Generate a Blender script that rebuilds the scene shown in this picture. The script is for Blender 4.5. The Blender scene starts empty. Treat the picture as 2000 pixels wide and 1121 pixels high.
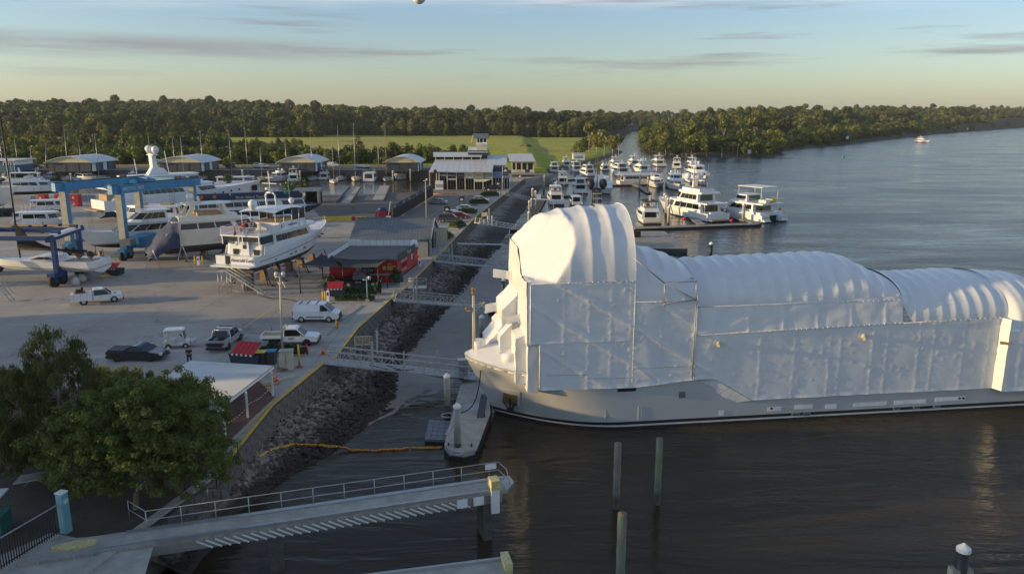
import bpy,math,random
import numpy as np
from mathutils import Vector,Matrix,noise as mnoise
random.seed(7);np.random.seed(7)
R=math.radians;PI=math.pi
sc=bpy.context.scene
col=sc.collection
# camera
CAM_H=25.0;FPX=1500.0;PITCH=math.atan((560.5-226.0)/FPX)
cd=bpy.data.cameras.new('camera');cam=bpy.data.objects.new('camera',cd);col.objects.link(cam)
cd.sensor_width=36.0;cd.lens=27.0;cd.clip_start=0.5;cd.clip_end=20000
cam.location=(0,0,CAM_H);cam.rotation_euler=(PI/2-PITCH,0,0)
sc.camera=cam
sc.render.resolution_x=1024;sc.render.resolution_y=573
# light
SUN_EL=R(9.0)
SUN_AZ=math.atan2(-0.16,-0.97)
sd=Vector((math.cos(SUN_AZ)*math.cos(SUN_EL),math.sin(SUN_AZ)*math.cos(SUN_EL),math.sin(SUN_EL)))
ld=bpy.data.lights.new('sun','SUN');ld.energy=2.9;ld.angle=R(0.6);ld.color=(1.0,0.70,0.32)
lo=bpy.data.objects.new('sun',ld);col.objects.link(lo)
lo.rotation_euler=sd.to_track_quat('Z','Y').to_euler()
w=bpy.data.worlds.new('World');sc.world=w;w.use_nodes=True
nt=w.node_tree;N=nt.nodes;L=nt.links
for n in list(N):N.remove(n)
def nn(tree,t,**k):
 n=tree.nodes.new(t)
 for a,b in k.items():
  if a.startswith('i_'):n.inputs[a[2:].replace('_',' ')].default_value=b
  else:setattr(n,a,b)
 return n
sky=nn(nt,'ShaderNodeTexSky',sky_type='NISHITA',sun_disc=False)
sky.sun_elevation=SUN_EL;sky.sun_rotation=PI/2-SUN_AZ;sky.altitude=20
sky.air_density=1.0;sky.dust_density=0.9;sky.ozone_density=2.0
geo=nn(nt,'ShaderNodeTexCoord');sep=nn(nt,'ShaderNodeSeparateXYZ');L.new(geo.outputs['Generated'],sep.inputs[0])
mz=nn(nt,'ShaderNodeMath',operation='MAXIMUM');L.new(sep.outputs['Z'],mz.inputs[0]);mz.inputs[1].default_value=0.012
dx=nn(nt,'ShaderNodeMath',operation='DIVIDE');L.new(sep.outputs['X'],dx.inputs[0]);L.new(mz.outputs[0],dx.inputs[1])
dy=nn(nt,'ShaderNodeMath',operation='DIVIDE');L.new(sep.outputs['Y'],dy.inputs[0]);L.new(mz.outputs[0],dy.inputs[1])
cv=nn(nt,'ShaderNodeCombineXYZ');L.new(dx.outputs[0],cv.inputs[0]);L.new(dy.outputs[0],cv.inputs[1])
mp=nn(nt,'ShaderNodeMapping');mp.inputs['Scale'].default_value=(0.16,0.42,1);mp.inputs['Location'].default_value=(3.1,1.7,0);L.new(cv.outputs[0],mp.inputs[0])
cn=nn(nt,'ShaderNodeTexNoise',i_Scale=1.0,i_Detail=9.0,i_Roughness=0.62);L.new(mp.outputs[0],cn.inputs['Vector'])
cr=nn(nt,'ShaderNodeMapRange');L.new(cn.outputs['Fac'],cr.inputs[0]);cr.inputs[1].default_value=0.50;cr.inputs[2].default_value=0.66
at2=nn(nt,'ShaderNodeMath',operation='ARCTAN2');L.new(sep.outputs['X'],at2 .inputs[0]);L.new(sep.outputs['Y'],at2 .inputs[1])
cv2=nn(nt,'ShaderNodeCombineXYZ');L.new(at2 .outputs[0],cv2 .inputs[0]);L.new(sep.outputs['Z'],cv2 .inputs[1])
mp2=nn(nt,'ShaderNodeMapping');mp2 .inputs['Scale'].default_value=(2.2,34,1);mp2 .inputs['Location'].default_value=(5.28,0.10,0);L.new(cv2 .outputs[0],mp2 .inputs[0])
cn2=nn(nt,'ShaderNodeTexNoise',i_Scale=1.0,i_Detail=7.0,i_Roughness=0.6);L.new(mp2 .outputs[0],cn2 .inputs['Vector'])
cr2=nn(nt,'ShaderNodeMapRange');L.new(cn2 .outputs['Fac'],cr2 .inputs[0]);cr2 .inputs[1].default_value=0.53;cr2 .inputs[2].default_value=0.64
def band(lo_,hi_,src):
 b=nn(nt,'ShaderNodeMapRange',interpolation_type='SMOOTHSTEP');L.new(src,b.inputs[0]);b.inputs[1].default_value=lo_;b.inputs[2].default_value=hi_
 return b.outputs[0]
def mul(a,b):
 m=nn(nt,'ShaderNodeMath',operation='MULTIPLY');L.new(a,m.inputs[0])
 if isinstance(b,float):m.inputs[1].default_value=b
 else:L.new(b,m.inputs[1])
 return m.outputs[0]
f1=mul(mul(cr.outputs[0],band(0.09,0.16,sep.outputs['Z'])),0.55)
f2=mul(mul(cr2 .outputs[0],band(0.03,0.07,sep.outputs['Z'])),0.75)
hz=nn(nt,'ShaderNodeHueSaturation');hz.inputs['Saturation'].default_value=0.62;hz.inputs['Value'].default_value=0.9;L.new(sky.outputs[0],hz.inputs['Color'])
tint=nn(nt,'ShaderNodeMixRGB');tint.inputs[1].default_value=(0.76,0.79,0.74,1);tint.inputs[2].default_value=(0.58,0.74,0.94,1);L.new(band(0.0,0.17,sep.outputs['Z']),tint.inputs[0])
tm=nn(nt,'ShaderNodeMixRGB',blend_type='MULTIPLY');tm.inputs[0].default_value=1.0;L.new(hz.outputs[0],tm.inputs[1]);L.new(tint.outputs[0],tm.inputs[2])
mx=nn(nt,'ShaderNodeMixRGB');mx.inputs[2].default_value=(3.4,3.2,3.1,1);L.new(tm.outputs[0],mx.inputs[1]);L.new(f1,mx.inputs[0])
mx2=nn(nt,'ShaderNodeMixRGB');mx2 .inputs[2].default_value=(1.15,1.17,1.22,1);L.new(mx.outputs[0],mx2 .inputs[1])
def inv(a):
 m=nn(nt,'ShaderNodeMath',operation='SUBTRACT');m.inputs[0].default_value=1.0;L.new(a,m.inputs[1]);return m.outputs[0]
cr3=nn(nt,'ShaderNodeMapRange');L.new(cn2 .outputs['Fac'],cr3 .inputs[0]);cr3 .inputs[1].default_value=0.30;cr3 .inputs[2].default_value=0.50
f3=mul(mul(mul(mul(band(0.058,0.072,sep.outputs['Z']),inv(band(0.078,0.094,sep.outputs['Z']))),inv(band(-0.42,-0.08,at2 .outputs[0]))),cr3 .outputs[0]),0.8)
fm=nn(nt,'ShaderNodeMath',operation='MAXIMUM');L.new(f2,fm.inputs[0]);L.new(f3,fm.inputs[1]);L.new(fm.outputs[0],mx2 .inputs[0])
bg=nn(nt,'ShaderNodeBackground',i_Strength=0.15);L.new(mx2 .outputs[0],bg.inputs[0])
wo=nn(nt,'ShaderNodeOutputWorld');L.new(bg.outputs[0],wo.inputs[0])
sc.view_settings.view_transform='Standard';sc.view_settings.look='None'
sc.view_settings.exposure=0.92;sc.view_settings.gamma=1.0;sc.view_settings.use_curve_mapping=False
sc.cycles.max_bounces=6;sc.cycles.diffuse_bounces=2;sc.cycles.glossy_bounces=3;sc.cycles.transmission_bounces=4
sc.cycles.transparent_max_bounces=4
# placing helpers
def ray(px,py):
 x=(px-1000)/FPX;y=-(py-560.5)/FPX
 return Vector((x,math.cos(PITCH)+y*math.sin(PITCH),-math.sin(PITCH)+y*math.cos(PITCH)))
def at(px,py,z=3.0):
 d=ray(px,py);t=(z-CAM_H)/d.z
 return Vector((d.x*t,d.y*t,z))
def zof(base,py):
 """height at which the vertical line through base meets picture row py"""
 y=-(py-560.5)/FPX
 k=(-math.sin(PITCH)+y*math.cos(PITCH))/(math.cos(PITCH)+y*math.sin(PITCH))
 return CAM_H+base[1]*k
 # object helpers
def empty(name,label,cat,loc=(0,0,0),rz=0.0,group=None):
 o=bpy.data.objects.new(name,None);col.objects.link(o)
 o.location=loc;o.rotation_euler=(0,0,rz);o['label']=label;o['category']=cat
 o.empty_display_size=0.3
 if group:o['group']=group
 return o
def tag(o,label,cat,group=None):
 o['label']=label;o['category']=cat
 if group:o['group']=group
 return o
def children(o):return[c for c in bpy.data.objects if c.parent==o]
def copy_tree(o,kids,parent=None,**k):
 c=o.copy();col.objects.link(c)
 if parent:c.parent=parent
 for ch in kids.get(o,()):copy_tree(ch,kids,c)
 return c
KIDS={}
def dup(root,loc,rz,label=None,group=None,scale=None):
 r=copy_tree(root,KIDS);r.location=loc;r.rotation_euler=(0,0,rz)
 if scale:r.scale=(scale,)*3
 if label:r['label']=label
 if group:r['group']=group
 return r
class MB:
 def __init__(s):s.v=[];s.f=[];s.m=[];s.sm=[];s.mi=0;s.smooth=False
 def add(s,vs,fs,mi=None,smooth=None):
  b=len(s.v);s.v+=[tuple(p)for p in vs]
  for f in fs:
   s.f.append(tuple(b+i for i in f));s.m.append(s.mi if mi is None else mi);s.sm.append(s.smooth if smooth is None else smooth)
  return s
 def box(s,c,d,rz=0.0,mi=None,taper=1.0):
  x,y,z=d[0]/2,d[1]/2,d[2]/2;vs=[]
  for k in(-1,1):
   t=taper if k==1 else 1.0
   for i,j in((-1,-1),(1,-1),(1,1),(-1,1)):
    px,py=i*x*t,j*y*t
    vs.append((c[0]+px*math.cos(rz)-py*math.sin(rz),c[1]+px*math.sin(rz)+py*math.cos(rz),c[2]+k*z))
  return s.add(vs,[(3,2,1,0),(4,5,6,7),(0,1,5,4),(1,2,6,5),(2,3,7,6),(3,0,4,7)],mi,False)
 def bx(s,x0,x1,y0,y1,z0,z1,mi=None):
  return s.box(((x0+x1)/2,(y0+y1)/2,(z0+z1)/2),(x1-x0,y1-y0,z1-z0),0,mi)
 def tube(s,a,b,r,r2=None,n=6,mi=None,cap=True):
  a=Vector(a);b=Vector(b);r2=r if r2 is None else r2;d=b-a
  if d.length<1e-6:return s
  q=d.to_track_quat('Z','Y');vs=[]
  for p,rr in((a,r),(b,r2)):
   for i in range(n):
    t=2*PI*i/n;vs.append(p+q@Vector((rr*math.cos(t),rr*math.sin(t),0)))
  fs=[(i,(i+1)%n,n+(i+1)%n,n+i)for i in range(n)]
  s.add(vs,fs,mi,n>4)
  if cap:s.add([],[],mi);b0=len(s.v)-2*n;s.f+=[tuple(b0+i for i in reversed(range(n))),tuple(b0+n+i for i in range(n))];s.m+=[s.mi if mi is None else mi]*2;s.sm+=[False,False]
  return s
 def bar(s,a,b,w,h,mi=None):
  """rectangular bar from a to b, w across, h tall"""
  a=Vector(a);b=Vector(b);d=(b-a).normalized()
  u=d.cross(Vector((0,0,1)))
  if u.length<1e-4:u=Vector((1,0,0))
  u.normalize();v=u.cross(d).normalized();vs=[]
  for p in(a,b):
   for i,j in((-1,-1),(1,-1),(1,1),(-1,1)):vs.append(p+u*(i*w/2)+v*(j*h/2))
  return s.add(vs,[(0,1,2,3),(7,6,5,4),(4,5,1,0),(5,6,2,1),(6,7,3,2),(7,4,0,3)],mi,False)
 def path(s,pts,r,n=6,mi=None):
  for a,b in zip(pts[:-1],pts[1:]):s.tube(a,b,r,n=n,mi=mi)
  return s
 def lathe(s,c,prof,n=12,mi=None,smooth=True):
  vs=[];m=len(prof)
  for r,z in prof:
   for i in range(n):
    t=2*PI*i/n;vs.append((c[0]+r*math.cos(t),c[1]+r*math.sin(t),c[2]+z))
  fs=[(k*n+i,k*n+(i+1)%n,(k+1)*n+(i+1)%n,(k+1)*n+i)for k in range(m-1)for i in range(n)]
  fs+=[tuple(reversed(range(n))),tuple((m-1)*n+i for i in range(n))]
  return s.add(vs,fs,mi,smooth)
 def ball(s,c,r,n=10,mi=None,sz=1.0):
  prof=[(max(1e-3,r*math.sin(PI*k/6)),-r*sz*math.cos(PI*k/6))for k in range(7)]
  return s.lathe(c,prof,n,mi)
 def grid(s,rows,mi=None,smooth=True,close=False):
  n=len(rows[0]);vs=[p for r_ in rows for p in r_];fs=[]
  for i in range(len(rows)-1):
   for j in range(n-1+(1 if close else 0)):
    j2=(j+1)%n;fs.append((i*n+j,i*n+j2,(i+1)*n+j2,(i+1)*n+j))
  return s.add(vs,fs,mi,smooth)
 def prism(s,pts,z0,z1,mi=None,top=None):
  n=len(pts);tp=top or pts
  vs=[(p[0],p[1],z0)for p in pts]+[(p[0],p[1],z1)for p in tp]
  fs=[tuple(reversed(range(n))),tuple(range(n,2*n))]+[(i,(i+1)%n,n+(i+1)%n,n+i)for i in range(n)]
  return s.add(vs,fs,mi,False)
 def ext(s,prof,y0,y1,mi=None,inset=0.0,taper=None):
  """side profile (x,z) extruded along y with softened flanks"""
  n=len(prof);cx=sum(p[0]for p in prof)/n;cz=sum(p[1]for p in prof)/n
  def ring(y,k):
   out=[]
   for x,z in prof:
    yy=y*(taper(x,z)if taper else 1.0)
    out.append((cx+(x-cx)*(1-k),yy,cz+(z-cz)*(1-k*1.5)))
   return out
  if inset>0:
   L_=(y1-y0);rows=[ring(y0,inset),ring(y0+L_*0.05,0),ring(y1-L_*0.05,0),ring(y1,inset)]
  else:rows=[ring(y0,0),ring(y1,0)]
  vs=[p for r_ in rows for p in r_];m=len(rows)
  fs=[(k*n+i,k*n+(i+1)%n,(k+1)*n+(i+1)%n,(k+1)*n+i)for k in range(m-1)for i in range(n)]
  fs+=[tuple(reversed(range(n))),tuple((m-1)*n+i for i in range(n))]
  return s.add(vs,fs,mi,False)
 def slab(s,q,u0,u1,v0,v1,t=0.03,mi=None,off=0.0):
  """thin pane lying on the quad q (4 points, counter-clockwise seen from outside)"""
  q=[Vector(p)for p in q]
  nrm=(q[1]-q[0]).cross(q[3]-q[0])
  if nrm.length<1e-8:nrm=(q[2]-q[1]).cross(q[3]-q[1])
  nrm.normalize()
  def P(u,v):return(q[0]*(1-u)+q[1]*u)*(1-v)+(q[3]*(1-u)+q[2]*u)*v
  a=[P(u0,v0),P(u1,v0),P(u1,v1),P(u0,v1)]
  vs=[p+nrm*off for p in a]+[p+nrm*(t+off)for p in a]
  return s.add(vs,[(3,2,1,0),(4,5,6,7),(0,1,5,4),(1,2,6,5),(2,3,7,6),(3,0,4,7)],mi,False)
 def mesh(s,name,mats):
  me=bpy.data.meshes.new(name);me.from_pydata(s.v,[],s.f)
  for m in(mats if isinstance(mats,(list,tuple))else[mats]):me.materials.append(M[m]if isinstance(m,str)else m)
  me.polygons.foreach_set('material_index',s.m);me.polygons.foreach_set('use_smooth',s.sm);me.update()
  return me
 def build(s,name,mats,parent=None,label=None,loc=None,rz=0.0,fix=True):
  me=s.mesh(name,mats)
  if fix:
   import bmesh
   bm=bmesh.new();bm.from_mesh(me);bmesh.ops.recalc_face_normals(bm,faces=bm.faces);bm.to_mesh(me);bm.free()
  o=bpy.data.objects.new(name,me);col.objects.link(o)
  if parent:o.parent=parent;KIDS.setdefault(parent,[]).append(o)
  if label:o['label']=label
  if loc is not None:o.location=loc
  if rz:o.rotation_euler=(0,0,rz)
  return o
def reuse(name,me,parent,loc=(0,0,0),rot=(0,0,0),scale=(1,1,1)):
 o=bpy.data.objects.new(name,me);col.objects.link(o);o.location=loc;o.rotation_euler=rot;o.scale=scale
 if parent:o.parent=parent;KIDS.setdefault(parent,[]).append(o)
 return o
def text(body,size,mat_,parent,loc,rot,name='lettering',ext=0.01,shear=0,align='CENTER'):
 c=bpy.data.curves.new(name,'FONT');c.body=body;c.size=size;c.extrude=ext;c.align_x=align;c.align_y='CENTER';c.shear=shear
 t_=bpy.data.objects.new(name,c);me=bpy.data.meshes.new_from_object(t_);bpy.data.objects.remove(t_);bpy.data.curves.remove(c)
 me.materials.clear();me.materials.append(M[mat_]);o=bpy.data.objects.new(name,me);col.objects.link(o);o.location=loc;o.rotation_euler=rot
 if parent:o.parent=parent;KIDS.setdefault(parent,[]).append(o)
 return o
def struct(o):o['kind']='structure';return o
def stuff(o,label=None,cat=None):
 o['kind']='stuff'
 if label:o['label']=label;o['category']=cat
 return o
 # materials
M={}
def mat(name,c,rough=0.6,metal=0.0,var=0.14,scale=1.5,bump=0.0,bscale=20.0,coat=0.0,c2=None,sub=0.0,streak=0.0):
 m=bpy.data.materials.new(name);m.use_nodes=True;t=m.node_tree;b=t.nodes['Principled BSDF']
 b.inputs['Roughness'].default_value=rough;b.inputs['Metallic'].default_value=metal
 if coat:b.inputs['Coat Weight'].default_value=coat;b.inputs['Coat Roughness'].default_value=0.08
 tc=nn(t,'ShaderNodeTexCoord');no=nn(t,'ShaderNodeTexNoise',i_Scale=scale,i_Detail=7.0,i_Roughness=0.62)
 src=tc.outputs['Object']
 if streak:
  mpn=nn(t,'ShaderNodeMapping');mpn.inputs['Scale'].default_value=(1,1,streak);t.links.new(src,mpn.inputs[0]);src=mpn.outputs[0]
 t.links.new(src,no.inputs['Vector'])
 mr=nn(t,'ShaderNodeMapRange');mr.inputs[1].default_value=0.32;mr.inputs[2].default_value=0.68;t.links.new(no.outputs['Fac'],mr.inputs[0])
 mxn=nn(t,'ShaderNodeMixRGB');c_lo=[x*(1-var)for x in c]if c2 is None else c2;c_hi=[min(1,x*(1+var))for x in c]if c2 is None else c
 mxn.inputs[1].default_value=(*c_lo,1);mxn.inputs[2].default_value=(*c_hi,1)
 t.links.new(mr.outputs[0],mxn.inputs[0]);t.links.new(mxn.outputs[0],b.inputs['Base Color'])
 if bump:
  n2=nn(t,'ShaderNodeTexNoise',i_Scale=bscale,i_Detail=4.0);t.links.new(tc.outputs['Object'],n2 .inputs['Vector'])
  bp=nn(t,'ShaderNodeBump',i_Strength=bump,i_Distance=0.05);t.links.new(n2 .outputs['Fac'],bp.inputs['Height']);t.links.new(bp.outputs[0],b.inputs['Normal'])
 M[name]=m;return m
mat('gel_white',(0.74,0.75,0.76),0.28,var=0.05,scale=0.6,streak=0.3)
mat('gel_cream',(0.70,0.67,0.58),0.32,var=0.05)
mat('gel_grey',(0.42,0.43,0.42),0.35,var=0.05)
mat('car_white',(0.76,0.77,0.78),0.22,var=0.03,coat=0.6)
mat('car_silver',(0.45,0.47,0.49),0.3,0.5,var=0.03,coat=0.6)
mat('car_black',(0.012,0.012,0.016),0.2,var=0.1,coat=0.8)
mat('car_red',(0.35,0.015,0.02),0.25,var=0.05,coat=0.6)
mat('car_blue',(0.03,0.06,0.14),0.25,var=0.05,coat=0.6)
mat('glass_dark',(0.015,0.018,0.022),0.06,var=0.2)
mat('glass_mid',(0.05,0.06,0.065),0.08,var=0.3)
mat('glass_teal',(0.05,0.13,0.13),0.1,var=0.2)
mat('rubber',(0.015,0.015,0.015),0.8)
mat('black_paint',(0.02,0.02,0.022),0.5)
mat('antifoul_dark',(0.055,0.06,0.07),0.85,var=0.25,scale=2)
mat('antifoul_blue',(0.02,0.05,0.14),0.8,var=0.25)
mat('antifoul_black',(0.018,0.018,0.022),0.8,var=0.3)
mat('navy',(0.012,0.03,0.075),0.35,var=0.15)
mat('navy_blue',(0.012,0.045,0.16),0.45,var=0.2)
mat('lift_blue',(0.045,0.21,0.40),0.5,var=0.22,scale=0.8,streak=0.25)
mat('lift_cream',(0.55,0.50,0.36),0.6,var=0.15)
mat('canvas_teal',(0.01,0.09,0.08),0.9)
mat('canvas_navy',(0.02,0.03,0.06),0.9)
mat('canvas_black',(0.018,0.018,0.02),0.9)
mat('tarp_blue',(0.035,0.05,0.11),0.7,var=0.35,scale=0.7)
mat('shade_cloth',(0.03,0.033,0.037),0.9,var=0.15)
mat('steel_galv',(0.42,0.44,0.45),0.45,0.6,var=0.12)
mat('alu',(0.55,0.56,0.56),0.38,0.5,var=0.08)
mat('alu_worn',(0.40,0.41,0.41),0.5,0.4,var=0.15,scale=4)
mat('pole_cream',(0.50,0.46,0.38),0.5)
mat('white_paint',(0.78,0.78,0.76),0.5,var=0.06)
mat('cream_paint',(0.62,0.55,0.38),0.6,var=0.1)
mat('red_paint',(0.45,0.012,0.02),0.5,var=0.12)
mat('red_sheet',(0.50,0.018,0.025),0.55,var=0.15)
mat('yellow_paint',(0.70,0.45,0.03),0.6,var=0.2,scale=3)
mat('yellow_faded',(0.60,0.52,0.25),0.75,var=0.25,scale=5)
mat('orange',(0.75,0.13,0.02),0.6,var=0.15)
mat('boom_orange',(0.62,0.13,0.03),0.6,var=0.2,scale=3)
mat('boom_yellow',(0.72,0.48,0.06),0.6,var=0.2,scale=3)
mat('timber',(0.22,0.14,0.08),0.8,var=0.3,scale=3)
mat('timber_pale',(0.42,0.32,0.18),0.75,var=0.2)
mat('timber_grey',(0.32,0.30,0.26),0.85,var=0.25,scale=3)
mat('teak',(0.34,0.24,0.14),0.75,var=0.2)
mat('deck_red',(0.15,0.09,0.068),0.75,var=0.25,scale=2)
mat('deck_edge',(0.10,0.025,0.02),0.7)
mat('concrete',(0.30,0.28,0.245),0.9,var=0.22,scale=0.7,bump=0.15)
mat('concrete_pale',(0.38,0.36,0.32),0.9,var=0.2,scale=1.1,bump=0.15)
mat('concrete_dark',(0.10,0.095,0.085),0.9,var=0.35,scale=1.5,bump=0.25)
mat('concrete_pile',(0.40,0.38,0.33),0.85,var=0.25,scale=2,streak=0.2)
mat('pile_wet',(0.05,0.04,0.025),0.5,var=0.4)
mat('block',(0.13,0.125,0.115),0.9,var=0.4,scale=1.2,bump=0.4,bscale=9)
mat('roof_grey',(0.17,0.185,0.19),0.5,0.2,var=0.1,scale=0.5)
mat('roof_white',(0.62,0.62,0.60),0.4,0.1,var=0.08,scale=0.4)
mat('roof_flat',(0.15,0.14,0.125),0.85,var=0.2,scale=0.4)
mat('wall_grey',(0.30,0.32,0.32),0.65,var=0.1)
mat('wall_dark',(0.045,0.055,0.065),0.6,var=0.2)
mat('wall_navy',(0.02,0.05,0.085),0.6,var=0.1)
mat('wall_blue',(0.03,0.13,0.22),0.6)
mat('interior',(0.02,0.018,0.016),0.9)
mat('sign_navy',(0.012,0.02,0.055),0.5,var=0.1)
mat('sign_grey',(0.04,0.045,0.055),0.5)
mat('sign_white',(0.62,0.62,0.58),0.5)
mat('soil',(0.10,0.075,0.05),0.95,var=0.35,scale=0.8,bump=0.4,bscale=6)
mat('bark',(0.16,0.13,0.10),0.9,var=0.3,scale=4)
mat('bark_pale',(0.38,0.34,0.28),0.85,var=0.3,scale=2)
mat('pile_green',(0.26,0.26,0.22),0.85,var=0.35,scale=2.5,c2=(0.17,0.13,0.11),streak=0.35)
mat('pile_green2',(0.24,0.27,0.19),0.85,var=0.3,scale=2.2,c2=(0.14,0.155,0.10),streak=0.4)
mat('post_blue',(0.16,0.36,0.42),0.55,var=0.12)
mat('cage_teal',(0.02,0.15,0.14),0.6)
mat('bin_navy',(0.02,0.03,0.06),0.55)
mat('bin_grey',(0.06,0.06,0.065),0.6)
mat('bin_blue',(0.02,0.20,0.45),0.5)
mat('bin_yellow',(0.72,0.58,0.05),0.5)
mat('plastic_grey',(0.13,0.16,0.20),0.5,var=0.1)
mat('rib_red',(0.50,0.05,0.03),0.6)
mat('rib_grey',(0.12,0.13,0.14),0.6)
mat('hull_ship',(0.50,0.50,0.492),0.42,var=0.05,scale=0.35,streak=0.15)
mat('hull_rail',(0.62,0.60,0.54),0.5)
mat('pale_patch',(0.80,0.80,0.79),0.5)
mat('rust',(0.20,0.13,0.06),0.8,var=0.4,scale=5)
mat('green_buoy',(0.0,0.30,0.16),0.5)
mat('skin',(0.38,0.22,0.15),0.6)
mat('hair',(0.03,0.02,0.015),0.8)
mat('cloth_dark',(0.02,0.02,0.03),0.9)
mat('house_red',(0.30,0.10,0.06),0.8)
mat('lamp_glass',(0.55,0.56,0.55),0.2)
mat('bag_white',(0.50,0.50,0.46),0.8,var=0.2)
mat('life_ring',(0.65,0.12,0.05),0.6)
mat('awning_blue',(0.20,0.27,0.36),0.6)
# SETTING
def ground_mat(name,a,b,wash,stain,scale=0.05,rough=0.9,joints=0.0):
 m=bpy.data.materials.new(name);m.use_nodes=True;t=m.node_tree;bs=t.nodes['Principled BSDF'];bs.inputs['Roughness'].default_value=rough
 tc=nn(t,'ShaderNodeTexCoord');P=tc.outputs['Object']
 n1=nn(t,'ShaderNodeTexNoise',i_Scale=scale,i_Detail=8.0,i_Roughness=0.65,i_Distortion=0.6);t.links.new(P,n1 .inputs['Vector'])
 n2=nn(t,'ShaderNodeTexNoise',i_Scale=scale*3.1,i_Detail=9.0,i_Roughness=0.72,i_Distortion=1.5);t.links.new(P,n2 .inputs['Vector'])
 mpn=nn(t,'ShaderNodeMapping');mpn.inputs['Scale'].default_value=(0.05,0.16,1);mpn.inputs['Rotation'].default_value=(0,0,0.35);t.links.new(P,mpn.inputs[0])
 n3=nn(t,'ShaderNodeTexNoise',i_Scale=1.0,i_Detail=9.0,i_Roughness=0.7,i_Distortion=0.8);t.links.new(mpn.outputs[0],n3 .inputs['Vector'])
 n4=nn(t,'ShaderNodeTexNoise',i_Scale=6.0,i_Detail=6.0,i_Roughness=0.8);t.links.new(P,n4 .inputs['Vector'])
 def mr(o,lo_,hi_,a0=0.0,a1=1.0):
  r_=nn(t,'ShaderNodeMapRange');t.links.new(o,r_.inputs[0]);r_.inputs[1].default_value=lo_;r_.inputs[2].default_value=hi_;r_.inputs[3].default_value=a0;r_.inputs[4].default_value=a1
  return r_.outputs[0]
 def mixc(f,c1,c2_):
  x=nn(t,'ShaderNodeMixRGB');t.links.new(f,x.inputs[0])
  for k,c in((1,c1),(2,c2_)):
   if isinstance(c,tuple):x.inputs[k].default_value=(*c,1)
   else:t.links.new(c,x.inputs[k])
  return x.outputs[0]
 c=mixc(mr(n1 .outputs['Fac'],0.35,0.65),a,b)
 c=mixc(mr(n3 .outputs['Fac'],0.52,0.72,0,0.75),c,wash)
 c=mixc(mr(n2 .outputs['Fac'],0.56,0.70,0,0.7),c,stain)
 if joints:
  bt=nn(t,'ShaderNodeTexBrick');bt.inputs['Scale'].default_value=1.0;bt.offset=0.0;bt.inputs['Mortar Size'].default_value=0.03;bt.inputs['Brick Width'].default_value=joints;bt.inputs['Row Height'].default_value=joints
  bt.inputs['Color1'].default_value=bt.inputs['Color2'].default_value=(1,1,1,1);bt.inputs['Mortar'].default_value=(0.55,0.55,0.55,1);t.links.new(P,bt.inputs['Vector'])
  mm=nn(t,'ShaderNodeMixRGB',blend_type='MULTIPLY');mm.inputs[0].default_value=1;t.links.new(c,mm.inputs[1]);t.links.new(bt.outputs['Color'],mm.inputs[2]);c=mm.outputs[0]
 g=nn(t,'ShaderNodeMixRGB',blend_type='MULTIPLY');g.inputs[0].default_value=1;t.links.new(c,g.inputs[1])
 cc=nn(t,'ShaderNodeCombineColor');v=mr(n4 .outputs['Fac'],0.3,0.7,0.86,1.12)
 for k in range(3):t.links.new(v,cc.inputs[k])
 t.links.new(cc.outputs[0],g.inputs[2]);t.links.new(g.outputs[0],bs.inputs['Base Color'])
 bp=nn(t,'ShaderNodeBump',i_Strength=0.25,i_Distance=0.03);t.links.new(n4 .outputs['Fac'],bp.inputs['Height']);t.links.new(bp.outputs[0],bs.inputs['Normal'])
 M[name]=m
ground_mat('yard_floor',(0.285,0.255,0.22),(0.40,0.36,0.31),(0.50,0.50,0.49),(0.12,0.105,0.09),joints=9.0)
ground_mat('asphalt',(0.10,0.085,0.07),(0.14,0.12,0.10),(0.14,0.125,0.11),(0.05,0.047,0.044))
ground_mat('carpark',(0.17,0.15,0.125),(0.23,0.20,0.165),(0.2,0.19,0.175),(0.09,0.085,0.08))
ground_mat('path_mat',(0.32,0.305,0.275),(0.41,0.385,0.345),(0.42,0.42,0.41),(0.19,0.18,0.16),joints=3.0)
ground_mat('soil_mat',(0.055,0.045,0.033),(0.10,0.085,0.065),(0.13,0.115,0.095),(0.03,0.022,0.018),scale=0.3)
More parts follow.
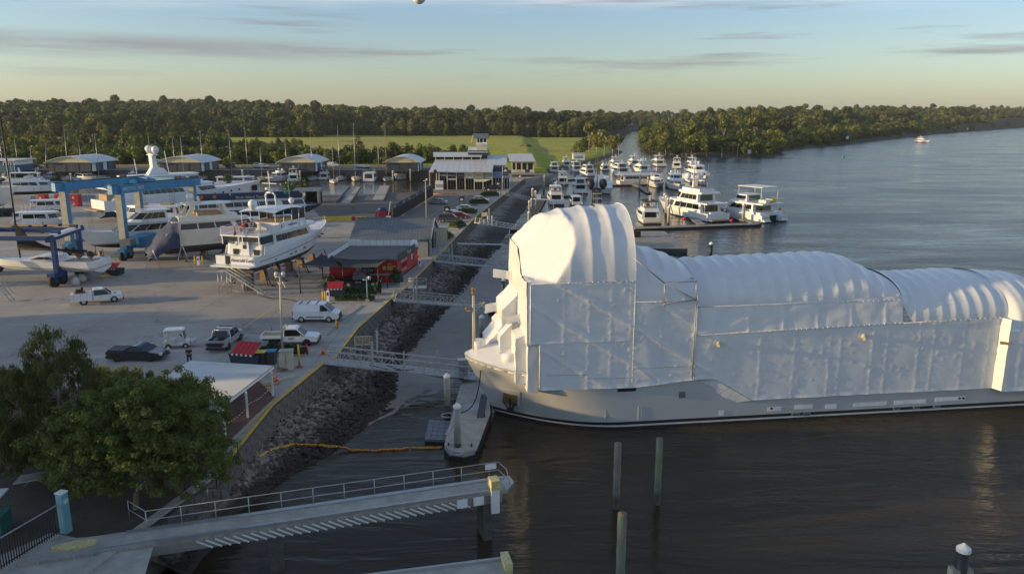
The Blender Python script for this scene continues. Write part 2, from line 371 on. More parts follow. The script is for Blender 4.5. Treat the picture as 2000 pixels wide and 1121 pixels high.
# water
def water_mat():
 m=bpy.data.materials.new('river_water');m.use_nodes=True;t=m.node_tree;b=t.nodes['Principled BSDF']
 b.inputs['Specular IOR Level'].default_value=0.32;b.inputs['IOR'].default_value=1.33
 g=nn(t,'ShaderNodeNewGeometry');P=g.outputs['Position']
 nc=nn(t,'ShaderNodeTexNoise',i_Scale=0.05,i_Detail=3.0);t.links.new(P,nc.inputs['Vector'])
 mc=nn(t,'ShaderNodeMixRGB');mc.inputs[1].default_value=(0.036,0.028,0.017,1);mc.inputs[2].default_value=(0.058,0.045,0.028,1);t.links.new(nc.outputs['Fac'],mc.inputs[0]);t.links.new(mc.outputs[0],b.inputs['Base Color'])
 def nz(sx,sy,rot,scale,det,dist=0.0):
  mp_=nn(t,'ShaderNodeMapping');mp_.inputs['Scale'].default_value=(sx,sy,1);mp_.inputs['Rotation'].default_value=(0,0,rot);t.links.new(P,mp_.inputs[0])
  n=nn(t,'ShaderNodeTexNoise',i_Scale=scale,i_Detail=det,i_Roughness=0.55,i_Distortion=dist);t.links.new(mp_.outputs[0],n.inputs['Vector']);return n.outputs['Fac']
 def m2(op,a,bb):
  x=nn(t,'ShaderNodeMath',operation=op)
  for k,v in((0,a),(1,bb)):
   if isinstance(v,(int,float)):x.inputs[k].default_value=v
   else:t.links.new(v,x.inputs[k])
  return x.outputs[0]
 swell=nz(0.10,0.42,-0.22,1.0,3.0,0.9)
 chop=nz(0.55,1.5,0.15,1.0,4.0,0.4)
 fine=nz(2.2,5.0,0.3,1.0,3.0)
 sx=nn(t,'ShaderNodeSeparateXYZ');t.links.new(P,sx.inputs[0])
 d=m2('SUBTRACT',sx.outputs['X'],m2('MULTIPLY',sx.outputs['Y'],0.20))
 mk=nn(t,'ShaderNodeMapRange',interpolation_type='SMOOTHSTEP');t.links.new(d,mk.inputs[0]);mk.inputs[1].default_value=-5;mk.inputs[2].default_value=22
 mk.inputs[3].default_value=0.16;mk.inputs[4].default_value=1.0
 pt=nz(0.02,0.05,0.3,1.0,4.0,1.0);pm=nn(t,'ShaderNodeMapRange');t.links.new(pt,pm.inputs[0]);pm.inputs[1].default_value=0.35;pm.inputs[2].default_value=0.62;pm.inputs[3].default_value=0.12
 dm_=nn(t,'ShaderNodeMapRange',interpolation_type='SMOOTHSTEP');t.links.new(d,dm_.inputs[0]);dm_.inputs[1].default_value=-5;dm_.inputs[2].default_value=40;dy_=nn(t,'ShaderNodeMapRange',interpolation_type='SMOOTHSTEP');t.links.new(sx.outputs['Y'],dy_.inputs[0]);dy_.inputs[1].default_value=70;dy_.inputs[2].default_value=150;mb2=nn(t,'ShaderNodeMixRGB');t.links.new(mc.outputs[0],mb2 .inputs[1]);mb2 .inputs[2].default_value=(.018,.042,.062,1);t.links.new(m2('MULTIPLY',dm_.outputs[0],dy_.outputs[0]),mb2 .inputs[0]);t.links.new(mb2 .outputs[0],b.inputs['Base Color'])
 nr_=nn(t,'ShaderNodeMapRange',interpolation_type='SMOOTHSTEP');t.links.new(sx.outputs['Y'],nr_.inputs[0]);nr_.inputs[1].default_value=75;nr_.inputs[2].default_value=110;nr_.inputs[3].default_value=.28;nr_.inputs[4].default_value=0
 ruf=m2('MULTIPLY',m2('MAXIMUM',mk.outputs[0],nr_.outputs[0]),pm.outputs[0])
 h=m2('ADD',m2('MULTIPLY',swell,0.32),m2('MULTIPLY',m2('ADD',m2('MULTIPLY',chop,0.34),m2('MULTIPLY',fine,0.05)),ruf))
 h=m2('ADD',h,m2('MULTIPLY',fine,0.006))
 bp=nn(t,'ShaderNodeBump',i_Strength=0.75,i_Distance=0.8);t.links.new(h,bp.inputs['Height']);t.links.new(bp.outputs[0],b.inputs['Normal'])
 rr=nn(t,'ShaderNodeMapRange');t.links.new(ruf,rr.inputs[0]);rr.inputs[3].default_value=0.04;rr.inputs[4].default_value=0.24;t.links.new(rr.outputs[0],b.inputs['Roughness'])
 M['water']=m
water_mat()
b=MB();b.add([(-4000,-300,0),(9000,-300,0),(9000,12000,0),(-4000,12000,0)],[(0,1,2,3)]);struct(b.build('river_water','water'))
# yard platform
QUAY=[(-21.5,10),(-21.0,33.0),(-20.2,37.0),(-18.5,44.3),(-18.6,56.5),(-17.2,66.0),(-16.4,68.2),(-16.3,78.8),(-14.9,90.8),(-14.0,97.3),(-12.1,118),(-9.6,150),(-7.6,174),(3.6,270),(4.6,276)]
def qx(y):
 for(x0,y0),(x1,y1)in zip(QUAY[:-1],QUAY[1:]):
  if y0<=y<=y1:return x0+(x1-x0)*(y-y0)/(y1-y0)
 return QUAY[-1][0]
yard=QUAY+[(13,288),(16,300),(-26,300),(-26,222),(-160,222),(-160,250),(-500,250),(-500,10)]
b=MB();b.prism(yard,-3.0,3.0);struct(b.build('ground',['yard_floor']))
def sheet(name,pts,z,m,kind=True):
 b=MB();b.add([(x,y,z)for x,y in pts],[tuple(range(len(pts)))]);o=b.build(name,m)
 if o.data.polygons[0].normal.z<0:o.data.flip_normals()
 return struct(o)if kind else o
def offs(y,d):return(qx(y)-d,y)
ys=[y for _,y in QUAY if y>=50]
sheet('path',[(qx(y)-0.35,y)for y in[53.5]+[y for y in ys if y>54]]+[(qx(y)-3.1,y)for y in reversed([53.5]+[y for y in ys if y>54])],3.004,'path_mat')
pk=[170.0,233.0]
sheet('car_park',[offs(124,3.2),offs(150,3.2),offs(200,3.3),offs(234,3.4),(-24.0,234),(-24.5,228),(-27.2,165),(-28,124)],3.004,'carpark')
sheet('slipway_apron',[tuple(at(x,y)[:2])for x,y in((625,424),(768,424),(800,392),(840,373),(700,383),(590,383))],3.008,'asphalt')
sheet('garden_soil',[(-19.3,33.5),(-19.3,52.5),(-32,58.0),(-60,60),(-60,33.5)],3.004,'soil_mat')
b=MB()
for(x0,y0),(x1,y1)in zip(QUAY[1:-1],QUAY[2:]):
 b.bar((x0-0.28,y0,3.06),(x1-0.28,y1,3.06),0.55,0.12)
struct(b.build('kerb','concrete_pale'))
b=MB()
for(x0,y0),(x1,y1)in zip(QUAY[3:-1],QUAY[4:]):
 b.bar((x0-0.02,y0,3.10),(x1-0.02,y1,3.10),0.16,0.10)
struct(b.build('kerb_line','yellow_paint'))
lw=0.10
def line(name,pts,m='yellow_faded',wdt=0.12,z=3.012):
 b=MB()
 for(x0,y0),(x1,y1)in pts:
  d=Vector((x1-x0,y1-y0,0)).normalized();n=Vector((-d.y,d.x,0))*wdt/2
  b.add([(x0-n.x,y0-n.y,z),(x1-n.x,y1-n.y,z),(x1+n.x,y1+n.y,z),(x0+n.x,y0+n.y,z)],[(0,1,2,3)])
 o=b.build(name,m,fix=False);return struct(o)
def pl(pairs):return[(tuple(at(*a)[:2]),tuple(at(*c)[:2]))for a,c in pairs]
line('road_marking',pl([((660,610),(710,611)),((655,622),(695,623)),((640,634),(680,636)),((628,652),(655,654)),((835,425),(915,382)),((620,424),(765,424)),((512,617),(570,590)),((476,640),(535,600)),((880,370),(845,380)),((600,560),(680,520))]))
line('path_marking',pl([((492,772),(510,757)),((508,772),(530,748)),((515,757),(552,738)),((455,870),(470,850))]),'yellow_faded',0.28)
line('accessible_bay',pl([((880,388),(887,388))]),'bin_blue',1.2)
for k,(a,c)in enumerate([((588,680),(622,662)),((640,655),(664,629)),((668,627),(708,597))]):
 b=MB();p=at(*a);q=at(*c);b.bar((p.x,p.y,3.04),(q.x,q.y,3.04),0.15,0.09);struct(b.build('kerb','concrete'))
 # sea wall of stacked blocks (near length) and plain beyond
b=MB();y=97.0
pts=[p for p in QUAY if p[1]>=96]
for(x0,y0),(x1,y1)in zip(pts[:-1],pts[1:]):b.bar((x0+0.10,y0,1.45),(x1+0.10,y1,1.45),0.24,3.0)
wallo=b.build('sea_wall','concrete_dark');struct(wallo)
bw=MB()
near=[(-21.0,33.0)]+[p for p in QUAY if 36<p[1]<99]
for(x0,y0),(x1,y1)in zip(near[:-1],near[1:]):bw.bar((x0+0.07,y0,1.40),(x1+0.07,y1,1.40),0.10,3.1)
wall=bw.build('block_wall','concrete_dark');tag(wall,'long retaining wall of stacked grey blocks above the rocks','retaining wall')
meshes=[]
for k in range(5):
 bb=MB();jit=[random.uniform(-0.015,0.015)for _ in range(24)]
 bb.prism([(-0.14+jit[0],-0.59),(0.15+jit[1],-0.59+jit[5]),(0.17+jit[2],0),(0.15+jit[3],0.59),(-0.14,0.59)],-0.20,0.20,top=[(-0.14,-0.58),(0.13+jit[4],-0.58),(0.15+jit[2],0),(0.13,0.57),(-0.14,0.57)])
 meshes.append(bb.mesh('block','block'))
cnt=0
for(x0,y0),(x1,y1)in zip(near[:-1],near[1:]):
 d=Vector((x1-x0,y1-y0,0));n=max(1,int(d.length/1.22));ang=math.atan2(d.y,d.x)-PI/2
 for c in range(4):
  for i in range(n):
   if cnt>290:break
   f_=(i+0.5+(0.25 if c%2 else-0.15))/n
   if f_>0.995 or f_<0.005:continue
   reuse('block',meshes[random.randrange(5)],wall,(x0+d.x*f_+0.17+random.uniform(-0.012,0.02)-0.02*c*0,y0+d.y*f_,2.74-c*0.42),(0,0,ang+random.uniform(-.01,.01)),(1,d.length/n/1.22*0.985,1));cnt+=1
   # rip-rap slope
def rock_mesh(seed):
 rs=random.Random(seed);bb=MB();vs=[]
 ico=[(0,0,1),(0.89,0,.45),(.28,.85,.45),(-.72,.53,.45),(-.72,-.53,.45),(.28,-.85,.45),(.72,.53,-.45),(-.28,.85,-.45),(-.89,0,-.45),(-.28,-.85,-.45),(.72,-.53,-.45),(0,0,-1)]
 fc=[(0,1,2),(0,2,3),(0,3,4),(0,4,5),(0,5,1),(1,6,2),(2,7,3),(3,8,4),(4,9,5),(5,10,1),(6,7,2),(7,8,3),(8,9,4),(9,10,5),(10,6,1),(11,7,6),(11,8,7),(11,9,8),(11,10,9),(11,6,10)]
 sx_,sy_,sz_=rs.uniform(.8,1.25),rs.uniform(.7,1.1),rs.uniform(.5,.85)
 for v in ico:
  k=rs.uniform(0.72,1.2);vs.append((v[0]*sx_*k,v[1]*sy_*k,v[2]*sz_*k))
 return vs,fc
def rockmat():
 m=bpy.data.materials.new('rock');m.use_nodes=True;t=m.node_tree;bs=t.nodes['Principled BSDF'];bs.inputs['Roughness'].default_value=0.8
 g=nn(t,'ShaderNodeNewGeometry');n=nn(t,'ShaderNodeTexNoise',i_Scale=1.3,i_Detail=5.0);t.links.new(g.outputs['Position'],n.inputs['Vector'])
 r_=nn(t,'ShaderNodeValToRGB');ri_=nn(t,'ShaderNodeMath',operation='MULTIPLY_ADD');t.links.new(g.outputs['Random Per Island'],ri_.inputs[0]);ri_.inputs[1].default_value=.34;t.links.new(n.outputs['Fac'],ri_.inputs[2]);ri2=nn(t,'ShaderNodeMath',operation='SUBTRACT');t.links.new(ri_.outputs[0],ri2 .inputs[0]);ri2 .inputs[1].default_value=.17;t.links.new(ri2 .outputs[0],r_.inputs[0])
 e=r_.color_ramp.elements;e[0].position=0.36;e[0].color=(0.08,0.068,0.055,1);e[1].position=0.66;e[1].color=(0.31,0.275,0.235,1)
 x=e.new(0.5);x.color=(0.18,0.155,0.13,1);x2=e.new(0.58);x2 .color=(0.26,0.215,0.17,1)
 s=nn(t,'ShaderNodeSeparateXYZ');t.links.new(g.outputs['Position'],s.inputs[0])
 n2=nn(t,'ShaderNodeTexNoise',i_Scale=0.25,i_Detail=3.0);t.links.new(g.outputs['Position'],n2 .inputs['Vector'])
 ad=nn(t,'ShaderNodeMath',operation='ADD');t.links.new(s.outputs['Z'],ad.inputs[0]);t.links.new(n2 .outputs['Fac'],ad.inputs[1])
 mr=nn(t,'ShaderNodeMapRange',interpolation_type='SMOOTHSTEP');t.links.new(ad.outputs[0],mr.inputs[0]);mr.inputs[1].default_value=1.0;mr.inputs[2].default_value=1.65;mr.inputs[3].default_value=0.0
 mx_=nn(t,'ShaderNodeMixRGB');mx_.inputs[1].default_value=(0.032,0.025,0.018,1);t.links.new(r_.outputs[0],mx_.inputs[2]);t.links.new(mr.outputs[0],mx_.inputs[0]);t.links.new(mx_.outputs[0],bs.inputs['Base Color'])
 M['rock']=m
rockmat()
def wedge(y):
 tb=[(30,-18.5),(44,-18.7),(46.3,-18.2),(50,-16.6),(54.6,-13.9),(60,-12.2),(65.5,-10.9),(74,-11.6),(85,-10.3),(99.7,-8.2),(120,-5.8),(138,-3.7),(160,-1.2),(200,3.0),(234,6.2),(262,9.5),(276,10)]
 for(a,xa),(c,xc)in zip(tb[:-1],tb[1:]):
  if a<=y<=c:return xa+(xc-xa)*(y-a)/(c-a)
 return tb[-1][1]
rows=[]
for i in range(160):
 y=38+(274-38)*(i/159)**1.2;x0=qx(y)+0.1;x1=wedge(y)+1.0+0.7*mnoise.noise((y*0.35,0,0))+0.3*mnoise.noise((y*1.3,3,0));x1=max(x1,x0+0.4)
 row=[]
 for j in range(14):
  f_=j/13;z=1.45*(1-f_)**0.9-0.26+0.10*mnoise.noise((x0+(x1-x0)*f_,y,0.5));row.append((x0+(x1-x0)*f_,y,z if f_<1 else-0.4))
 rows.append(row)
b=MB();b.grid(rows);bank=b.build('rock_bank','rock',fix=False);struct(bank)
rv=[rock_mesh(k)for k in range(9)]
rmesh=[]
for vs,fc in rv:q=MB();q.add(vs,fc);rmesh.append(q.mesh('rock','rock'))
cand=[]
for _ in range(40000):
 y=38.5+(150-38.5)*random.random()**1.45;x0=qx(y)+0.25;x1=wedge(y)+0.35;
 if x1<x0+0.3:continue
 f_=random.random();x=x0+(x1-x0)*f_;z=1.45*(1-f_)**0.9-0.10
 if len(cand)>12500:break
 cand.append((x,y,z+0.06,random.uniform(0.12,0.30)*(1.25 if random.random()<.12 else 1)))
cand.sort(key=lambda c:c[3]/c[1],reverse=True)
rg=empty('rock_pile','dark broken rocks piled between the block wall and the water','rocks',(-16,60,0.5))
inv=Vector((-16,60,0.5))
for x,y,z,s_ in cand[:295]:
 reuse('rock',rmesh[random.randrange(9)],rg,Vector((x,y,z))-inv,(random.uniform(-.5,.5),random.uniform(-.5,.5),random.uniform(0,6.28)),(s_,)*3)
q=MB()
for x,y,z,s_ in cand[295:]:
 vs,fc=rv[random.randrange(9)];a=random.uniform(0,6.28);ca,sa=math.cos(a),math.sin(a)
 q.add([((v[0]*ca-v[1]*sa)*s_+x-inv.x,(v[0]*sa+v[1]*ca)*s_+y-inv.y,v[2]*s_+z-inv.z)for v in vs],fc)
o=q.build('small_rocks','rock',rg,fix=False);o['kind']='stuff'
# mud flat bared by the low tide
mud_e=[(44,-18.4),(52,-14.2),(56,-12.4),(60,-10.6),(66,-7.6),(70,-5.6),(74,-4.8),(80,-2.4),(90,-1.4),(100,-2.0),(112,-1.0),(124,-1.6),(136,-2.2),(146,-2.0)]
rows=[]
for i in range(150):
 y=50+94*i/149;xe=float(np.interp(y,[p[0]for p in mud_e],[p[1]for p in mud_e]))+.8*mnoise.noise((y*.3,1,0))+.3*mnoise.noise((y*1.4,4,0));x0=wedge(y)-.6
 rows.append([(x0+(xe+3-x0)*j/30,y,.17*(1-(x0+(xe+3-x0)*j/30-x0)/max(.5,xe-x0))**1.0+.035*mnoise.noise((x0*.5+j*.35,y*.8,2))+.02-.24*max(0.0,1-i/34+.35*mnoise.noise((j*.25,y*.4,9))))for j in range(31)])
ground_mat('mud',(0.17,0.145,0.115),(0.24,0.205,0.165),(0.27,0.24,0.20),(0.085,0.075,0.06),scale=0.2,rough=0.42)
b=MB();b.grid(rows);struct(b.build('mud_flat','mud',fix=False))
# far land
W0=lambda x,y:tuple(at(x,y,0.0)[:2])
A_shore=[(-3500,312),(2,312),(14,320)]+[W0(*p)for p in((1100,333),(1160,319),(1205,305),(1218,297),(1195,288),(1170,277),(1196,268),(1225,262),(1236,257))]
polyA=A_shore+[(200,1500),(300,14000),(-9000,14000),(-9000,312)]
B_shore=[(230,1500)]+[W0(*p)for p in((1246,258),(1262,268),(1244,278),(1262,290),(1340,303),(1462,304),(1560,291),(1700,276),(1850,260),(2000,249),(2300,240))]
polyB=B_shore+[(9000,5200),(9000,14000),(150,14000)]
def inpoly(X,Y,P):
 ins=np.zeros(X.shape,bool);n=len(P)
 for i in range(n):
  x0,y0=P[i];x1,y1=P[(i+1)%n]
  c=((y0>Y)!=(y1>Y));xi=(x1-x0)*(Y-y0)/((y1-y0)or 1e-9)+x0;ins^=c&(X<xi)
 return ins
def edist(X,Y,P):
 d=np.full(X.shape,1e9)
 for(x0,y0),(x1,y1)in zip(P[:-1],P[1:]):
  L2=(x1-x0)**2+(y1-y0)**2;t_=np.clip(((X-x0)*(x1-x0)+(Y-y0)*(y1-y0))/L2,0,1)
  d=np.minimum(d,np.hypot(X-x0-t_*(x1-x0),Y-y0-t_*(y1-y0)))
 return d
SKY_AZ=[-0.95,-0.7,-0.55,-0.42,-0.33,-0.25,-0.15,-0.05,0.1,0.2,0.27,0.38,0.46,0.52,0.6,0.68,0.95]
SKY_PY=[206,205,200,198,203,209,216,221,221,220,212,207,203,206,203,201,200]
def height(X,Y):
 inA=inpoly(X,Y,polyA);inB=inpoly(X,Y,polyB);dA=edist(X,Y,A_shore)*np.where(inA,1,-1);dB=edist(X,Y,B_shore)*np.where(inB,1,-1)
 az=X/Y;py=np.interp(az,SKY_AZ,SKY_PY);e=(226-py)/FPX*0.9
 D=np.interp(az,[-0.9,-0.3,-0.1,0.15,0.25,0.5,0.9],[900,950,1600,2200,900,1500,2200])
 ramp=np.clip((Y-np.interp(az,[-.9,-.3,.1,.3,.7],[760,800,900,600,900]))/(D-500),0,1);ramp=ramp**1.2
 hill=ramp*np.clip(12+e*D-np.where(az<-.28,4.5,9.0),0,90)
 hill+=ramp*3.5*np.sin(X*0.011+Y*0.004)*np.cos(Y*0.006)
 base=np.where(inA&(X<14),np.clip(dA*3.0,-2,3.5),np.clip(np.maximum(dA,dB)*0.16,-2,1.6))
 return base+np.where(np.maximum(dA,dB)>0,hill,0),dA,dB
ny,nx=210,330
yy=312.5*(9000/312.5)**(np.linspace(0,1,ny)**1.15);aa=np.linspace(-1.05,0.98,nx)
Yg,Ag=np.meshgrid(yy,aa,indexing='ij');Xg=Yg*Ag;Zg,_,_=height(Xg,Yg)
b=MB();b.v=list(map(tuple,np.stack([Xg,Yg,Zg],-1).reshape(-1,3)))
b.f=[(i*nx+j,i*nx+j+1,(i+1)*nx+j+1,(i+1)*nx+j)for i in range(ny-1)for j in range(nx-1)];b.m=[0]*len(b.f);b.sm=[True]*len(b.f)
def landmat():
 m=bpy.data.materials.new('land');m.use_nodes=True;t=m.node_tree;bs=t.nodes['Principled BSDF'];bs.inputs['Roughness'].default_value=0.95
 g=nn(t,'ShaderNodeNewGeometry');P=g.outputs['Position'];s=nn(t,'ShaderNodeSeparateXYZ');t.links.new(P,s.inputs[0])
 n1=nn(t,'ShaderNodeTexNoise',i_Scale=0.012,i_Detail=8.0,i_Roughness=0.65);mp_=nn(t,'ShaderNodeMapping');mp_.inputs['Scale'].default_value=(1,0.45,1);t.links.new(P,mp_.inputs[0]);t.links.new(mp_.outputs[0],n1 .inputs['Vector'])
 n2=nn(t,'ShaderNodeTexNoise',i_Scale=0.3,i_Detail=6.0,i_Roughness=0.7);t.links.new(P,n2 .inputs['Vector'])
 r_=nn(t,'ShaderNodeValToRGB');t.links.new(n1 .outputs['Fac'],r_.inputs[0]);e=r_.color_ramp.elements
 e[0].position=0.36;e[0].color=(0.20,0.26,0.01,1);e[1].position=0.64;e[1].color=(0.27,0.20,0.06,1)
 x=e.new(0.46);x.color=(0.32,0.36,0.006,1);x=e.new(0.54);x.color=(0.42,0.36,0.03,1)
 mv=nn(t,'ShaderNodeMapRange');t.links.new(n2 .outputs['Fac'],mv.inputs[0]);mv.inputs[1].default_value=0.3;mv.inputs[2].default_value=0.7;mv.inputs[3].default_value=0.45;mv.inputs[4].default_value=1.35
 cc=nn(t,'ShaderNodeCombineColor');[t.links.new(mv.outputs[0],cc.inputs[k])for k in range(3)]
 mg=nn(t,'ShaderNodeMixRGB',blend_type='MULTIPLY');mg.inputs[0].default_value=1;t.links.new(r_.outputs[0],mg.inputs[1]);t.links.new(cc.outputs[0],mg.inputs[2])
 mu=nn(t,'ShaderNodeMapRange',interpolation_type='SMOOTHSTEP');t.links.new(s.outputs['Z'],mu.inputs[0]);mu.inputs[1].default_value=0.6;mu.inputs[2].default_value=1.35
 mm=nn(t,'ShaderNodeMixRGB');mm.inputs[1].default_value=(0.07,0.05,0.035,1);t.links.new(mg.outputs[0],mm.inputs[2]);t.links.new(mu.outputs[0],mm.inputs[0])
 st=nn(t,'ShaderNodeMapRange',interpolation_type='SMOOTHSTEP');t.links.new(s.outputs['Y'],st.inputs[0]);st.inputs[1].default_value=338;st.inputs[2].default_value=346
 sx_=nn(t,'ShaderNodeMapRange');t.links.new(s.outputs['X'],sx_.inputs[0]);sx_.inputs[1].default_value=-12;sx_.inputs[2].default_value=0
 mxm=nn(t,'ShaderNodeMath',operation='MAXIMUM');t.links.new(st.outputs[0],mxm.inputs[0]);t.links.new(sx_.outputs[0],mxm.inputs[1])
 m3=nn(t,'ShaderNodeMixRGB');m3 .inputs[1].default_value=(0.15,0.13,0.105,1);t.links.new(mm.outputs[0],m3 .inputs[2]);t.links.new(mxm.outputs[0],m3 .inputs[0]);u1=nn(t,'ShaderNodeMath',operation='MULTIPLY_ADD');t.links.new(s.outputs['Y'],u1 .inputs[0]);u1 .inputs[1].default_value=-.155;t.links.new(s.outputs['X'],u1 .inputs[2])
 u2=nn(t,'ShaderNodeMapRange');t.links.new(u1 .outputs[0],u2 .inputs[0]);u2 .inputs[1].default_value=-5;u2 .inputs[2].default_value=5
 u3=nn(t,'ShaderNodeMapRange');t.links.new(s.outputs['Y'],u3 .inputs[0]);u3 .inputs[1].default_value=850;u3 .inputs[2].default_value=880
 u4=nn(t,'ShaderNodeMath',operation='MAXIMUM');t.links.new(u2 .outputs[0],u4 .inputs[0]);t.links.new(u3 .outputs[0],u4 .inputs[1])
 m4=nn(t,'ShaderNodeMixRGB');t.links.new(m3 .outputs[0],m4 .inputs[1]);m4 .inputs[2].default_value=(.05,.045,.022,1);t.links.new(u4 .outputs[0],m4 .inputs[0]);t.links.new(m4 .outputs[0],bs.inputs['Base Color'])
 M['land']=m
landmat();struct(b.build('far_land','land',fix=False))
b=MB();b.bx(-520,2,311.2,312.4,-1,3.62);struct(b.build('basin_wall','concrete_dark'))
b=MB();b.bx(-520,2,310.9,312.6,3.62,3.8);struct(b.build('basin_wall_cap','concrete'))
# vegetation
def leafmat(name,c1,c2,c3=None,trans=0.35):
 m=bpy.data.materials.new(name);m.use_nodes=True;t=m.node_tree;bs=t.nodes['Principled BSDF'];bs.inputs['Roughness'].default_value=0.6
 g=nn(t,'ShaderNodeNewGeometry');oi=nn(t,'ShaderNodeObjectInfo')
 n=nn(t,'ShaderNodeTexNoise',i_Scale=0.09,i_Detail=4.0);t.links.new(g.outputs['Position'],n.inputs['Vector'])
 n2=nn(t,'ShaderNodeTexWhiteNoise',noise_dimensions='3D');t.links.new(g.outputs['Position'],n2 .inputs['Vector'])
 n3_=nn(t,'ShaderNodeTexNoise',i_Scale=0.012,i_Detail=3.0);t.links.new(g.outputs['Position'],n3_.inputs['Vector']);a0=nn(t,'ShaderNodeMath',operation='MULTIPLY_ADD');t.links.new(n3_.outputs['Fac'],a0 .inputs[0]);a0 .inputs[1].default_value=1.1;a0 .inputs[2].default_value=-.55;a1_=nn(t,'ShaderNodeMath',operation='ADD');t.links.new(a0 .outputs[0],a1_.inputs[0]);t.links.new(n.outputs['Fac'],a1_.inputs[1]);a=nn(t,'ShaderNodeMath',operation='ADD');t.links.new(a1_.outputs[0],a.inputs[0]);s_=nn(t,'ShaderNodeMath',operation='MULTIPLY_ADD');t.links.new(oi.outputs['Random'],s_.inputs[0]);s_.inputs[1].default_value=0.9;s_.inputs[2].default_value=-0.45;t.links.new(s_.outputs[0],a.inputs[1])
 r_=nn(t,'ShaderNodeValToRGB');t.links.new(a.outputs[0],r_.inputs[0]);e=r_.color_ramp.elements;e[0].position=0.25;e[0].color=(*c1,1);e[1].position=0.72;e[1].color=(*c2,1)
 if c3:x=e.new(0.9);x.color=(*c3,1)
 t.links.new(r_.outputs[0],bs.inputs['Base Color'])
 tr=nn(t,'ShaderNodeBsdfTranslucent');t.links.new(r_.outputs[0],tr.inputs[0]);mxs=nn(t,'ShaderNodeMixShader',i_Fac=trans);out=t.nodes['Material Output']
 t.links.new(bs.outputs[0],mxs.inputs[1]);t.links.new(tr.outputs[0],mxs.inputs[2]);t.links.new(mxs.outputs[0],out.inputs[0])
 M[name]=m
leafmat('leaf_forest',(0.055,0.078,0.014),(0.14,0.165,0.028),(0.18,0.175,0.045),0.3)
leafmat('leaf_mangrove',(0.06,0.09,0.010),(0.17,0.20,0.02),(0.20,0.20,0.04),0.3)
leafmat('leaf_willow',(0.11,0.125,0.03),(0.24,0.25,0.06),(0.32,0.29,0.07),0.45)
leafmat('leaf_round',(0.07,0.10,0.022),(0.16,0.20,0.042),(0.24,0.26,0.06),0.45)
leafmat('leaf_hedge',(0.03,0.06,0.015),(0.08,0.12,0.03),None,0.25)
def far_tree(seed,hgt,wid,lobes,n,size,low=0.25,m='leaf_forest',tr=0.3,bark='bark_pale'):
 """meshes (trunk, crown) of one distant tree"""
 rs=random.Random(seed);T=MB();lob=[]
 for k in range(lobes):
  a=rs.uniform(0,2*PI);rr=wid*0.5*math.sqrt(rs.random())*0.75;z=hgt*rs.uniform(low+0.18,0.86)
  rad=wid*rs.uniform(0.20,0.34);lob.append((rr*math.cos(a),rr*math.sin(a),z,rad,rad*rs.uniform(0.6,0.9)))
 lob.append((0,0,hgt*0.84,wid*0.26,hgt*0.15))
 T.tube((0,0,-1),(0,0,hgt*0.45),tr,tr*0.7,n=5)
 for x,y,z,r_,rz in lob[:5]:T.tube((0,0,hgt*rs.uniform(0.25,0.45)),(x,y,z),tr*0.45,tr*0.12,n=4)
 vs=[];fs=[]
 tot=sum(l[3]**2 for l in lob)
 for x,y,z,r_,rz in lob:
  for _ in range(int(n*r_*r_/tot)):
   u=rs.uniform(-1,1);a=rs.uniform(0,2*PI);q_=math.sqrt(1-u*u);k=rs.uniform(0.72,1.08)
   c=Vector((x+r_*k*q_*math.cos(a),y+r_*k*q_*math.sin(a),z+rz*k*u))
   nr=(Vector((q_*math.cos(a),q_*math.sin(a),u*1.1))+Vector((rs.gauss(0,.45),rs.gauss(0,.45),rs.gauss(0,.45)))).normalized()
   t1=nr.orthogonal().normalized();t2=nr.cross(t1);ro=rs.uniform(0,6.28);t1,t2=t1*math.cos(ro)+t2*math.sin(ro),t2*math.cos(ro)-t1*math.sin(ro)
   s_=size*rs.uniform(0.55,1.3);i0=len(vs)
   vs+=[c-t1*s_-t2*s_*.5,c+t1*s_*.3-t2*s_*.8,c+t1*s_+t2*s_*.2,c+t2*s_*.9-t1*s_*.2]
   fs+=[(i0,i0+1,i0+2,i0+3)]
 C=MB();C.add(vs,fs,smooth=False)
 return T.mesh('trunk',bark),C.mesh('crown',m)
FT=[far_tree(16,25,13,6,700,0.9,.45),far_tree(17,13,16,9,760,.9,.15),far_tree(18,21,9,5,480,.75,.4,'leaf_forest',.35),far_tree(11,17,13,8,700,0.85),far_tree(12,20,12,9,750,0.85),far_tree(13,14,12,7,620,0.8),far_tree(14,22,15,10,850,0.95,0.4),far_tree(15,16,9,7,550,0.8)]
MT=[far_tree(21,8,9,8,620,0.55,0.0,'leaf_mangrove',0.15),far_tree(22,6.5,8,7,520,0.5,0.0,'leaf_mangrove',0.15),far_tree(23,10,8,8,640,0.55,0.1,'leaf_mangrove',0.2)]
CT=[far_tree(31,13,7,8,700,0.55,0.0,'leaf_mangrove',0.2,'bark'),far_tree(32,16,9,9,800,0.6,0.05,'leaf_forest',0.2,'bark')]
cands=[]
rs=random.Random(5)
def edge(xa,ya,xb,yb):return None
Xs=[];
def scatter(n,az0,az1,y0,y1,kind,sc_=(0.8,1.2),powr=1.0,lum=True):
 for _ in range(n):
  az=rs.uniform(az0,az1);q_=rs.random()**powr
  y=1.0/(1.0/y0+(1.0/y1-1.0/y0)*q_)
  Xs.append((az*y,y,kind,rs.uniform(*sc_)*(1.2 if kind=='F' and rs.random()<.06 else 1)))
scatter(1500,-0.74,-0.27,362,500,'C',(0.28,0.54));scatter(330,-0.74,-0.16,350,375,'M',(0.4,0.8));scatter(300,-0.72,-0.36,400,520,'C',(0.5,0.85))
scatter(90,-0.28,-0.10,358,385,'C',(0.25,0.55));scatter(60,-0.12,-0.02,360,400,'M',(0.5,0.8))
scatter(5200,-0.80,-0.24,800,1700,'F',(0.6,1.15));scatter(900,-0.74,-0.24,790,850,'C',(0.7,1.2))
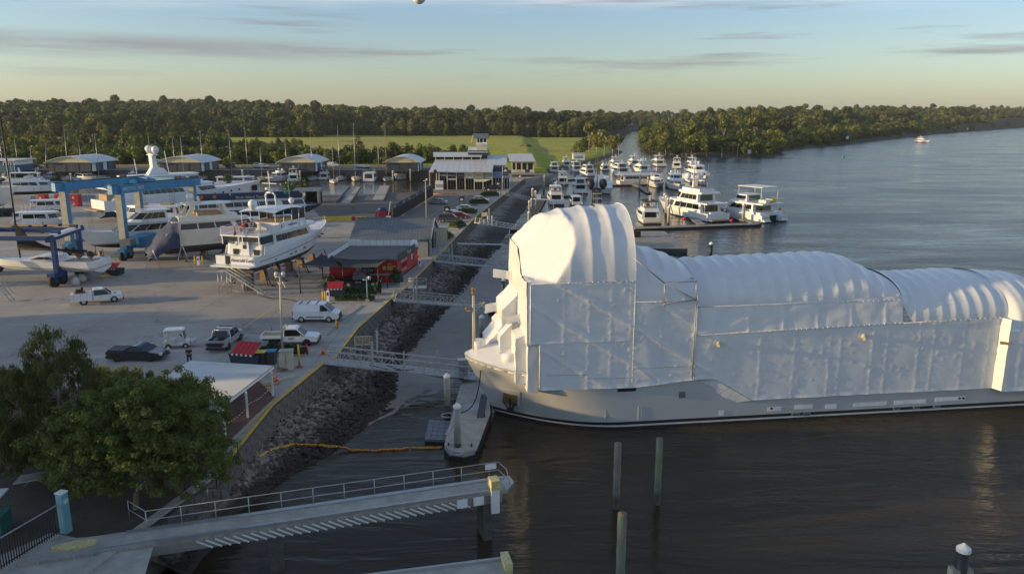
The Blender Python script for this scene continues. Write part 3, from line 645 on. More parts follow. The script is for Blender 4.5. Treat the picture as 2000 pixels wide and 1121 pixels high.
scatter(4200,-0.27,0.20,880,2600,'F',(0.85,1.25));scatter(500,-0.26,0.12,850,930,'C',(0.7,1.2))
scatter(3000,.42,.75,900,2700,'F',(.6,1.0));scatter(1500,.42,.74,750,2200,'M',(.8,1.4));scatter(4600,0.15,0.75,540,2600,'F',(0.5,1.0));scatter(2400,0.15,0.72,525,2200,'M',(0.8,1.3))
xa=np.array([c[0]for c in Xs]);ya=np.array([c[1]for c in Xs]);za,dA,dB=height(xa,ya)
keep=[]
for i,c in enumerate(Xs):
 x,y,kd,s_=c;az=x/y
 inA_,inB_=dA[i]>0,dB[i]>0
 if not(inA_ or inB_):continue
 if inB_ and not inA_:
  d=dB[i]
  if d<9:continue
  if kd=='F' and d<70:continue
  if kd=='M' and d>260:continue
  if 1450<1000+az*FPX<1600 and 700<y<760 and kd=='F':continue
 else:
  if kd=='F' and-0.26<az<0.12 and y<850:continue
  if az<-0.24 and 500<y<790:continue
  if dA[i]<12 and y>330 and az>0:continue
  if x>-12 and y<420:continue
 keep.append((x,y,za[i],kd,s_))
for i in range(1,len(B_shore)-1):
 (x0,y0),(x1,y1)=B_shore[i],B_shore[i+1];d_=math.hypot(x1-x0,y1-y0);nx_,ny_=-(y1-y0)/d_,(x1-x0)/d_
 for _ in range(min(420,int(d_/3.2))):
  t_=rs.random();of=4+60*rs.random()**1.6;keep.append((x0+(x1-x0)*t_+nx_*of,y0+(y1-y0)*t_+ny_*of,min(1.5,.14*of),'M' if of<42 else 'F',rs.uniform(.6,1.15)*(1+y0/2500)*(1 if of<42 else.7)))
for px,py,kd,s_ in((1150,300,'F',.8),(1165,301,'F',.9),(1180,303,'F',.85),(1196,305,'F',.8),(1208,307,'F',.62),(1140,293,'M',1.2),(1155,292,'M',1.2),(1128,299,'M',1),(1186,291,'M',1.1),(1262,287,'M',1.1),(1275,292,'M',1.2),(1300,297,'M',1.2),(1325,299,'M',1.1),(1350,301,'M',1.2),(1380,302,'M',1.15),(1410,302,'M',1.2),(1440,302,'F',.7),(1300,287,'F',.8),(1405,295,'F',.75),(1020,291,'M',.5),(1032,292,'M',.6),(1480,300,'M',1.2),(1500,298,'M',1.2),(1525,294,'M',1.2),(640,332,'C',.55),(820,318,'C',.6),(700,322,'C',.9),(765,320,'C',.95),(735,322,'M',1.1),(850,322,'M',.8),(890,322,'M',.9),(915,322,'M',.7)):
 p=at(px,py,1.6);keep.append((p.x,p.y,1.5 if p.y>330 else 3.4,kd,s_))
keep.sort(key=lambda c:c[1]/c[4])
POOL={'F':FT,'M':MT,'C':CT}
LB={'F':'tall eucalypt with pale trunk in the woodland beyond the water','M':'low rounded mangrove bush on the far bank','C':'narrow dark casuarina in the belt beyond the boat basin'}
nameof={'F':'eucalyptus_tree','M':'mangrove_tree','C':'casuarina_tree'};grp={'F':'eucalypts in the far woodland','M':'mangroves on the far banks','C':'casuarinas beyond the basin'}
got={'F':0,'M':0,'C':0};rest=[]
for x,y,z,kd,s_ in keep:
 tm=rs.choice(POOL[kd])
 if got[kd]<295:
  got[kd]+=1
  r_=empty(nameof[kd],LB[kd],'tree',(x,y,z-0.3),rs.uniform(0,6.28),grp[kd]);r_.scale=(s_,s_,s_*rs.uniform(0.9,1.12))
  reuse('trunk',tm[0],r_);reuse('crown',tm[1],r_)
 else:rest.append((x,y,z-0.3,kd,s_))
def forest_mass(kd):
 pts=[c for c in rest if c[3]==kd]
 if not pts:return
 me=bpy.data.meshes.new('woodland');me.from_pydata([(c[0],c[1],c[2])for c in pts],[],[])
 at_=me.attributes.new('sz','FLOAT','POINT');at_.data.foreach_set('value',[c[4]for c in pts])
 o=bpy.data.objects.new('woodland',me);col.objects.link(o);stuff(o,{'F':'dense distant eucalypt woodland rolling up to the horizon','M':'continuous band of mangroves along the far river bank','C':'thick belt of casuarinas behind the green field'}[kd],'woodland')
 coll=bpy.data.collections.new('woodland_kinds_'+kd)
 for tm in POOL[kd]:
  vb=[];fb=[];mi=[]
  for k,m_ in enumerate(tm):
   base=len(vb);vb+=[tuple(v.co)for v in m_.vertices];fb+=[tuple(base+i for i in p.vertices)for p in m_.polygons];mi+=[k]*len(m_.polygons)
  mj=bpy.data.meshes.new('tree_kind');mj.from_pydata(vb,[],fb);[mj.materials.append(m_.materials[0])for m_ in tm];mj.polygons.foreach_set('material_index',mi)
  coll.objects.link(bpy.data.objects.new('tree_kind',mj))
 ng=bpy.data.node_groups.new('woodland','GeometryNodeTree');ng.interface.new_socket('Geometry',in_out='INPUT',socket_type='NodeSocketGeometry');ng.interface.new_socket('Geometry',in_out='OUTPUT',socket_type='NodeSocketGeometry')
 gi=ng.nodes.new('NodeGroupInput');go=ng.nodes.new('NodeGroupOutput');ip=ng.nodes.new('GeometryNodeInstanceOnPoints');ci=ng.nodes.new('GeometryNodeCollectionInfo')
 ci.inputs['Collection'].default_value=coll;ci.inputs['Separate Children'].default_value=True;ci.inputs['Reset Children'].default_value=True;ip.inputs['Pick Instance'].default_value=True
 m2p=ng.nodes.new('GeometryNodeMeshToPoints');na=ng.nodes.new('GeometryNodeInputNamedAttribute');na.data_type='FLOAT';na.inputs['Name'].default_value='sz'
 rv_=ng.nodes.new('FunctionNodeRandomValue');rv_.data_type='FLOAT_VECTOR';rv_.inputs[0].default_value=(0,0,0);rv_.inputs[1].default_value=(0,0,6.28)
 k=ng.links;k.new(gi.outputs[0],m2p.inputs[0]);k.new(m2p.outputs[0],ip.inputs['Points']);k.new(ci.outputs[0],ip.inputs['Instance']);k.new(na.outputs[0],ip.inputs['Scale']);k.new(rv_.outputs[0],ip.inputs['Rotation']);k.new(ip.outputs[0],go.inputs[0])
 md=o.modifiers.new('woodland','NODES');md.node_group=ng
for kd in 'FMC':forest_mass(kd)
print('trees',len(keep),got,len(rest))
# THE WRAPPED SHIP
mat('wrap',(0.74,0.745,0.75),0.3,var=0.04,scale=0.9,bump=0.14,bscale=5)
mat('wrap_wall',(0.78,0.78,0.785),0.3,var=0.05,scale=0.5,bump=0.12,bscale=6.0)
TH=math.atan2(4.9,36.6);SA=Vector((8.4,58.7,0));SU=Vector((math.cos(TH),math.sin(TH),0));SN=Vector((-SU.y,SU.x,0))
def sl(px,py,off=0.0):
 d=ray(px,py);t=(off+SA.dot(SN))/d.dot(SN);p=Vector((0,0,CAM_H))+d*t
 return((p-SA).dot(SU),p.z)
def sw(s,o,z):return SA+SU*s+SN*o+Vector((0,0,z))
ship=empty('ship','large grey ship moored at the pontoon, its decks sealed in white shrink wrap','ship',SA,TH)
def stem(z):return-9.3-2.6*max(0,z)/5.4-(0.5*z if z<0 else 0)
def hb(d,z):
 t=min(1,max(0,z/5.0));Le=10.5+(8.0-10.5)*t;x=min(1,max(0,d/Le));g=(1-(1-x)**2)**(1.05-0.3*t)
 return 5.0*g
zl=[-1.5,0.0,0.20,0.33,0.36,0.62,0.64,1.5,2.6,3.6]
ds=[0,.12,.3,.6,1,1.5,2,3,4,5,6,7,8,9,10,11,13,16,20,25,30,35,40,45,50,55,60,63]
def sheer(s):return 5.4-0.9*min(1,max(0,(s+11.9)/9))
def hullgrid(side):
 rows=[]
 for z0 in zl+['s1','s2']:
  row=[]
  for d in ds:
   z=z0 if not isinstance(z0,str)else sheer(stem(5)+d)-(0.28 if z0=='s1' else 0)
   s=stem(z)+d;y=5+side*hb(d,z)*(1.0 if s<45 else 1-0.0009*(s-45)**2);row.append((s,y,z))
  rows.append(row)
 return rows
bA=MB();bB=MB()
names=[('hull','hull_ship'),('boot_stripe','black_paint'),('waterline_stripe','sign_white'),('rubbing_rail','hull_rail')]
parts_={k:MB()for k in('low','white','black','hull','rail')}
for side in(-1,1):
 g_=hullgrid(side)
 def put(k,a,c):parts_[k].grid(g_[a:c])
 put('low',0,3);put('white',2,4);put('black',4,6);put('hull',3,5);put('hull',5,11);put('rail',10,12)
parts_['hull'].add([(51.5,0,-1),(51.5,10,-1),(53,10,5),(53,0,5)],[(0,1,2,3)])
parts_['low'].build('hull_bottom','antifoul_black',ship);parts_['white'].build('waterline_stripe','sign_white',ship);parts_['black'].build('boot_stripe','black_paint',ship)
hull=parts_['hull'].build('hull','hull_ship',ship);parts_['rail'].build('bulwark','hull_ship',ship)
b=MB()
for side in(-1,1):
 pr=[(stem(sheer(stem(5)+d)-0.3)+d,5+side*(hb(d,4.9)+0.04),sheer(stem(5)+d)-0.3)for d in ds[:20]]
 b.path(pr,0.06,5)
b.build('rubbing_rail','hull_rail',ship)
b=MB();n=len(ds);b.grid([[(stem(4)+d,5-hb(d,5)*.97,4.4)for d in ds],[(stem(4)+d,5+hb(d,5)*.97,4.4)for d in ds]]);b.build('deck','hull_ship',ship)
def wr(x,y,k=1.0):return k*(mnoise.noise((x,y,0.3))*0.6+0.4*mnoise.noise((x*2.3,y*2.3,5.1)))
COLS=[-6.9,-4.4,-2.4,-0.6,1.0,3.5,6.2,8.9,12.0,15.0,18.1,19.0,21.9,23.2,26.1,27.4,30.2,32.6,35,37.5,40,43,46,49]
NODES=[]
rs=random.Random(3)
for c in COLS:
 for z in np.arange(2.6,12.3,0.52):
  if rs.random()<0.75:NODES.append((c+rs.uniform(-.12,.12),z+rs.uniform(-.1,.1),rs.uniform(0.02,0.05),rs.uniform(0.06,0.10)))
for _ in range(260):NODES.append((rs.uniform(-6.5,34),rs.uniform(2.5,12),rs.uniform(0.012,0.045),rs.uniform(0.06,0.16)))
NA=np.array(NODES)
def bumps(s,z):
 d2=(NA[:,0]-s)**2+(NA[:,1]-z)**2;m_=d2<0.16
 if not m_.any():return 0.0
 a=NA[m_];return float(np.sum(a[:,2]*np.exp(-d2[m_]/(a[:,3]**2))))
def wallpart(name,s0,s1,zb,zt,y0=-0.15,step=0.13,lean=0.0,zstep=0.13,diag=True):
 """cloth wall between bottom line zb(s) and top line zt(s), pulled over scaffold nodes"""
 rows=[];ns=max(2,int((s1-s0)/step));
 nz_=max(2,int((max(zt(s0),zt(s1))-min(zb(s0),zb(s1)))/zstep))
 for i in range(ns+1):
  s=s0+(s1-s0)*i/ns;row=[];a,c=zb(s),zt(s)
  near_c=min(abs(s-q_)for q_ in COLS)
  for j in range(nz_+1):
   z=a+(c-a)*j/nz_
   y=y0+lean*(z-a)-bumps(s,z)-0.012*math.exp(-(near_c/0.10)**2)+0.06*wr(s*0.25,z*0.25)+0.007*wr(s*1.6,z*1.6+3)+0.006*wr((s+z)*3.5,(s-z)*.6)
   if diag:
    for k in range(-3,12):
     dd=(s*0.62+z)-(3.2+3.1*k);
     if abs(dd)<0.5:y-=0.05*math.exp(-(dd/0.16)**2)*(1 if s<8 else 0.25)
   y-=0.03*math.exp(-((z-a)/0.14)**2)*(1+math.sin(s*2.3+2*math.sin(s*.9))*.6)
   row.append((s,y,z))
  rows.append(row)
 b=MB();b.grid(rows);return b.build(name,'wrap_wall',ship,fix=False)
lerp=lambda x,a,b_,c,d:c+(d-c)*min(1,max(0,(x-a)/(b_-a)))
jag=lambda s:0.03*mnoise.noise((s*.9,3,0))+0.015*mnoise.noise((s*3.1,7,0))
wallpart('wrap_panel',-6.3,1.25,lambda s:3.72-0.02*(s+6)+jag(s),lambda s:7.55,-0.15)
wallpart('wrap_panel',-7.05,1.25,lambda s:7.55,lambda s:12.38+jag(s)*.5,-0.17)
wallpart('wrap_panel',1.25,6.4,lambda s:lerp(s,1.2,6.4,3.55,4.0)+jag(s),lambda s:10.68+jag(s)*.5,-0.15)
wallpart('wrap_panel',6.4,33.4,lambda s:lerp(s,8.2,11.6,4.0,2.0)+jag(s),lambda s:7.8+(s-6.4)*0.02+jag(s)*.6,-0.13,diag=True)
wallpart('wrap_panel',34.0,51.5,lambda s:1.95+jag(s),lambda s:7.3+jag(s),-0.95,step=0.2,zstep=0.2)
def seam(pts,r=0.022):
 b=MB();b.path(pts,r,5)
 for p,q_ in zip(pts[:-1],pts[1:]):
  p=Vector(p);q_=Vector(q_);n=int((q_-p).length/0.45)
  for i in range(n):c=p.lerp(q_,(i+.5)/n);b.ball(c+Vector((rs.uniform(-.03,.03),-0.03,rs.uniform(-.03,.03))),rs.uniform(0.03,0.055),6)
 return b.build('wrap_seam','wrap',ship)
seam([(-7.05,-.24,12.38),(1.25,-.24,12.4)]);seam([(1.25,-.22,4),(1.25,-.22,12.3)]);seam([(6.4,-.2,4.0),(6.4,-.2,10.7)]);seam([(1.3,-.2,10.68),(6.4,-.2,10.68)],.03)
seam([(6.5,-.2,7.8),(24.3,-.2,8.16),(33.4,-.2,8.34)]);seam([(-7.05,-.2,7.55),(-7.05,-.2,12.3)],.05);seam([(-6.3,-.2,3.8),(-6.3,-.2,7.5)],.05)
b=MB();b.path([(-5.8,-.2,4.95),(-2.4,-.2,4.85),(-2.4,-.2,4.55),(-.2,-.2,4.45),(1.2,-.2,4.45)],0.01,4);b.path([(1.3,-.19,5.2),(6.3,-.19,5.2)],0.01,4);b.build('wrap_seam','rust',ship)
def arch(name,s0,s1,prof,rib,sag,step=0.11,nphi=46,zext=0.0,phase=0.0,front=None,m='wrap'):
 """vault: prof(s)->(y_near, y_far, z_eave, crest, power); cloth sags between the rib hoops"""
 rows=[];ns=max(2,int((s1-s0)/step))
 for i in range(ns+1):
  s=s0+(s1-s0)*i/ns;yn,yf,ze,cr,pw=prof(s);row=[]
  u=(s-phase)/rib;fr=abs(math.sin(PI*u))**0.75
  for j in range(nphi+1):
   ph=PI*j/nphi;cy=(yn+yf)/2;ry=(yf-yn)/2;c_,s_=math.cos(ph),math.sin(ph)
   h=(cr-ze)
   k=1-(sag*fr*(0.25+0.75*s_))/max(1.5,h)*(0.8+0.5*wr(s*.5,ph*2+u//1))
   y=cy-ry*(abs(c_)**pw)*(1 if c_>0 else-1)*(1-(1-k)*.9);z=ze+h*(s_**pw)*k
   z+=0.035*wr(s*1.1,ph*4)*s_+0.016*wr(s*4,ph*9)+.012*wr(s*9,ph*3);
   if front:z=min(z,front(s,y))if front(s,y)<z else z
   row.append((s,y,z))
  rows.append(row)
 b=MB();b.grid(rows);return b.build(name,m,ship,fix=False)
def I(s,xs,vs):return float(np.interp(s,xs,vs))
tw=lambda s:(-0.17,10.2,12.38,I(s,[-7.3,-6.4,-5,-2.8,0.6,1.3],[16.6,16.9,17.35,17.75,17.95,17.9]),0.9)
def frontf(s,o):return 13.5+1.32*(s+8.0)-1.05*max(0,4.6-o)+(0.10*math.sin(o*6.3))*0.6
arch('wrap_roof',-7.3,1.3,tw,1.75,0.26,phase=-0.4,front=lambda s,o:max(12.4,frontf(s,o)))
s2=lambda s:(-0.15,10.15,10.68,I(s,[1.2,3,4.6,5.6,6.5],[14.6,14.35,13.95,13.5,13.1]),0.92)
arch('wrap_roof',1.3,6.45,s2,1.35,0.16,phase=1.3)
s3=lambda s:(0.15,10.0,I(s,[20.5,24.3,24.9],[10.02,10.0,8.2]),I(s,[6.4,8,19.5,21,23,25,26],[12.95,13.1,13.35,13.2,12.2,11.3,11.25]),0.92)
arch('wrap_roof',6.4,24.35,s3,1.36,0.17,phase=6.4)
rows=[]
for i in range(140):
 s=6.4+17.9*i/139;row=[]
 for j in range(18):
  t_=j/17;z=7.8+(s-6.4)*0.02+2.25*t_;row.append((s,-0.16+0.33*t_-0.03*abs(math.sin(PI*(s-6.4)/2.7))+0.05*wr(s*.6,z)-0.06*math.exp(-(((s-6.4)/2.98)%1-.5)**2/.002)*(1-t_),z))
 rows.append(row)
b=MB();b.grid(rows);b.build('wrap_panel','wrap',ship,fix=False);seam([(6.5,.12,10.05),(24.2,.12,10.08)],.03)
s4=lambda s:(I(s,[24.3,25.2],[0.1,-0.14]),10.0,I(s,[24.3,25.2,33.5,36,52],[9.7,8.22,8.36,7.4,7.2]),I(s,[24.3,26,29,32,38,42,50],[11.75,11.35,11.4,11.5,11.05,9.7,8.2]),0.93)
arch('wrap_roof',24.3,34.0,s4,1.22,0.15,phase=24.3)
s5=lambda s:(I(s,[33.9,34.6],[-0.16,-0.96]),10.2,7.3,I(s,[33.9,38,42,51],[11.45,11.05,9.7,8.3]),0.9)
arch('wrap_roof',33.9,51.5,s5,1.3,0.16,step=0.16,phase=34)
def cap(pts,name='wrap_panel',m='wrap'):
 b=MB();b.add(pts,[tuple(range(len(pts)))]);b.build(name,m,ship,fix=False)
for s,pf,zlow in((1.3,tw,10.7),(6.42,s2,9.9)):
 yn,yf,ze,cr,pw=pf(s);pts=[(s,yf,zlow)]+[(s,(yn+yf)/2-(yf-yn)/2*(abs(math.cos(p))**pw)*(1 if math.cos(p)>0 else-1),ze+(cr-ze)*math.sin(p)**pw)for p in[PI-PI*k/24 for k in range(25)]]+[(s,yn,zlow)]
 cap([(x-.02,y,z)for x,y,z in pts])
rows=[[(33.4+0.05*wr(z*2,t_*4)+0.25*t_,-0.14-0.82*t_+0.04*wr(z*3,t_),z*(1-0.0*t_))for t_ in(0,.25,.5,.75,1)]for z in np.linspace(2.0,8.3,30)]
b=MB();b.grid(rows);b.build('wrap_fold','wrap',ship,fix=False)
b=MB();b.add([(33.65,-.96,7.2),(34.6,-.96,7.3),(34.6,-.2,8.3),(33.4,-.16,8.34)],[(0,1,2,3)]);b.add([(33.65,-.96,1.95),(34.05,-.96,1.95),(34.05,-.96,7.3),(33.65,-.96,7.2)],[(0,1,2,3)]);b.build('wrap_fold','wrap',ship,fix=False)
rows=[]
for i in range(40):
 s=6.9+4.9*i/39;zt_=lerp(s,8.2,11.6,4.0,2.0);rows.append([(s-1.6*t_*(i/39),-0.13+0.15*t_+.05*wr(s*2,t_*3),zt_-0.05-0.42*t_*(0.4+math.sin(i/39*PI))*(1+0.4*wr(s*2,1)))for t_ in(0,.3,.6,1)])
b=MB();b.grid(rows);b.build('wrap_hem','wrap',ship,fix=False)
def clothbox(s0,s1,o0,o1,z0,z1,z1f=None,seed=0,jit=0.07):
 z1f=z1 if z1f is None else z1f;b=MB();N_=9
 def J(x,y,z,a):return(x+a*jit*wr(y*1.3+seed,z*1.3),y+a*jit*.6*wr(x+seed,z*1.1),z+a*jit*.8*wr(x*1.7,y*1.7+seed))
 b.grid([[J(s0,o0+(o1-o0)*i/N_,z0+(z1f-z0)*j/N_,1.6)for i in range(N_+1)]for j in range(N_+1)])
 b.grid([[J(s0+(s1-s0)*i/N_,o0,z0+((z1f+(z1-z1f)*i/N_)-z0)*j/N_,1)for i in range(N_+1)]for j in range(N_+1)])
 b.grid([[J(s0+(s1-s0)*i/N_,o0+(o1-o0)*j/N_,z1f+(z1-z1f)*i/N_,1)for i in range(N_+1)]for j in range(N_+1)])
 b.grid([[J(s0+(s1-s0)*i/N_,o1,z0+((z1f+(z1-z1f)*i/N_)-z0)*j/N_,1)for i in range(N_+1)]for j in range(N_+1)])
 return b.build('wrap_front','wrap',ship,fix=False)
clothbox(-7.3,-7.0,-0.17,10.2,7.4,12.5,12.5,1,0.12)
rows=[]
for i in range(36):
 o=-0.17+10.37*i/35;row=[]
 for j in range(12):
  t_=j/11;zt_=max(12.5,frontf(-7.3,o));zt_=min(zt_,12.38+(16.6-12.38)*max(0.0,1-((o-5.015)/5.19)**2)**0.45)
  z=7.4+(zt_-7.4)*t_;row.append((-7.32-0.55*math.sin(t_*PI*.5)*math.sin(PI*i/35)*0-0.10*abs(math.sin(o*2.6))*t_+.1*wr(o*1.5,z),o,z))
 rows.append(row)
b=MB();b.grid(rows);b.build('wrap_front','wrap',ship,fix=False)
clothbox(-8.05,-6.9,1.0,9.6,3.9,8.1,7.7,2);clothbox(-9.0,-8.0,3.6,9.8,4.6,8.2,7.2,3);clothbox(-8.6,-7.2,5.2,10.0,7.4,10.4,9.0,4);clothbox(-7.2,-6.3,0.2,3,3.4,7.55,7.55,5)
clothbox(-9.9,-8.9,5.6,9.6,4.6,7.0,5.9,6)
for(s,o,z,w_,h_,tl)in((-9.0,8.6,10.9,1.5,.75,.25),(-9.7,9.0,8.0,1.3,.8,-.2),(-8.5,3.2,8.6,1.5,.6,-.3),(-9.1,3.3,5.6,1.1,.6,-.3)):
 b=MB();b.grid([[(s+w_*i/4,o+.35*math.sin(i*.9)*.3,z+h_*j/4+tl*(4-i)/4+.04*wr(i*.9,j*.7))for j in range(5)]for i in range(5)]);b.grid([[(s+w_*i/4,o+.7*j/3,z+tl*(4-i)/4+.03*wr(i,j))for j in range(4)]for i in range(5)]);b.build('wrap_flap','wrap',ship,fix=False)
rows=[]
for i in range(26):
 d=0.05+3.9*i/25;s=stem(5.4)+d;hw=hb(d,5)+0.03;row=[]
 for j in range(17):
  t_=-1+2*j/16;row.append((s,5+hw*t_,sheer(s)+0.02+(0.25+0.27*d)*(1-abs(t_)**1.6)*min(1,d)+.03*wr(s*2,t_*3)))
 rows.append(row)
b=MB();b.grid(rows);b.build('foredeck_cover','wrap',ship,fix=False)
b=MB();b.tube((-10.6,5.2,5.6),(-10.6,5.2,6.5),0.55,n=14);b.build('winch_cover','wrap',ship)
b=MB();b.tube((-8.9,2.5,5.6),(-7.9,2.2,5.75),0.42,n=14);b.build('wrap_tube','wrap',ship)
mb_=MB();mz=10.4
mb_.tube((-11.05,5.0,5.4),(-11.05,5.0,mz),0.13,0.10,n=8);mast=mb_.build('mast','pole_cream',ship)
b=MB();b.tube((-11.05,5,9.55),(-10.1,5,9.8),0.035);b.tube((-11.05,5,9.0),(-10.1,5,9.8),0.03);b.tube((-11.6,5,9.1),(-11.05,5,9.1),0.03);b.build('cross_arm','pole_cream',mast)
for p in((-11.05,4.9,mz+.1),(-11.05,4.9,mz+.42),(-11.6,4.95,9.15)):
 b=MB();b.lathe(p,[(.1,0),(.16,.05),(.16,.25),(.1,.3)],8);b.build('navigation_light','rust',mast)
b=MB();b.tube((-11.05,5,9.9),(-11.6,4.6,5.4),0.012,n=4);b.tube((-11.05,5,9.9),(-10.2,5.8,5.7),0.012,n=4);b.build('stay','black_paint',mast)
def on_hull(px0,py0,px1,py1,name,m,t=0.03,lift=0.0,side=None):
 s0,z0=sl(px0,py1);s1,z1=sl(px1,py0);
 y=lambda s,z:5-hb(s-stem(z),z)-0.01-lift
 b=MB();q_=[(s0,y(s0,z0),z0),(s1,y(s1,z0),z0),(s1,y(s1,z1),z1),(s0,y(s0,z1),z1)];b.slab(q_,0,1,0,1,t);return b.build(name,m,ship)
on_hull(1206,757,1242,765,'hull_opening','interior');lou=on_hull(1325,764,1338,777,'louvre','alu_worn')
s0,z0=sl(1325,777);s1,z1=sl(1338,764);
for k in range(5):b=MB();b.bx(s0,s1,-.08,-.05,z0+(z1-z0)*(k+.2)/5,z0+(z1-z0)*(k+.55)/5);o=b.build('louvre_slat','black_paint',lou)
for a in((1404,801,1414,811),(1499,794,1526,803),(1552,789,1587,799),(1612,788,1634,798),(1667,783,1732,794),(1746,779,1809,790),(1826,773,1886,784)):on_hull(*a,'pale_plate','pale_patch',0.015)
for a in((1546,805,1562,812),(1568,805,1583,812),(1744,794,1758,800),(1783,792,1797,798),(1823,790,1837,796)):f_=on_hull(*a,'window','alu_worn',0.02);on_hull(a[0]+1,a[1]+1,a[2]-1,a[3]-1,'porthole_glass','glass_teal',0.035)
for px_,py_ in((1217,826),(1506,797),(1873,777),(1881,777)):
 s_,z_=sl(px_,py_);b=MB();b.tube((s_,.02,z_),(s_,-.12,z_),.09,n=8);b.build('outlet','black_paint',ship)
for px_,py_,l_ in((1182,812,1.0),(1246,812,1.2),(1252,812,1.2)):
 s_,z_=sl(px_,py_);b=MB();b.bx(s_,s_+.03,5-hb(s_-stem(z_),z_)-.03,5-hb(s_-stem(z_),z_)+.2,.7,.7+l_);b.build('weld_strip','hull_rail',ship)
sa,za=-8.25,1.9
def hy_(s,z):return 5-hb(s-stem(z),z)
b=MB();q_=[(sa-.8,hy_(sa-.8,1.1)-.03,1.1),(sa+.9,hy_(sa+.9,1.1)-.03,1.1),(sa+.7,hy_(sa+.7,2.9)-.03,2.9),(sa-.7,hy_(sa-.7,2.9)-.03,2.9)];b.slab(q_,0,1,0,1,.05);pk_=b.build('anchor_pocket','hull_ship',ship)
b=MB();q2=[Vector(q_[k])for k in range(4)];b.slab(q2,.15,.85,.15,.8,.02,off=.06);b.build('pocket_recess','rust',pk_)
yb=hy_(sa,1.7)-.25
b=MB();b.bar((sa,yb,1.0),(sa,yb+.05,2.3),.16,.16);b.bar((sa-.55,yb-.1,1.75),(sa,yb-.05,.95),.22,.12);b.bar((sa+.55,yb-.1,1.75),(sa,yb-.05,.95),.22,.12);b.bar((sa-.3,yb,1.0),(sa+.3,yb,1.0),.3,.2);b.build('anchor','black_paint',ship)
for px_,py_ in((1400,670),(1683,657)):
 s_,z_=sl(px_,py_);b=MB();b.tube((s_+.15,-.1,z_+.1),(s_-.08,-.45,z_-.08),.18,n=12,cap=False);b.tube((s_-.07,-.44,z_-.08),(s_+.1,-.2,z_+.05),.15,n=12);o=b.build('pipe_sleeve','cream_paint',ship)
b=MB();s_,z_=sl(1950,665);b.bar((s_-.35,-.6,z_),(s_+.25,-1.0,z_),.15,.22);b.build('pipe_sleeve','timber',ship)
fr=MB();F={}
for k,(px_,py_)in{'a':(1237,503),'b':(1298,553),'c':(1360,549),'d':(1360,586),'e':(1298,592)}.items():s_,z_=sl(px_,py_,-0.3);F[k]=(s_,-0.3,z_)
for a,c in(('b','c'),('c','d'),('b','e'),('b','d'),('d','e')):fr.tube(F[a],F[c],0.045,n=6)
fr.tube(F['a'],F['b'],.06);fr.tube(F['e'],(F['e'][0],-.2,10.3),.05);fr.tube(F['d'],(F['d'][0],-.2,4.2),.045);fr.tube(F['c'],(F['c'][0],1.2,F['c'][2]),.045);fr.build('scaffold_frame','alu_worn',ship)
for px_,py_ in((1053,460),(1078,446),(1084,454),(1076,467)):
 s_,z_=sl(px_,py_,5);b=MB();b.ball((s_-.2,4.6,z_+.05),.09,6,sz=.5);b.build('tear','black_paint',ship)
 # WATERSIDE
def gangway(px0,px1,z0,z1,wid,hgt,n,label,gate=None,mt='alu',yellow=True):
 p=at(*px0,z0);q_=at(*px1,z1);L_=(q_-p).length;ang=math.atan2(q_.y-p.y,q_.x-p.x);sl_=(q_.z-p.z)/L_
 r_=empty('gangway',label,'gangway',(p.x,p.y,p.z),ang,'gangways down to the pontoons')
 H_=lambda x:sl_*x
 b=MB();b.bar((0,wid/2,.06),(L_,wid/2,H_(L_)+.06),wid,.05);b.build('walkway','alu_worn',r_)
 nb=int(L_/0.45);b=MB()
 for i in range(nb):x=L_*(i+.5)/nb;b.bx(x-.03,x+.03,.05,wid-.05,H_(x)+.085,H_(x)+.11)
 o=b.build('tread_bars','steel_galv',r_);o['kind']='stuff'
 for y in(0,wid):
  for z,w_ in((0.0,.10),(hgt,.10),(hgt*.45,.045)):
   b=MB();b.bar((0 if z<.3 else.35,y,z+.02),(L_,y,H_(L_)+z+.02),w_,w_*1.3);b.build('chord' if w_>.05 else 'mid_rail',mt,r_)
  for i in range(n+1):
   x=.35+(L_-.35)*i/n;b=MB();b.bar((x,y,H_(x)),(x+.001,y,H_(x)+hgt),.05,.05);b.build('upright',mt,r_)
  for i in range(n):
   xa=.35+(L_-.35)*i/n;xb=.35+(L_-.35)*(i+1)/n;
   b=MB();b.bar((xa,y,H_(xa)+(hgt if i%2==0 else 0)),(xb,y,H_(xb)+(0 if i%2==0 else hgt)),.055,.055);b.build('brace',mt,r_)
  b=MB();b.bar((0,y,0),(.36,y,hgt),.08,.08);b.build('end_post','yellow_faded' if yellow else mt,r_)
 if gate is not None:
  g0=gate*L_;b=MB()
  for y in(0,wid):b.bar((g0,y,H_(g0)-.3),(g0+.001,y,H_(g0)+2.1),.12,.12)
  b.build('gate_post',mt,r_)
  b=MB();b.bar((g0-1.6,wid,1.95),(g0,wid,1.95),.05,.05);b.bar((g0-1.6,wid,1.15),(g0,wid,1.15),.05,.05);b.bar((g0-1.6,wid,0),(g0-1.599,wid,1.95),.05,.05);gt=b.build('side_screen','cream_paint' if mt=='alu' else mt,r_)
  for i in range(12):b=MB();b.bx(g0-1.55+i*.13,g0-1.52+i*.13,wid-.02,wid+.02,1.15,1.95);b.build('picket','cream_paint',gt)
  b=MB();b.ext([(g0+.35,.2),(g0+.5,.2),(g0+.55,2.4),(g0+.45,2.7),(g0+.35,2.4)],wid-.02,wid+.02);b.build('gate_leaf',mt,r_)
 return r_
g1=gangway((633,711),(927,742),3.12,0.95,1.75,1.15,14,'longest and nearest aluminium truss gangway running down to the ship pontoon',gate=.31)
for x in(.55,.78):
 b=MB();L_=13.0;b.bar((x*L_,0,-1.0),(x*L_+.001,0,.9),.12,.12);b.build('hanger','alu',g1)
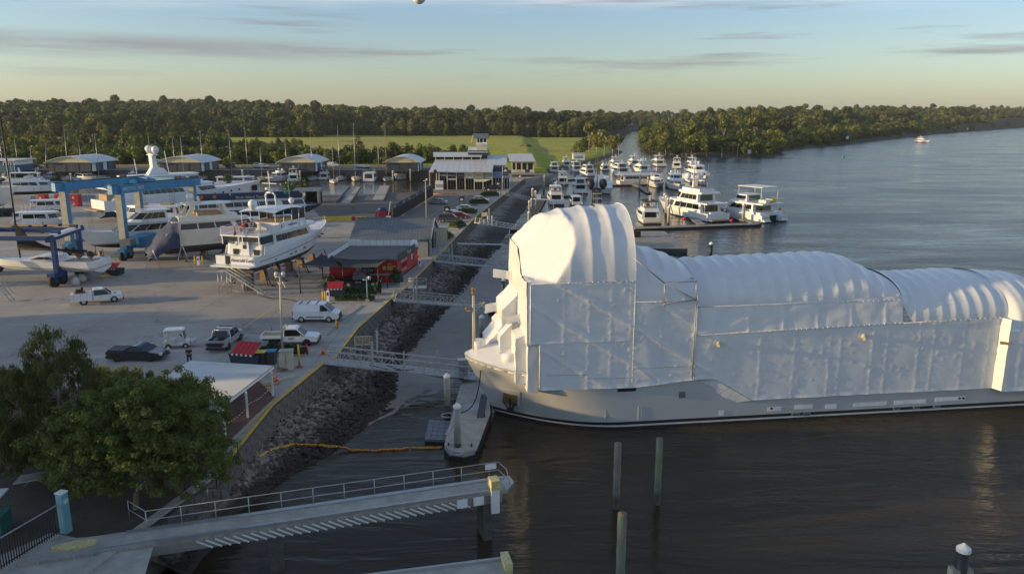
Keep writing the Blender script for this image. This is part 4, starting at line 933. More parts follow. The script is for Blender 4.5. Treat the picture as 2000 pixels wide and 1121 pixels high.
b=MB();b.path([(5.5,.1,-.4),(7,.2,-1.0),(9,.2,-1.5),(11,.1,-1.9),(12.6,-.3,-1.9)],.05,5);b.path([(4,.1,-.3),(6,.1,-.9),(8,.2,-.95)],.035,5);b.build('service_hose','rubber',g1)
gangway((770,589),(978,606),3.12,0.9,1.6,1.05,14,'truss gangway beside the garden bed of the red building',gate=.2,mt='alu_worn')
gangway((849,512),(1000,527),3.12,0.9,1.5,1.05,12,'truss gangway in front of the grey shed door',gate=.22,mt='alu_worn')
gangway((935,437),(1006,448),3.12,0.9,1.4,1.0,9,'truss gangway beside the parked white cars',gate=.35,mt='alu')
gangway((990,382),(1036,393),3.12,1.2,1.4,1.0,8,'farthest truss gangway near the marina building sign',mt='alu_worn',yellow=False)
p=at(893,476,3.1);q_=at(985,478,2.3);b=MB();b.bar((0,0,0),q_-p,1.1,.12);w_=b.build('footbridge','steel_galv');w_.location=p;tag(w_,'plain flat footbridge without rails crossing the dark rocks','footbridge')
p=at(797,565,3.0);r_=empty('landing_platform','small railed steel landing overhanging the rocks beside the yellow kerb','platform',(p.x,p.y,3.0),.1)
b=MB();b.bx(0,2.4,0,1.6,.0,.1);b.build('floor','steel_galv',r_)
for x,y in((0.05,.05),(2.35,.05),(2.35,1.55),(.05,1.55),(1.2,.05)):b=MB();b.bar((x,y,0),(x+.001,y,1.1),.05,.05);b.build('post','alu',r_)
b=MB();b.path([(0.05,.05,1.1),(2.35,.05,1.1),(2.35,1.55,1.1),(.05,1.55,1.1)],.03);b.path([(0.05,.05,.55),(2.35,.05,.55),(2.35,1.55,.55),(.05,1.55,.55)],.02);b.build('handrail','alu',r_)
b=MB();b.bar((2.4,.05,0),(.8,.05,-1.5),.05,.05);b.build('strut','alu_worn',r_)
def pile(px_,top,base,label,r=0.27,cap='white_paint',body='concrete_pile',z0=0.0,group='capped piles of the marina',wet=1.0,lean=0.0):
 p=at(px_,base,z0);zt=zof(p,top);r_=empty('mooring_pile',label,'pile',(p.x,p.y,0),0,group)
 if lean:r_.rotation_euler=(0,lean,0)
 ch=r*1.5
 b=MB();b.lathe((0,0,0),[(r,wet),(r,zt-ch if cap else zt)],12);b.build('shaft',body,r_)
 b=MB();b.lathe((0,0,0),[(r*.98,-2.5),(r*1.0,wet)],12);b.build('tidal_zone','pile_wet',r_)
 if cap:b=MB();b.lathe((0,0,0),[(r*1.12,zt-ch),(r*1.12,zt-ch*.6),(r*.1,zt),(0.01,zt)],12,smooth=False);b.build('cone_cap',cap,r_)
 return r_
def timber_pile(px_,top,base,label,r,m):
 p=at(px_,base,0);zt=zof(p,top);r_=empty('timber_pile',label,'pile',(p.x,p.y,0),0,'bare timber piles in the dark water')
 b=MB();pr=[(r*(1+.05*math.sin(k*2.1)),.7+(zt-.7)*k/8)for k in range(9)];b.lathe((0,0,0),pr+[(r*.94,zt+.03)],14)
 b.build('shaft',m,r_);b=MB();b.lathe((0,0,0),[(r*.9,-3),(r*.92,.7)],14);b.build('tidal_zone','pile_wet',r_)
 b=MB();b.lathe((0,0,zt+.035),[(r*.6,0),(r*.55,.02)],10);b.build('heartwood','house_red',r_)
 return r_
timber_pile(1203,866,992,'bare grey brown timber pile with a reddish top, near the ship',0.235,'pile_green')
timber_pile(1283,857,984,'bare green timber pile standing to the right of the brown one',0.225,'pile_green2')
timber_pile(1210,1003,1165,'thickest bare timber pile, mossy green, closest to the camera',0.245,'pile_green2')
bp_=pile(1862,1060,1215,'black pile with a white cone cap standing alone in open water',0.30,body='black_paint',group=None)
b=MB();b.box((0,0,zof(at(1862,1215,0),1118)),(1.0,.5,.5));b.build('fender_collar','timber_grey',bp_)
pile(874,728,812,'white capped concrete pile at the left edge of the ship pontoon',0.27)
pile(894,786,888,'white capped concrete pile at the near end of the ship pontoon',0.27)
pile(941,614,668,'white capped concrete pile just ahead of the bow mast',0.27)
pile(983,543,600,'white capped dark pile beside the wrapped tower front',0.25,body='wall_dark')
pile(1387,472,512,'black pile with white cap behind the wrapped ship',0.32,body='black_paint',wet=.3,group=None)
pp=[at(x,y,.65)for x,y in((868,868),(878,881),(905,884),(931,878),(958,806),(951,742),(905,735),(888,792))]
c0=at(905,800,0);r_=empty('pontoon','concrete pontoon with black fendered sides at the bow of the wrapped ship','pontoon',(c0 .x,c0 .y,0))
pts=[(p.x-c0 .x,p.y-c0 .y)for p in pp];n_=len(pts)
b=MB();b.prism(pts,.25,.68);b.build('deck','concrete_pale',r_)
big=[(x*1.02,y*1.02)for x,y in pts];b=MB();b.prism(big,-.5,.30);b.build('float','antifoul_black',r_)
b=MB();b.path([(x*1.02,y*1.02,.48)for x,y in pts[3:6]],.12,8);b.build('fender','rubber',r_)
def pt_on(px_,py_,z=.69):p=at(px_,py_,z);return(p.x-c0 .x,p.y-c0 .y,z)
a_,c_=pt_on(880,812),pt_on(897,772);b=MB();b.bar(pt_on(946,770),pt_on(938,816),.6,.04);lad=b.build('ladder_mat','bin_grey',r_)
b=MB();b.box(pt_on(922,795),(1.3,1.6,.03));b.build('hatch','alu_worn',r_)
b=MB();b.bar(pt_on(872,850),pt_on(884,826),.25,.1);b.build('cleat_bar','alu_worn',r_)
for px_,py_ in((876,868),(921,870),(946,812),(943,776)):b=MB();b.box(Vector(pt_on(px_,py_))+Vector((0,0,.06)),(.12,.3,.12));b.build('cleat','black_paint',r_)
for px_,py_ in((894,884),(874,812)):
 p=pt_on(px_,py_,.5);b=MB();n8=14;b.path([(p[0]+.5*math.cos(2*PI*k/n8),p[1]+.5*math.sin(2*PI*k/n8),.55)for k in range(n8+1)],.07);b.build('pile_guide','steel_galv',r_)
p=at(904,740,.69);pe=empty('service_pedestal','tall grey steel power box standing on the ship pontoon','pedestal',(p.x,p.y,.69),.2)
b=MB();b.box((0,0,.95),(.85,.6,1.9));b.build('cabinet','alu_worn',pe);b=MB();b.box((0,0,1.93),(.95,.7,.08));b.build('lid','alu',pe);b=MB();b.bx(-.3,.3,-.33,-.30,.4,1.6);b.build('door','wall_grey',pe)
b=MB();hp=sw(*(lambda s_,z_:(s_,hy_(s_,z_)-.05,z_))(-10.6,4.3));e_=at(900,806,.72)
q=[hp.lerp(e_,t)+Vector((.5*math.sin(t*PI)*.6,0,-.9*math.sin(t*PI)))for t in[k/12 for k in range(13)]];b.path(q,.045,6);o=b.build('mooring_rope','rubber');tag(o,'black mooring line hanging from the bow down to the pontoon','rope')
p0,p1,p2,p3=at(829,858,.35),at(876,861,.35),at(884,820,.35),at(838,820,.35)
r_=empty('cube_dock','blue grey dock of plastic cubes tied beside the pontoon','floating dock',(p0 .x,p0 .y,0));u_=(p1-p0);v_=(p3-p0)
b=MB();b.prism([(0,0),(u_.x,u_.y),(u_.x+v_.x,u_.y+v_.y),(v_.x,v_.y)],-.2,.2);b.build('underside','rubber',r_)
cm=None
for i in range(4):
 for j in range(5):
  c_=u_*((i+.5)/4)+v_*((j+.5)/5)
  if cm is None:q=MB();q.box((0,0,.3),(u_.length/4*.96,v_.length/5*.94,.2),taper=.97);cm=q.mesh('float_cube','plastic_grey')
  reuse('float_cube',cm,r_,(c_.x,c_.y,0),(0,0,math.atan2(v_.y,v_.x)-PI/2))
bp=[(505,893),(520,882),(545,873),(575,867),(620,869),(660,872),(690,879),(722,880),(760,878),(800,875),(866,873)]
def bz(x):return 0.95 if x<560 else(0.75 if x<640 else(.4 if x<690 else.08))
def on_bank(px_,py_):
 d=ray(px_,py_);t=40.0
 while t<90:
  p=Vector((0,0,CAM_H))+d*t;x0,x1=qx(p.y)+.1,wedge(p.y)+1.0;f_=min(1,max(0,(p.x-x0)/(x1-x0)));z=max(.06,1.45*(1-f_)**.9+.16 if f_<1 else.06)
  if p.z<=z:return p
  t+=.05
 return at(px_,py_,.1)
P3=[on_bank(x,y)for x,y in bp];org=P3[0].copy();r_=empty('floating_boom','orange and yellow spill boom draped over rocks and floating to the pontoon','boom',org)
segs=[(0,2,'boom_yellow'),(2,3,'boom_yellow'),(3,4,'boom_orange'),(4,5,'boom_yellow'),(5,7,'boom_orange'),(7,9,'boom_orange'),(9,10,'boom_yellow')]
for a,c,m_ in segs:
 b=MB();pts=[]
 for k in range(a,c):
  for t in range(5):pts.append(P3[k].lerp(P3[k+1],t/5 if not(k==a and t==0)else.04)-org+Vector((0,.06*math.sin(k*5+t),.03*math.sin(k*3+t*2))))
 pts.append(P3[c-1].lerp(P3[c],.97)-org);b.path(pts,.09,7);b.build('boom_section',m_,r_)
 b=MB();b.path([Vector(p)+Vector((0,-.05,.07))for p in pts],.028,5);b.build('boom_band','boom_orange' if m_=='boom_yellow' else 'boom_yellow',r_)
 # concrete jetty with handrail
ja,jb=at(262,1068,3.1),at(962,962,3.1);jd=(jb-ja);JL=jd.length;jang=math.atan2(jd.y,jd.x)
jt=empty('jetty','narrow concrete jetty with a galvanised handrail and slanted white bars','jetty',(ja.x,ja.y,0),jang)
JW=1.75
b=MB();b.bx(-5.3,JL+.9,0,JW,2.95,3.137);b.build('deck','concrete_pale',jt)
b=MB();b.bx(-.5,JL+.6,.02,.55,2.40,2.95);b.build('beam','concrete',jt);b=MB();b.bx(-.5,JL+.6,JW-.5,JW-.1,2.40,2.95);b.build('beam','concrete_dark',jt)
b=MB();b.bx(-4.8,JL+.2,-.06,.10,3.14,3.30);b.build('edge_rail','steel_galv',jt)
b=MB();b.bx(-.6,JL+1.2,JW-.32,JW,3.145,3.2);b.build('kick_plate','steel_galv',jt)
for i in range(30):x=-4.4+(JL+4.2)*i/29;b=MB();b.box((x,-.02,3.16),(.12,.12,.34));b.build('bracket','steel_galv',jt)
nS=32
for i in range(nS):
 x=3.0+(JL-5.2)*i/(nS-1);b=MB();b.bar((x,-.02,2.90),(x+.80,-.12,2.46),.07,.07);b.build('slanted_bar','white_paint',jt)
for i in range(12):
 x=.4+(JL-.1)*i/11;b=MB();b.tube((x,JW+.02,2.9),(x,JW+.02,4.15),.028);b.build('rail_post','steel_galv',jt)
for z in(4.15,3.62):b=MB();b.tube((.4,JW+.02,z),(JL+.9,JW+.02,z),.026);b.tube((JL+.9,JW+.02,z),(JL+1.15,.9,z-.12),.026);b.build('handrail','steel_galv',jt)
b=MB();b.path([(.4,JW+.02,4.15),(-.7,JW+1.6,4.15),(-.7,JW+1.6,3.0)],.026);b.path([(.4,JW+.02,3.62),(-.7,JW+1.6,3.62)],.022);b.build('handrail','steel_galv',jt)
b=MB();b.tube((JL+1.15,.9,4.05),(JL+1.3,.6,2.95),.026);b.build('rail_post','steel_galv',jt)
b=MB();b.prism([(JL+.9,0),(JL+1.6,.8),(JL+1.6,JW),(JL+.9,JW)],2.9,3.15);b.build('end_plate','steel_galv',jt)
for px_ in(.36,.985):
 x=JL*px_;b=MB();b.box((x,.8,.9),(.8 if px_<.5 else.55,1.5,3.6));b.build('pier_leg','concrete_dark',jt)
b=MB();b.bx(JL-.15,JL+.35,-.32,-.10,1.9,3.55);pw=b.build('end_fender','white_paint',jt);b=MB();b.bx(JL-.17,JL+.37,-.34,.4,3.4,4.0);b.build('fender_cap','yellow_faded',pw)
for x0 in(JL-2.2,JL-1.2):b=MB();b.bx(x0,x0+.62,-.16,-.08,2.5,3.02);b.build('board','white_paint',jt)
b=MB();b.bx(JL+.05,JL+.75,JW-.02,JW+.02,3.75,4.1);b.build('notice_board','white_paint',jt)
ka,kb=at(700,1128,2.6),at(978,1093,2.6);kd=kb-ka;kang=math.atan2(kd.y,kd.x);KL=kd.length
kt=empty('jetty','end of a second concrete jetty with a yellow post, nearer than the railed one','jetty',(ka.x,ka.y,0),kang)
b=MB();b.bx(-3,KL,-1.8,0,2.2,2.6);b.build('deck','concrete_pale',kt);b=MB();b.bx(-3,KL,-.1,.06,2.6,2.75);b.build('edge_rail','steel_galv',kt)
b=MB();b.bx(KL,KL+.4,-1.1,.1,1.2,3.0);b.build('end_post','yellow_faded',kt);b=MB();b.bx(KL-.6,KL+.1,-1.6,-.3,-1.5,2.2);b.build('pier_leg','concrete_dark',kt)
# abutment corner, fence, post, yellow float
sheet('abutment',[tuple(at(x,y,3.0)[:2])for x,y in((300,1066),(300,1040),(150,1050),(100,1040),(-260,1200),(-260,1400),(200,1400))],3.008,'concrete_pale' if 'concrete_pale' in M else 'path_mat')
fa,fb=at(118,1042,3.0),at(-230,1260,3.0);fd=fb-fa;FL=fd.length;fang=math.atan2(fd.y,fd.x)
fe=empty('palisade_fence','black pointed palisade fence beside the pale blue gate post','fence',(fa.x,fa.y,3.0),fang)
q=MB();q.prism([(-.03,-.012),(.03,-.012),(.03,.012),(-.03,.012)],.08,1.85);q.prism([(-.03,-.012),(.03,-.012),(.03,.012),(-.03,.012)],1.85,2.0,top=[(-.003,-.003),(.003,-.003),(.003,.003),(-.003,.003)]);pm=q.mesh('paling','black_paint')
for i in range(int(FL/.15)):reuse('paling',pm,fe,(.25+i*.15,0,0))
for z,m_ in((.25,'black_paint'),(1.65,'black_paint')):b=MB();b.bar((0,.03,z),(FL,.03,z),.04,.05);b.build('rail',m_,fe)
b=MB();b.bar((0,.06,1.72),(FL,.06,1.72),.05,.06);b.build('top_rail','alu_worn',fe)
p=at(130,1038,3.0);r_=empty('gate_post','pale blue square steel gate post with a white cap and notice','post',(p.x,p.y,3.0),fang)
b=MB();b.box((0,0,1.15),(.42,.42,2.3));b.build('post_box','post_blue',r_);b=MB();b.box((0,0,2.33),(.47,.47,.06));b.build('cap','white_paint',r_);
b=MB();b.bx(-.15,.12,.21,.225,1.7,1.95);b.build('notice','sign_white',r_)
p=at(146,1072,3.0);b=MB();pr=[(math.cos(t)*1.05,math.sin(t)*.36*(1 if math.cos(t)>-.3 else.9))for t in[2*PI*k/20 for k in range(20)]];b.prism(pr,.04,.30);o=b.build('yellow_float','yellow_faded');o.location=(p.x,p.y,3.0);o.rotation_euler=(0,0,.35);tag(o,'faded yellow lozenge shaped foam float lying on the concrete','float')
p=at(35,952,3.0);r_=empty('access_ramp','grey boarding ramp with a yellow handrail under the willowy tree','ramp',(p.x,p.y,3.0),.12)
b=MB();b.bar((0,0,.5),(3.2,.2,.9),1.1,.08);b.build('ramp_deck','alu_worn',r_)
b=MB();b.bar((.3,0,0),(.9,0,.55),.08,.08);b.bar((2.9,0,0),(2.6,0,.8),.08,.08);b.build('trestle','timber',r_)
for x in(0.05,1.5,3.1):b=MB();b.tube((x,.5,.5),(x,.5,1.65),.025);b.build('rail_post','yellow_paint',r_)
for z in(1.65,1.15):b=MB();b.tube((.05,.5,z),(3.1,.5,z+.3),.025);b.build('handrail','yellow_paint',r_)
p=at(8,1036,3.0);r_=empty('kiosk','small teal kiosk with a white slanted roof at the picture edge','kiosk',(p.x-.4,p.y,3.0),.2)
b=MB();b.bx(-.8,.55,-.7,.7,0,1.0);b.build('base','cage_teal',r_);b=MB();b.bx(-.95,.5,-.8,.9,1.95,2.03);b.build('roof','roof_white',r_)
for x,y in((-.75,-.65),(.5,-.65),(.5,.65)):b=MB();b.bx(x-.04,x+.04,y-.04,y+.04,1,1.95);b.build('post','cage_teal',r_)
p=at(413,975,3.0);r_=empty('wall_light','short lamp with a drooping pale head on the seawall corner','lamp',(p.x-.2,p.y,3.0));b=MB();b.path([(0,0,0),(0,0,.75),(-.12,0,.95),(-.3,0,1.0)],.035);b.build('stem','steel_galv',r_);b=MB();b.box((-.35,0,.93),(.4,.28,.12),taper=.6);b.build('head','white_paint',r_)
for k,(px_,py_)in enumerate(((466,895),(424,955))):
 p=at(px_,py_,3.0);r_=empty('safety_barrier',('dark wall barrier near the timber deck corner','dark wall barrier half hidden by the round tree')[k],'barrier',(p.x,p.y,3.0),0.05,'dark barriers along the seawall')
 for z in(1.0,0.0):
  b=MB();b.bar((-1.9,0,z+.08),(0,0,z+.08),.04,.04);b.build('rail','black_paint',r_)
 for x in(-1.9,0):b=MB();b.bar((x,0,0),(x+.001,0,1.15),.05,.05);b.build('post','black_paint',r_)
 # shelter with white corrugated roof, timber deck
R1,R2,R3=at(534,714,5.5),at(372,704,5.5),at(437,788,5.4);R4=R2+(R3-R1)
c0=at(533,772,3.0);sh=empty('deck_shelter','open shelter with a white corrugated roof over the timber deck','shelter',(c0 .x,c0 .y,3.0))
def roof_sheet(a,b_,c,d,n,amp,z0,parent,name,m,zo=Vector((0,0,0))):
 rows=[]
 for i in range(n*4+1):
  t=i/(n*4);h=amp*math.sin(t*n*2*PI);rows.append([tuple(a.lerp(d,t)-zo+Vector((0,0,h))),tuple(b_.lerp(c,t)-zo+Vector((0,0,h)))])
 q=MB();q.grid(rows,smooth=False);vs=[(x,y,z-.06)for x,y,z in q.v];bb=MB();bb.add(q.v,q.f);bb.add(vs,q.f);return bb.build(name,m,parent,fix=False)
ext_=(R3-R1)*.55
roof_sheet(R1,R2,R4+ext_,R3+ext_,40,.035,5,sh,'roof','roof_white',c0)
def lp(px_,py_,z):return at(px_,py_,z)-c0
for(a,c)in(((533,772),714),((484,815),757),((440,853),790)):
 p=at(*a,3.4);zt=5.4;b=MB();b.bar(p-c0-Vector((0,0,.4)),Vector((p.x-c0 .x,p.y-c0 .y,zt-3.0)),.13,.13);b.build('post','white_paint',sh)
b=MB();b.bar(R1-c0-Vector((0,0,.15)),R3+ext_-c0-Vector((0,0,.15)),.1,.18);b.build('gutter','white_paint',sh)
a0,a1=at(440,848,3.5),at(533,768,3.5)
b=MB();n8=40
for k in range(n8):p=a0 .lerp(a1,k/n8)-c0;p2=a0 .lerp(a1,(k+.5)/n8)-c0;b.bar(p+Vector((0,0,.75-.25*math.sin(PI*((k*2%n8)/n8)))),p2+Vector((0,0,.75-.25*math.sin(PI*(((k*2+1)%n8)/n8)))),.05,.03,mi=k%2)
b.build('chain',['red_paint','white_paint'],sh)
dk=[at(x,y,3.4)for x,y in((452,857),(538,775),(505,742),(415,770),(380,857))]
r_=empty('timber_deck','red brown timber deck above the seawall under the white roof','deck',(dk[0].x,dk[0].y,3.0));o0=Vector((dk[0].x,dk[0].y,3.0))
b=MB();b.prism([((p-o0).x,(p-o0).y)for p in dk],.02,.36);b.build('frame','deck_edge',r_)
e0,e1=dk[0]-o0,dk[1]-o0;wv=Vector((-5.2,.2,0));nbd=34
for i in range(nbd):
 p=e0 .lerp(e1,(i+.5)/nbd);p.z=.385;L_=1.9+2.2*min(1,(nbd-i)/14);b=MB();b.bar(p,p+Vector((-L_,.1,0)),(e1-e0).length/nbd*.93,.03);b.build('board','deck_red',r_)
b=MB();b.bar(e0+Vector((.05,0,-.1)),e1+Vector((.05,0,-.1)),.06,.28);b.build('fascia','timber_grey',r_)
# foreground trees
def big_tree(name,label,base,blobs,nclump,leaves,lsize,lm,bk,tr,seed,droop=0.0,lean=(0,0),flat=1.0):
 rs=random.Random(seed);r_=empty(name,label,'tree',base);T=MB();cl=[]
 vol=[b_[3]*b_[4]*b_[5]for b_ in blobs];tv=sum(vol)
 for bl,v in zip(blobs,vol):
  for _ in range(int(nclump*v/tv)):
   while True:
    x,y,z=rs.uniform(-1,1),rs.uniform(-1,1),rs.uniform(-1,1);q=x*x+y*y+z*z
    if.30<q<1 or(1<q<1.45 and rs.random()<.22):break
   cl.append(Vector((bl[0]+x*bl[3],bl[1]+y*bl[4],bl[2]+z*bl[5])))
 hub=Vector((lean[0],lean[1],blobs[0][2]*.42));T.tube((0,0,-.2),(lean[0]*.3,lean[1]*.3,hub.z*.5),tr,tr*.8,n=9,cap=False);T.tube((lean[0]*.3,lean[1]*.3,hub.z*.5),hub,tr*.8,tr*.65,n=9,cap=False)
 for bl in blobs:
  c=Vector(bl[:3]);m_=hub.lerp(c,.55)+Vector((rs.uniform(-.4,.4),rs.uniform(-.4,.4),.2));T.tube(hub,m_,tr*.5,tr*.3,n=6,cap=False);T.tube(m_,c,tr*.3,tr*.14,n=5,cap=False)
  near=sorted(cl,key=lambda p:(p-c).length)[:max(6,int(nclump/len(blobs)*.45))]
  for p in near:T.tube(c.lerp(m_,rs.random()*.6),p,tr*.10,.012,n=4,cap=False)
 vs=[];fs=[]
 for c in cl:
  R_=rs.uniform(.22,.50)
  for _ in range(int(leaves*rs.uniform(.5,1.4))):
   d=Vector((rs.gauss(0,1),rs.gauss(0,1),rs.gauss(0,1))).normalized()*R_*rs.random()**.4;d.z*=.7*flat
   if droop:d.z-=droop*rs.random()*(d.x*d.x+d.y*d.y)/R_*2+rs.random()*droop*.6
   p=c+d;nr=(d.normalized()*.6+Vector((rs.gauss(0,.6),rs.gauss(0,.6),abs(rs.gauss(.5,.5))))).normalized();t1=nr.orthogonal().normalized();t2=nr.cross(t1);ro=rs.uniform(0,6.28)
   if droop:t1=Vector((rs.gauss(0,.35),rs.gauss(0,.35),-1)).normalized();t2=t1 .cross(nr).normalized()
   else:t1,t2=t1*math.cos(ro)+t2*math.sin(ro),t2*math.cos(ro)-t1*math.sin(ro)
   s1=lsize*rs.uniform(.6,1.4)*(1.7 if droop else 1);s2=lsize*rs.uniform(.35,.7)*(.6 if droop else 1);i0=len(vs);vs+=[p-t1*s1,p+t2*s2,p+t1*s1,p-t2*s2];fs.append((i0,i0+1,i0+2,i0+3))
 C=MB();C.add(vs,fs,smooth=False);T.build('trunk',bk,r_,fix=False);C.build('crown',lm,r_,fix=False);return r_
big_tree('shade_tree','broad round dark green tree beside the railed jetty',(-21.6,40.2,3.0),[(-.3,1.6,4.6,3.3,2.8,2.6),(2.2,2.0,3.4,2.6,2.4,2.0),(-3.0,1.5,4.0,2.6,2.4,2.1),(.8,.6,3.0,3.6,2.0,1.6),(2.8,3.0,5.0,2.0,2.0,1.6),(-1.5,3.4,5.3,2.2,2.0,1.4),(1.4,3.2,5.8,1.9,1.8,1.3),(-3.4,.2,2.6,1.8,1.6,1.3),(1.0,-.3,2.1,3.4,1.5,1.2),(-2.6,.1,2.0,2.4,1.5,1.2),(3.6,1.4,2.3,1.9,1.6,1.4),(-5.0,1.6,3.4,1.7,1.6,1.8)],980,80,.09,'leaf_round','bark',.19,41,lean=(.2,.8))
big_tree('willowy_tree','tall willowy tree with drooping olive foliage at the garden edge',(-27.4,43.3,3.0),[(0,1.0,5.6,2.3,2.2,3.0),(-2.6,.5,5.0,2.2,2.2,2.8),(1.6,1.2,3.9,1.9,2.0,2.2),(-.3,1.2,8.2,1.6,1.5,1.6),(-3.2,0,2.9,2.4,2.0,1.6),(1.4,.2,2.6,1.8,1.8,1.3),(-1,0,3,2.4,2,1.5),(2.6,1.0,3.2,1.8,1.6,1.7)],780,76,.085,'leaf_willow','bark_pale',.2,42,droop=.6)
big_tree('olive_tree','dull olive tree between the willowy tree and the round one',(-25.0,48.6,3.0),[(0,0,3.6,2.6,2.2,1.8),(2.2,.4,3.2,2.0,1.8,1.4),(-2.0,.2,4.0,1.9,1.8,1.7),(3.6,.6,3.2,1.5,1.4,1.1),(.5,0,2.6,2.8,2.0,1.4)],560,74,.085,'leaf_willow','bark',.16,43,droop=.35)
big_tree('corner_tree','dark leafy tree cut off by the picture edge behind the ramp',(-31.5,46.5,3.0),[(0,0,3.6,2.8,2.4,2.4),(1.8,-.6,2.4,1.8,1.8,1.6)],240,70,.08,'leaf_round','bark',.18,44)
# VEHICLES
def ctaper(zb,zt,k):return lambda x,z:1.0 if z<=zb else 1.0-k*min(1,(z-zb)/(zt-zb))
def wheel(r_,x,y,rad,w_,rim='alu'):
 s_=1 if y>0 else-1
 b=MB();b.tube((x,y-w_/2,rad),(x,y+w_/2,rad),rad,n=16);t_=b.build('wheel','rubber',r_)
 b=MB();b.tube((x,y+s_*w_*.38,rad),(x,y+s_*(w_/2+.012),rad),rad*.62,rad*.55,n=12);b.build('rim',rim,t_)
 b=MB();b.tube((x,y+s_*(w_/2-.12),rad+.02),(x,y+s_*(w_/2-.012),rad+.02),rad*1.2,n=18);b.build('wheel_arch','black_paint',r_)
SPEC={'van':dict(L=5.0,W=1.95,wb=(.95,3.95),body=[(.05,.35),(.0,.9),(.05,1.25),(4.0,1.25),(4.85,1.02),(5.0,.75),(4.98,.35)],roof=[(.08,1.2),(.16,1.9),(.5,1.98),(3.1,1.98),(3.45,1.88),(4.25,1.2)],glass=(3.05,4.25,1.2,1.9),solid=3.0,zb=1.22,zt=1.98,rad=.34),'ute':dict(L=5.3,W=1.82,wb=(1.0,4.25),body=[(2.0,.45),(2.0,1.02),(3.9,1.02),(5.1,.93),(5.28,.72),(5.25,.42)],roof=[(2.05,1.0),(2.12,1.66),(2.35,1.72),(3.1,1.72),(3.35,1.64),(4.05,1.0)],glass=None,solid=0,zb=1.0,zt=1.72,rad=.37),'pickup':dict(L=5.3,W=1.85,wb=(1.15,4.3),body=[(.0,.55),(.0,1.05),(1.75,1.05),(3.9,1.05),(5.1,.98),(5.28,.75),(5.25,.45),(.4,.45)],roof=[(1.65,1.03),(1.85,1.72),(2.1,1.78),(3.2,1.78),(3.45,1.70),(4.15,1.03)],glass=None,solid=0,zb=1.03,zt=1.78,rad=.38),'coupe_ute':dict(L=5.05,W=1.88,wb=(1.0,3.95),body=[(.0,.35),(-.02,.78),(.1,1.0),(2.3,1.02),(3.7,.95),(4.85,.78),(5.05,.55),(5.0,.25),(.15,.25)],roof=[(1.6,.98),(2.25,1.38),(2.6,1.44),(3.0,1.40),(3.9,.93)],glass=None,solid=0,zb=.98,zt=1.44,rad=.34),'sedan':dict(L=4.75,W=1.82,wb=(.95,3.7),body=[(.02,.35),(.0,.8),(.1,1.0),(1.0,1.02),(3.4,.98),(4.55,.82),(4.75,.6),(4.72,.25),(.1,.25)],roof=[(.45,1.0),(1.15,1.38),(1.5,1.45),(2.5,1.45),(2.8,1.40),(3.6,.97)],glass=None,solid=0,zb=1.0,zt=1.45,rad=.33),'hatch':dict(L=4.3,W=1.8,wb=(.75,3.35),body=[(.02,.4),(.0,.85),(.08,1.05),(3.1,1.0),(4.1,.88),(4.3,.6),(4.27,.28),(.1,.28)],roof=[(.08,1.03),(.3,1.42),(.6,1.5),(2.2,1.52),(2.5,1.46),(3.3,.99)],glass=None,solid=0,zb=1.02,zt=1.52,rad=.33),'suv':dict(L=4.8,W=1.9,wb=(.95,3.75),body=[(.02,.5),(.0,.95),(.08,1.12),(3.5,1.1),(4.6,1.0),(4.8,.7),(4.77,.4),(.1,.4)],roof=[(.1,1.1),(.3,1.68),(.6,1.76),(2.8,1.76),(3.1,1.7),(3.85,1.08)],glass=None,solid=0,zb=1.1,zt=1.76,rad=.37),}
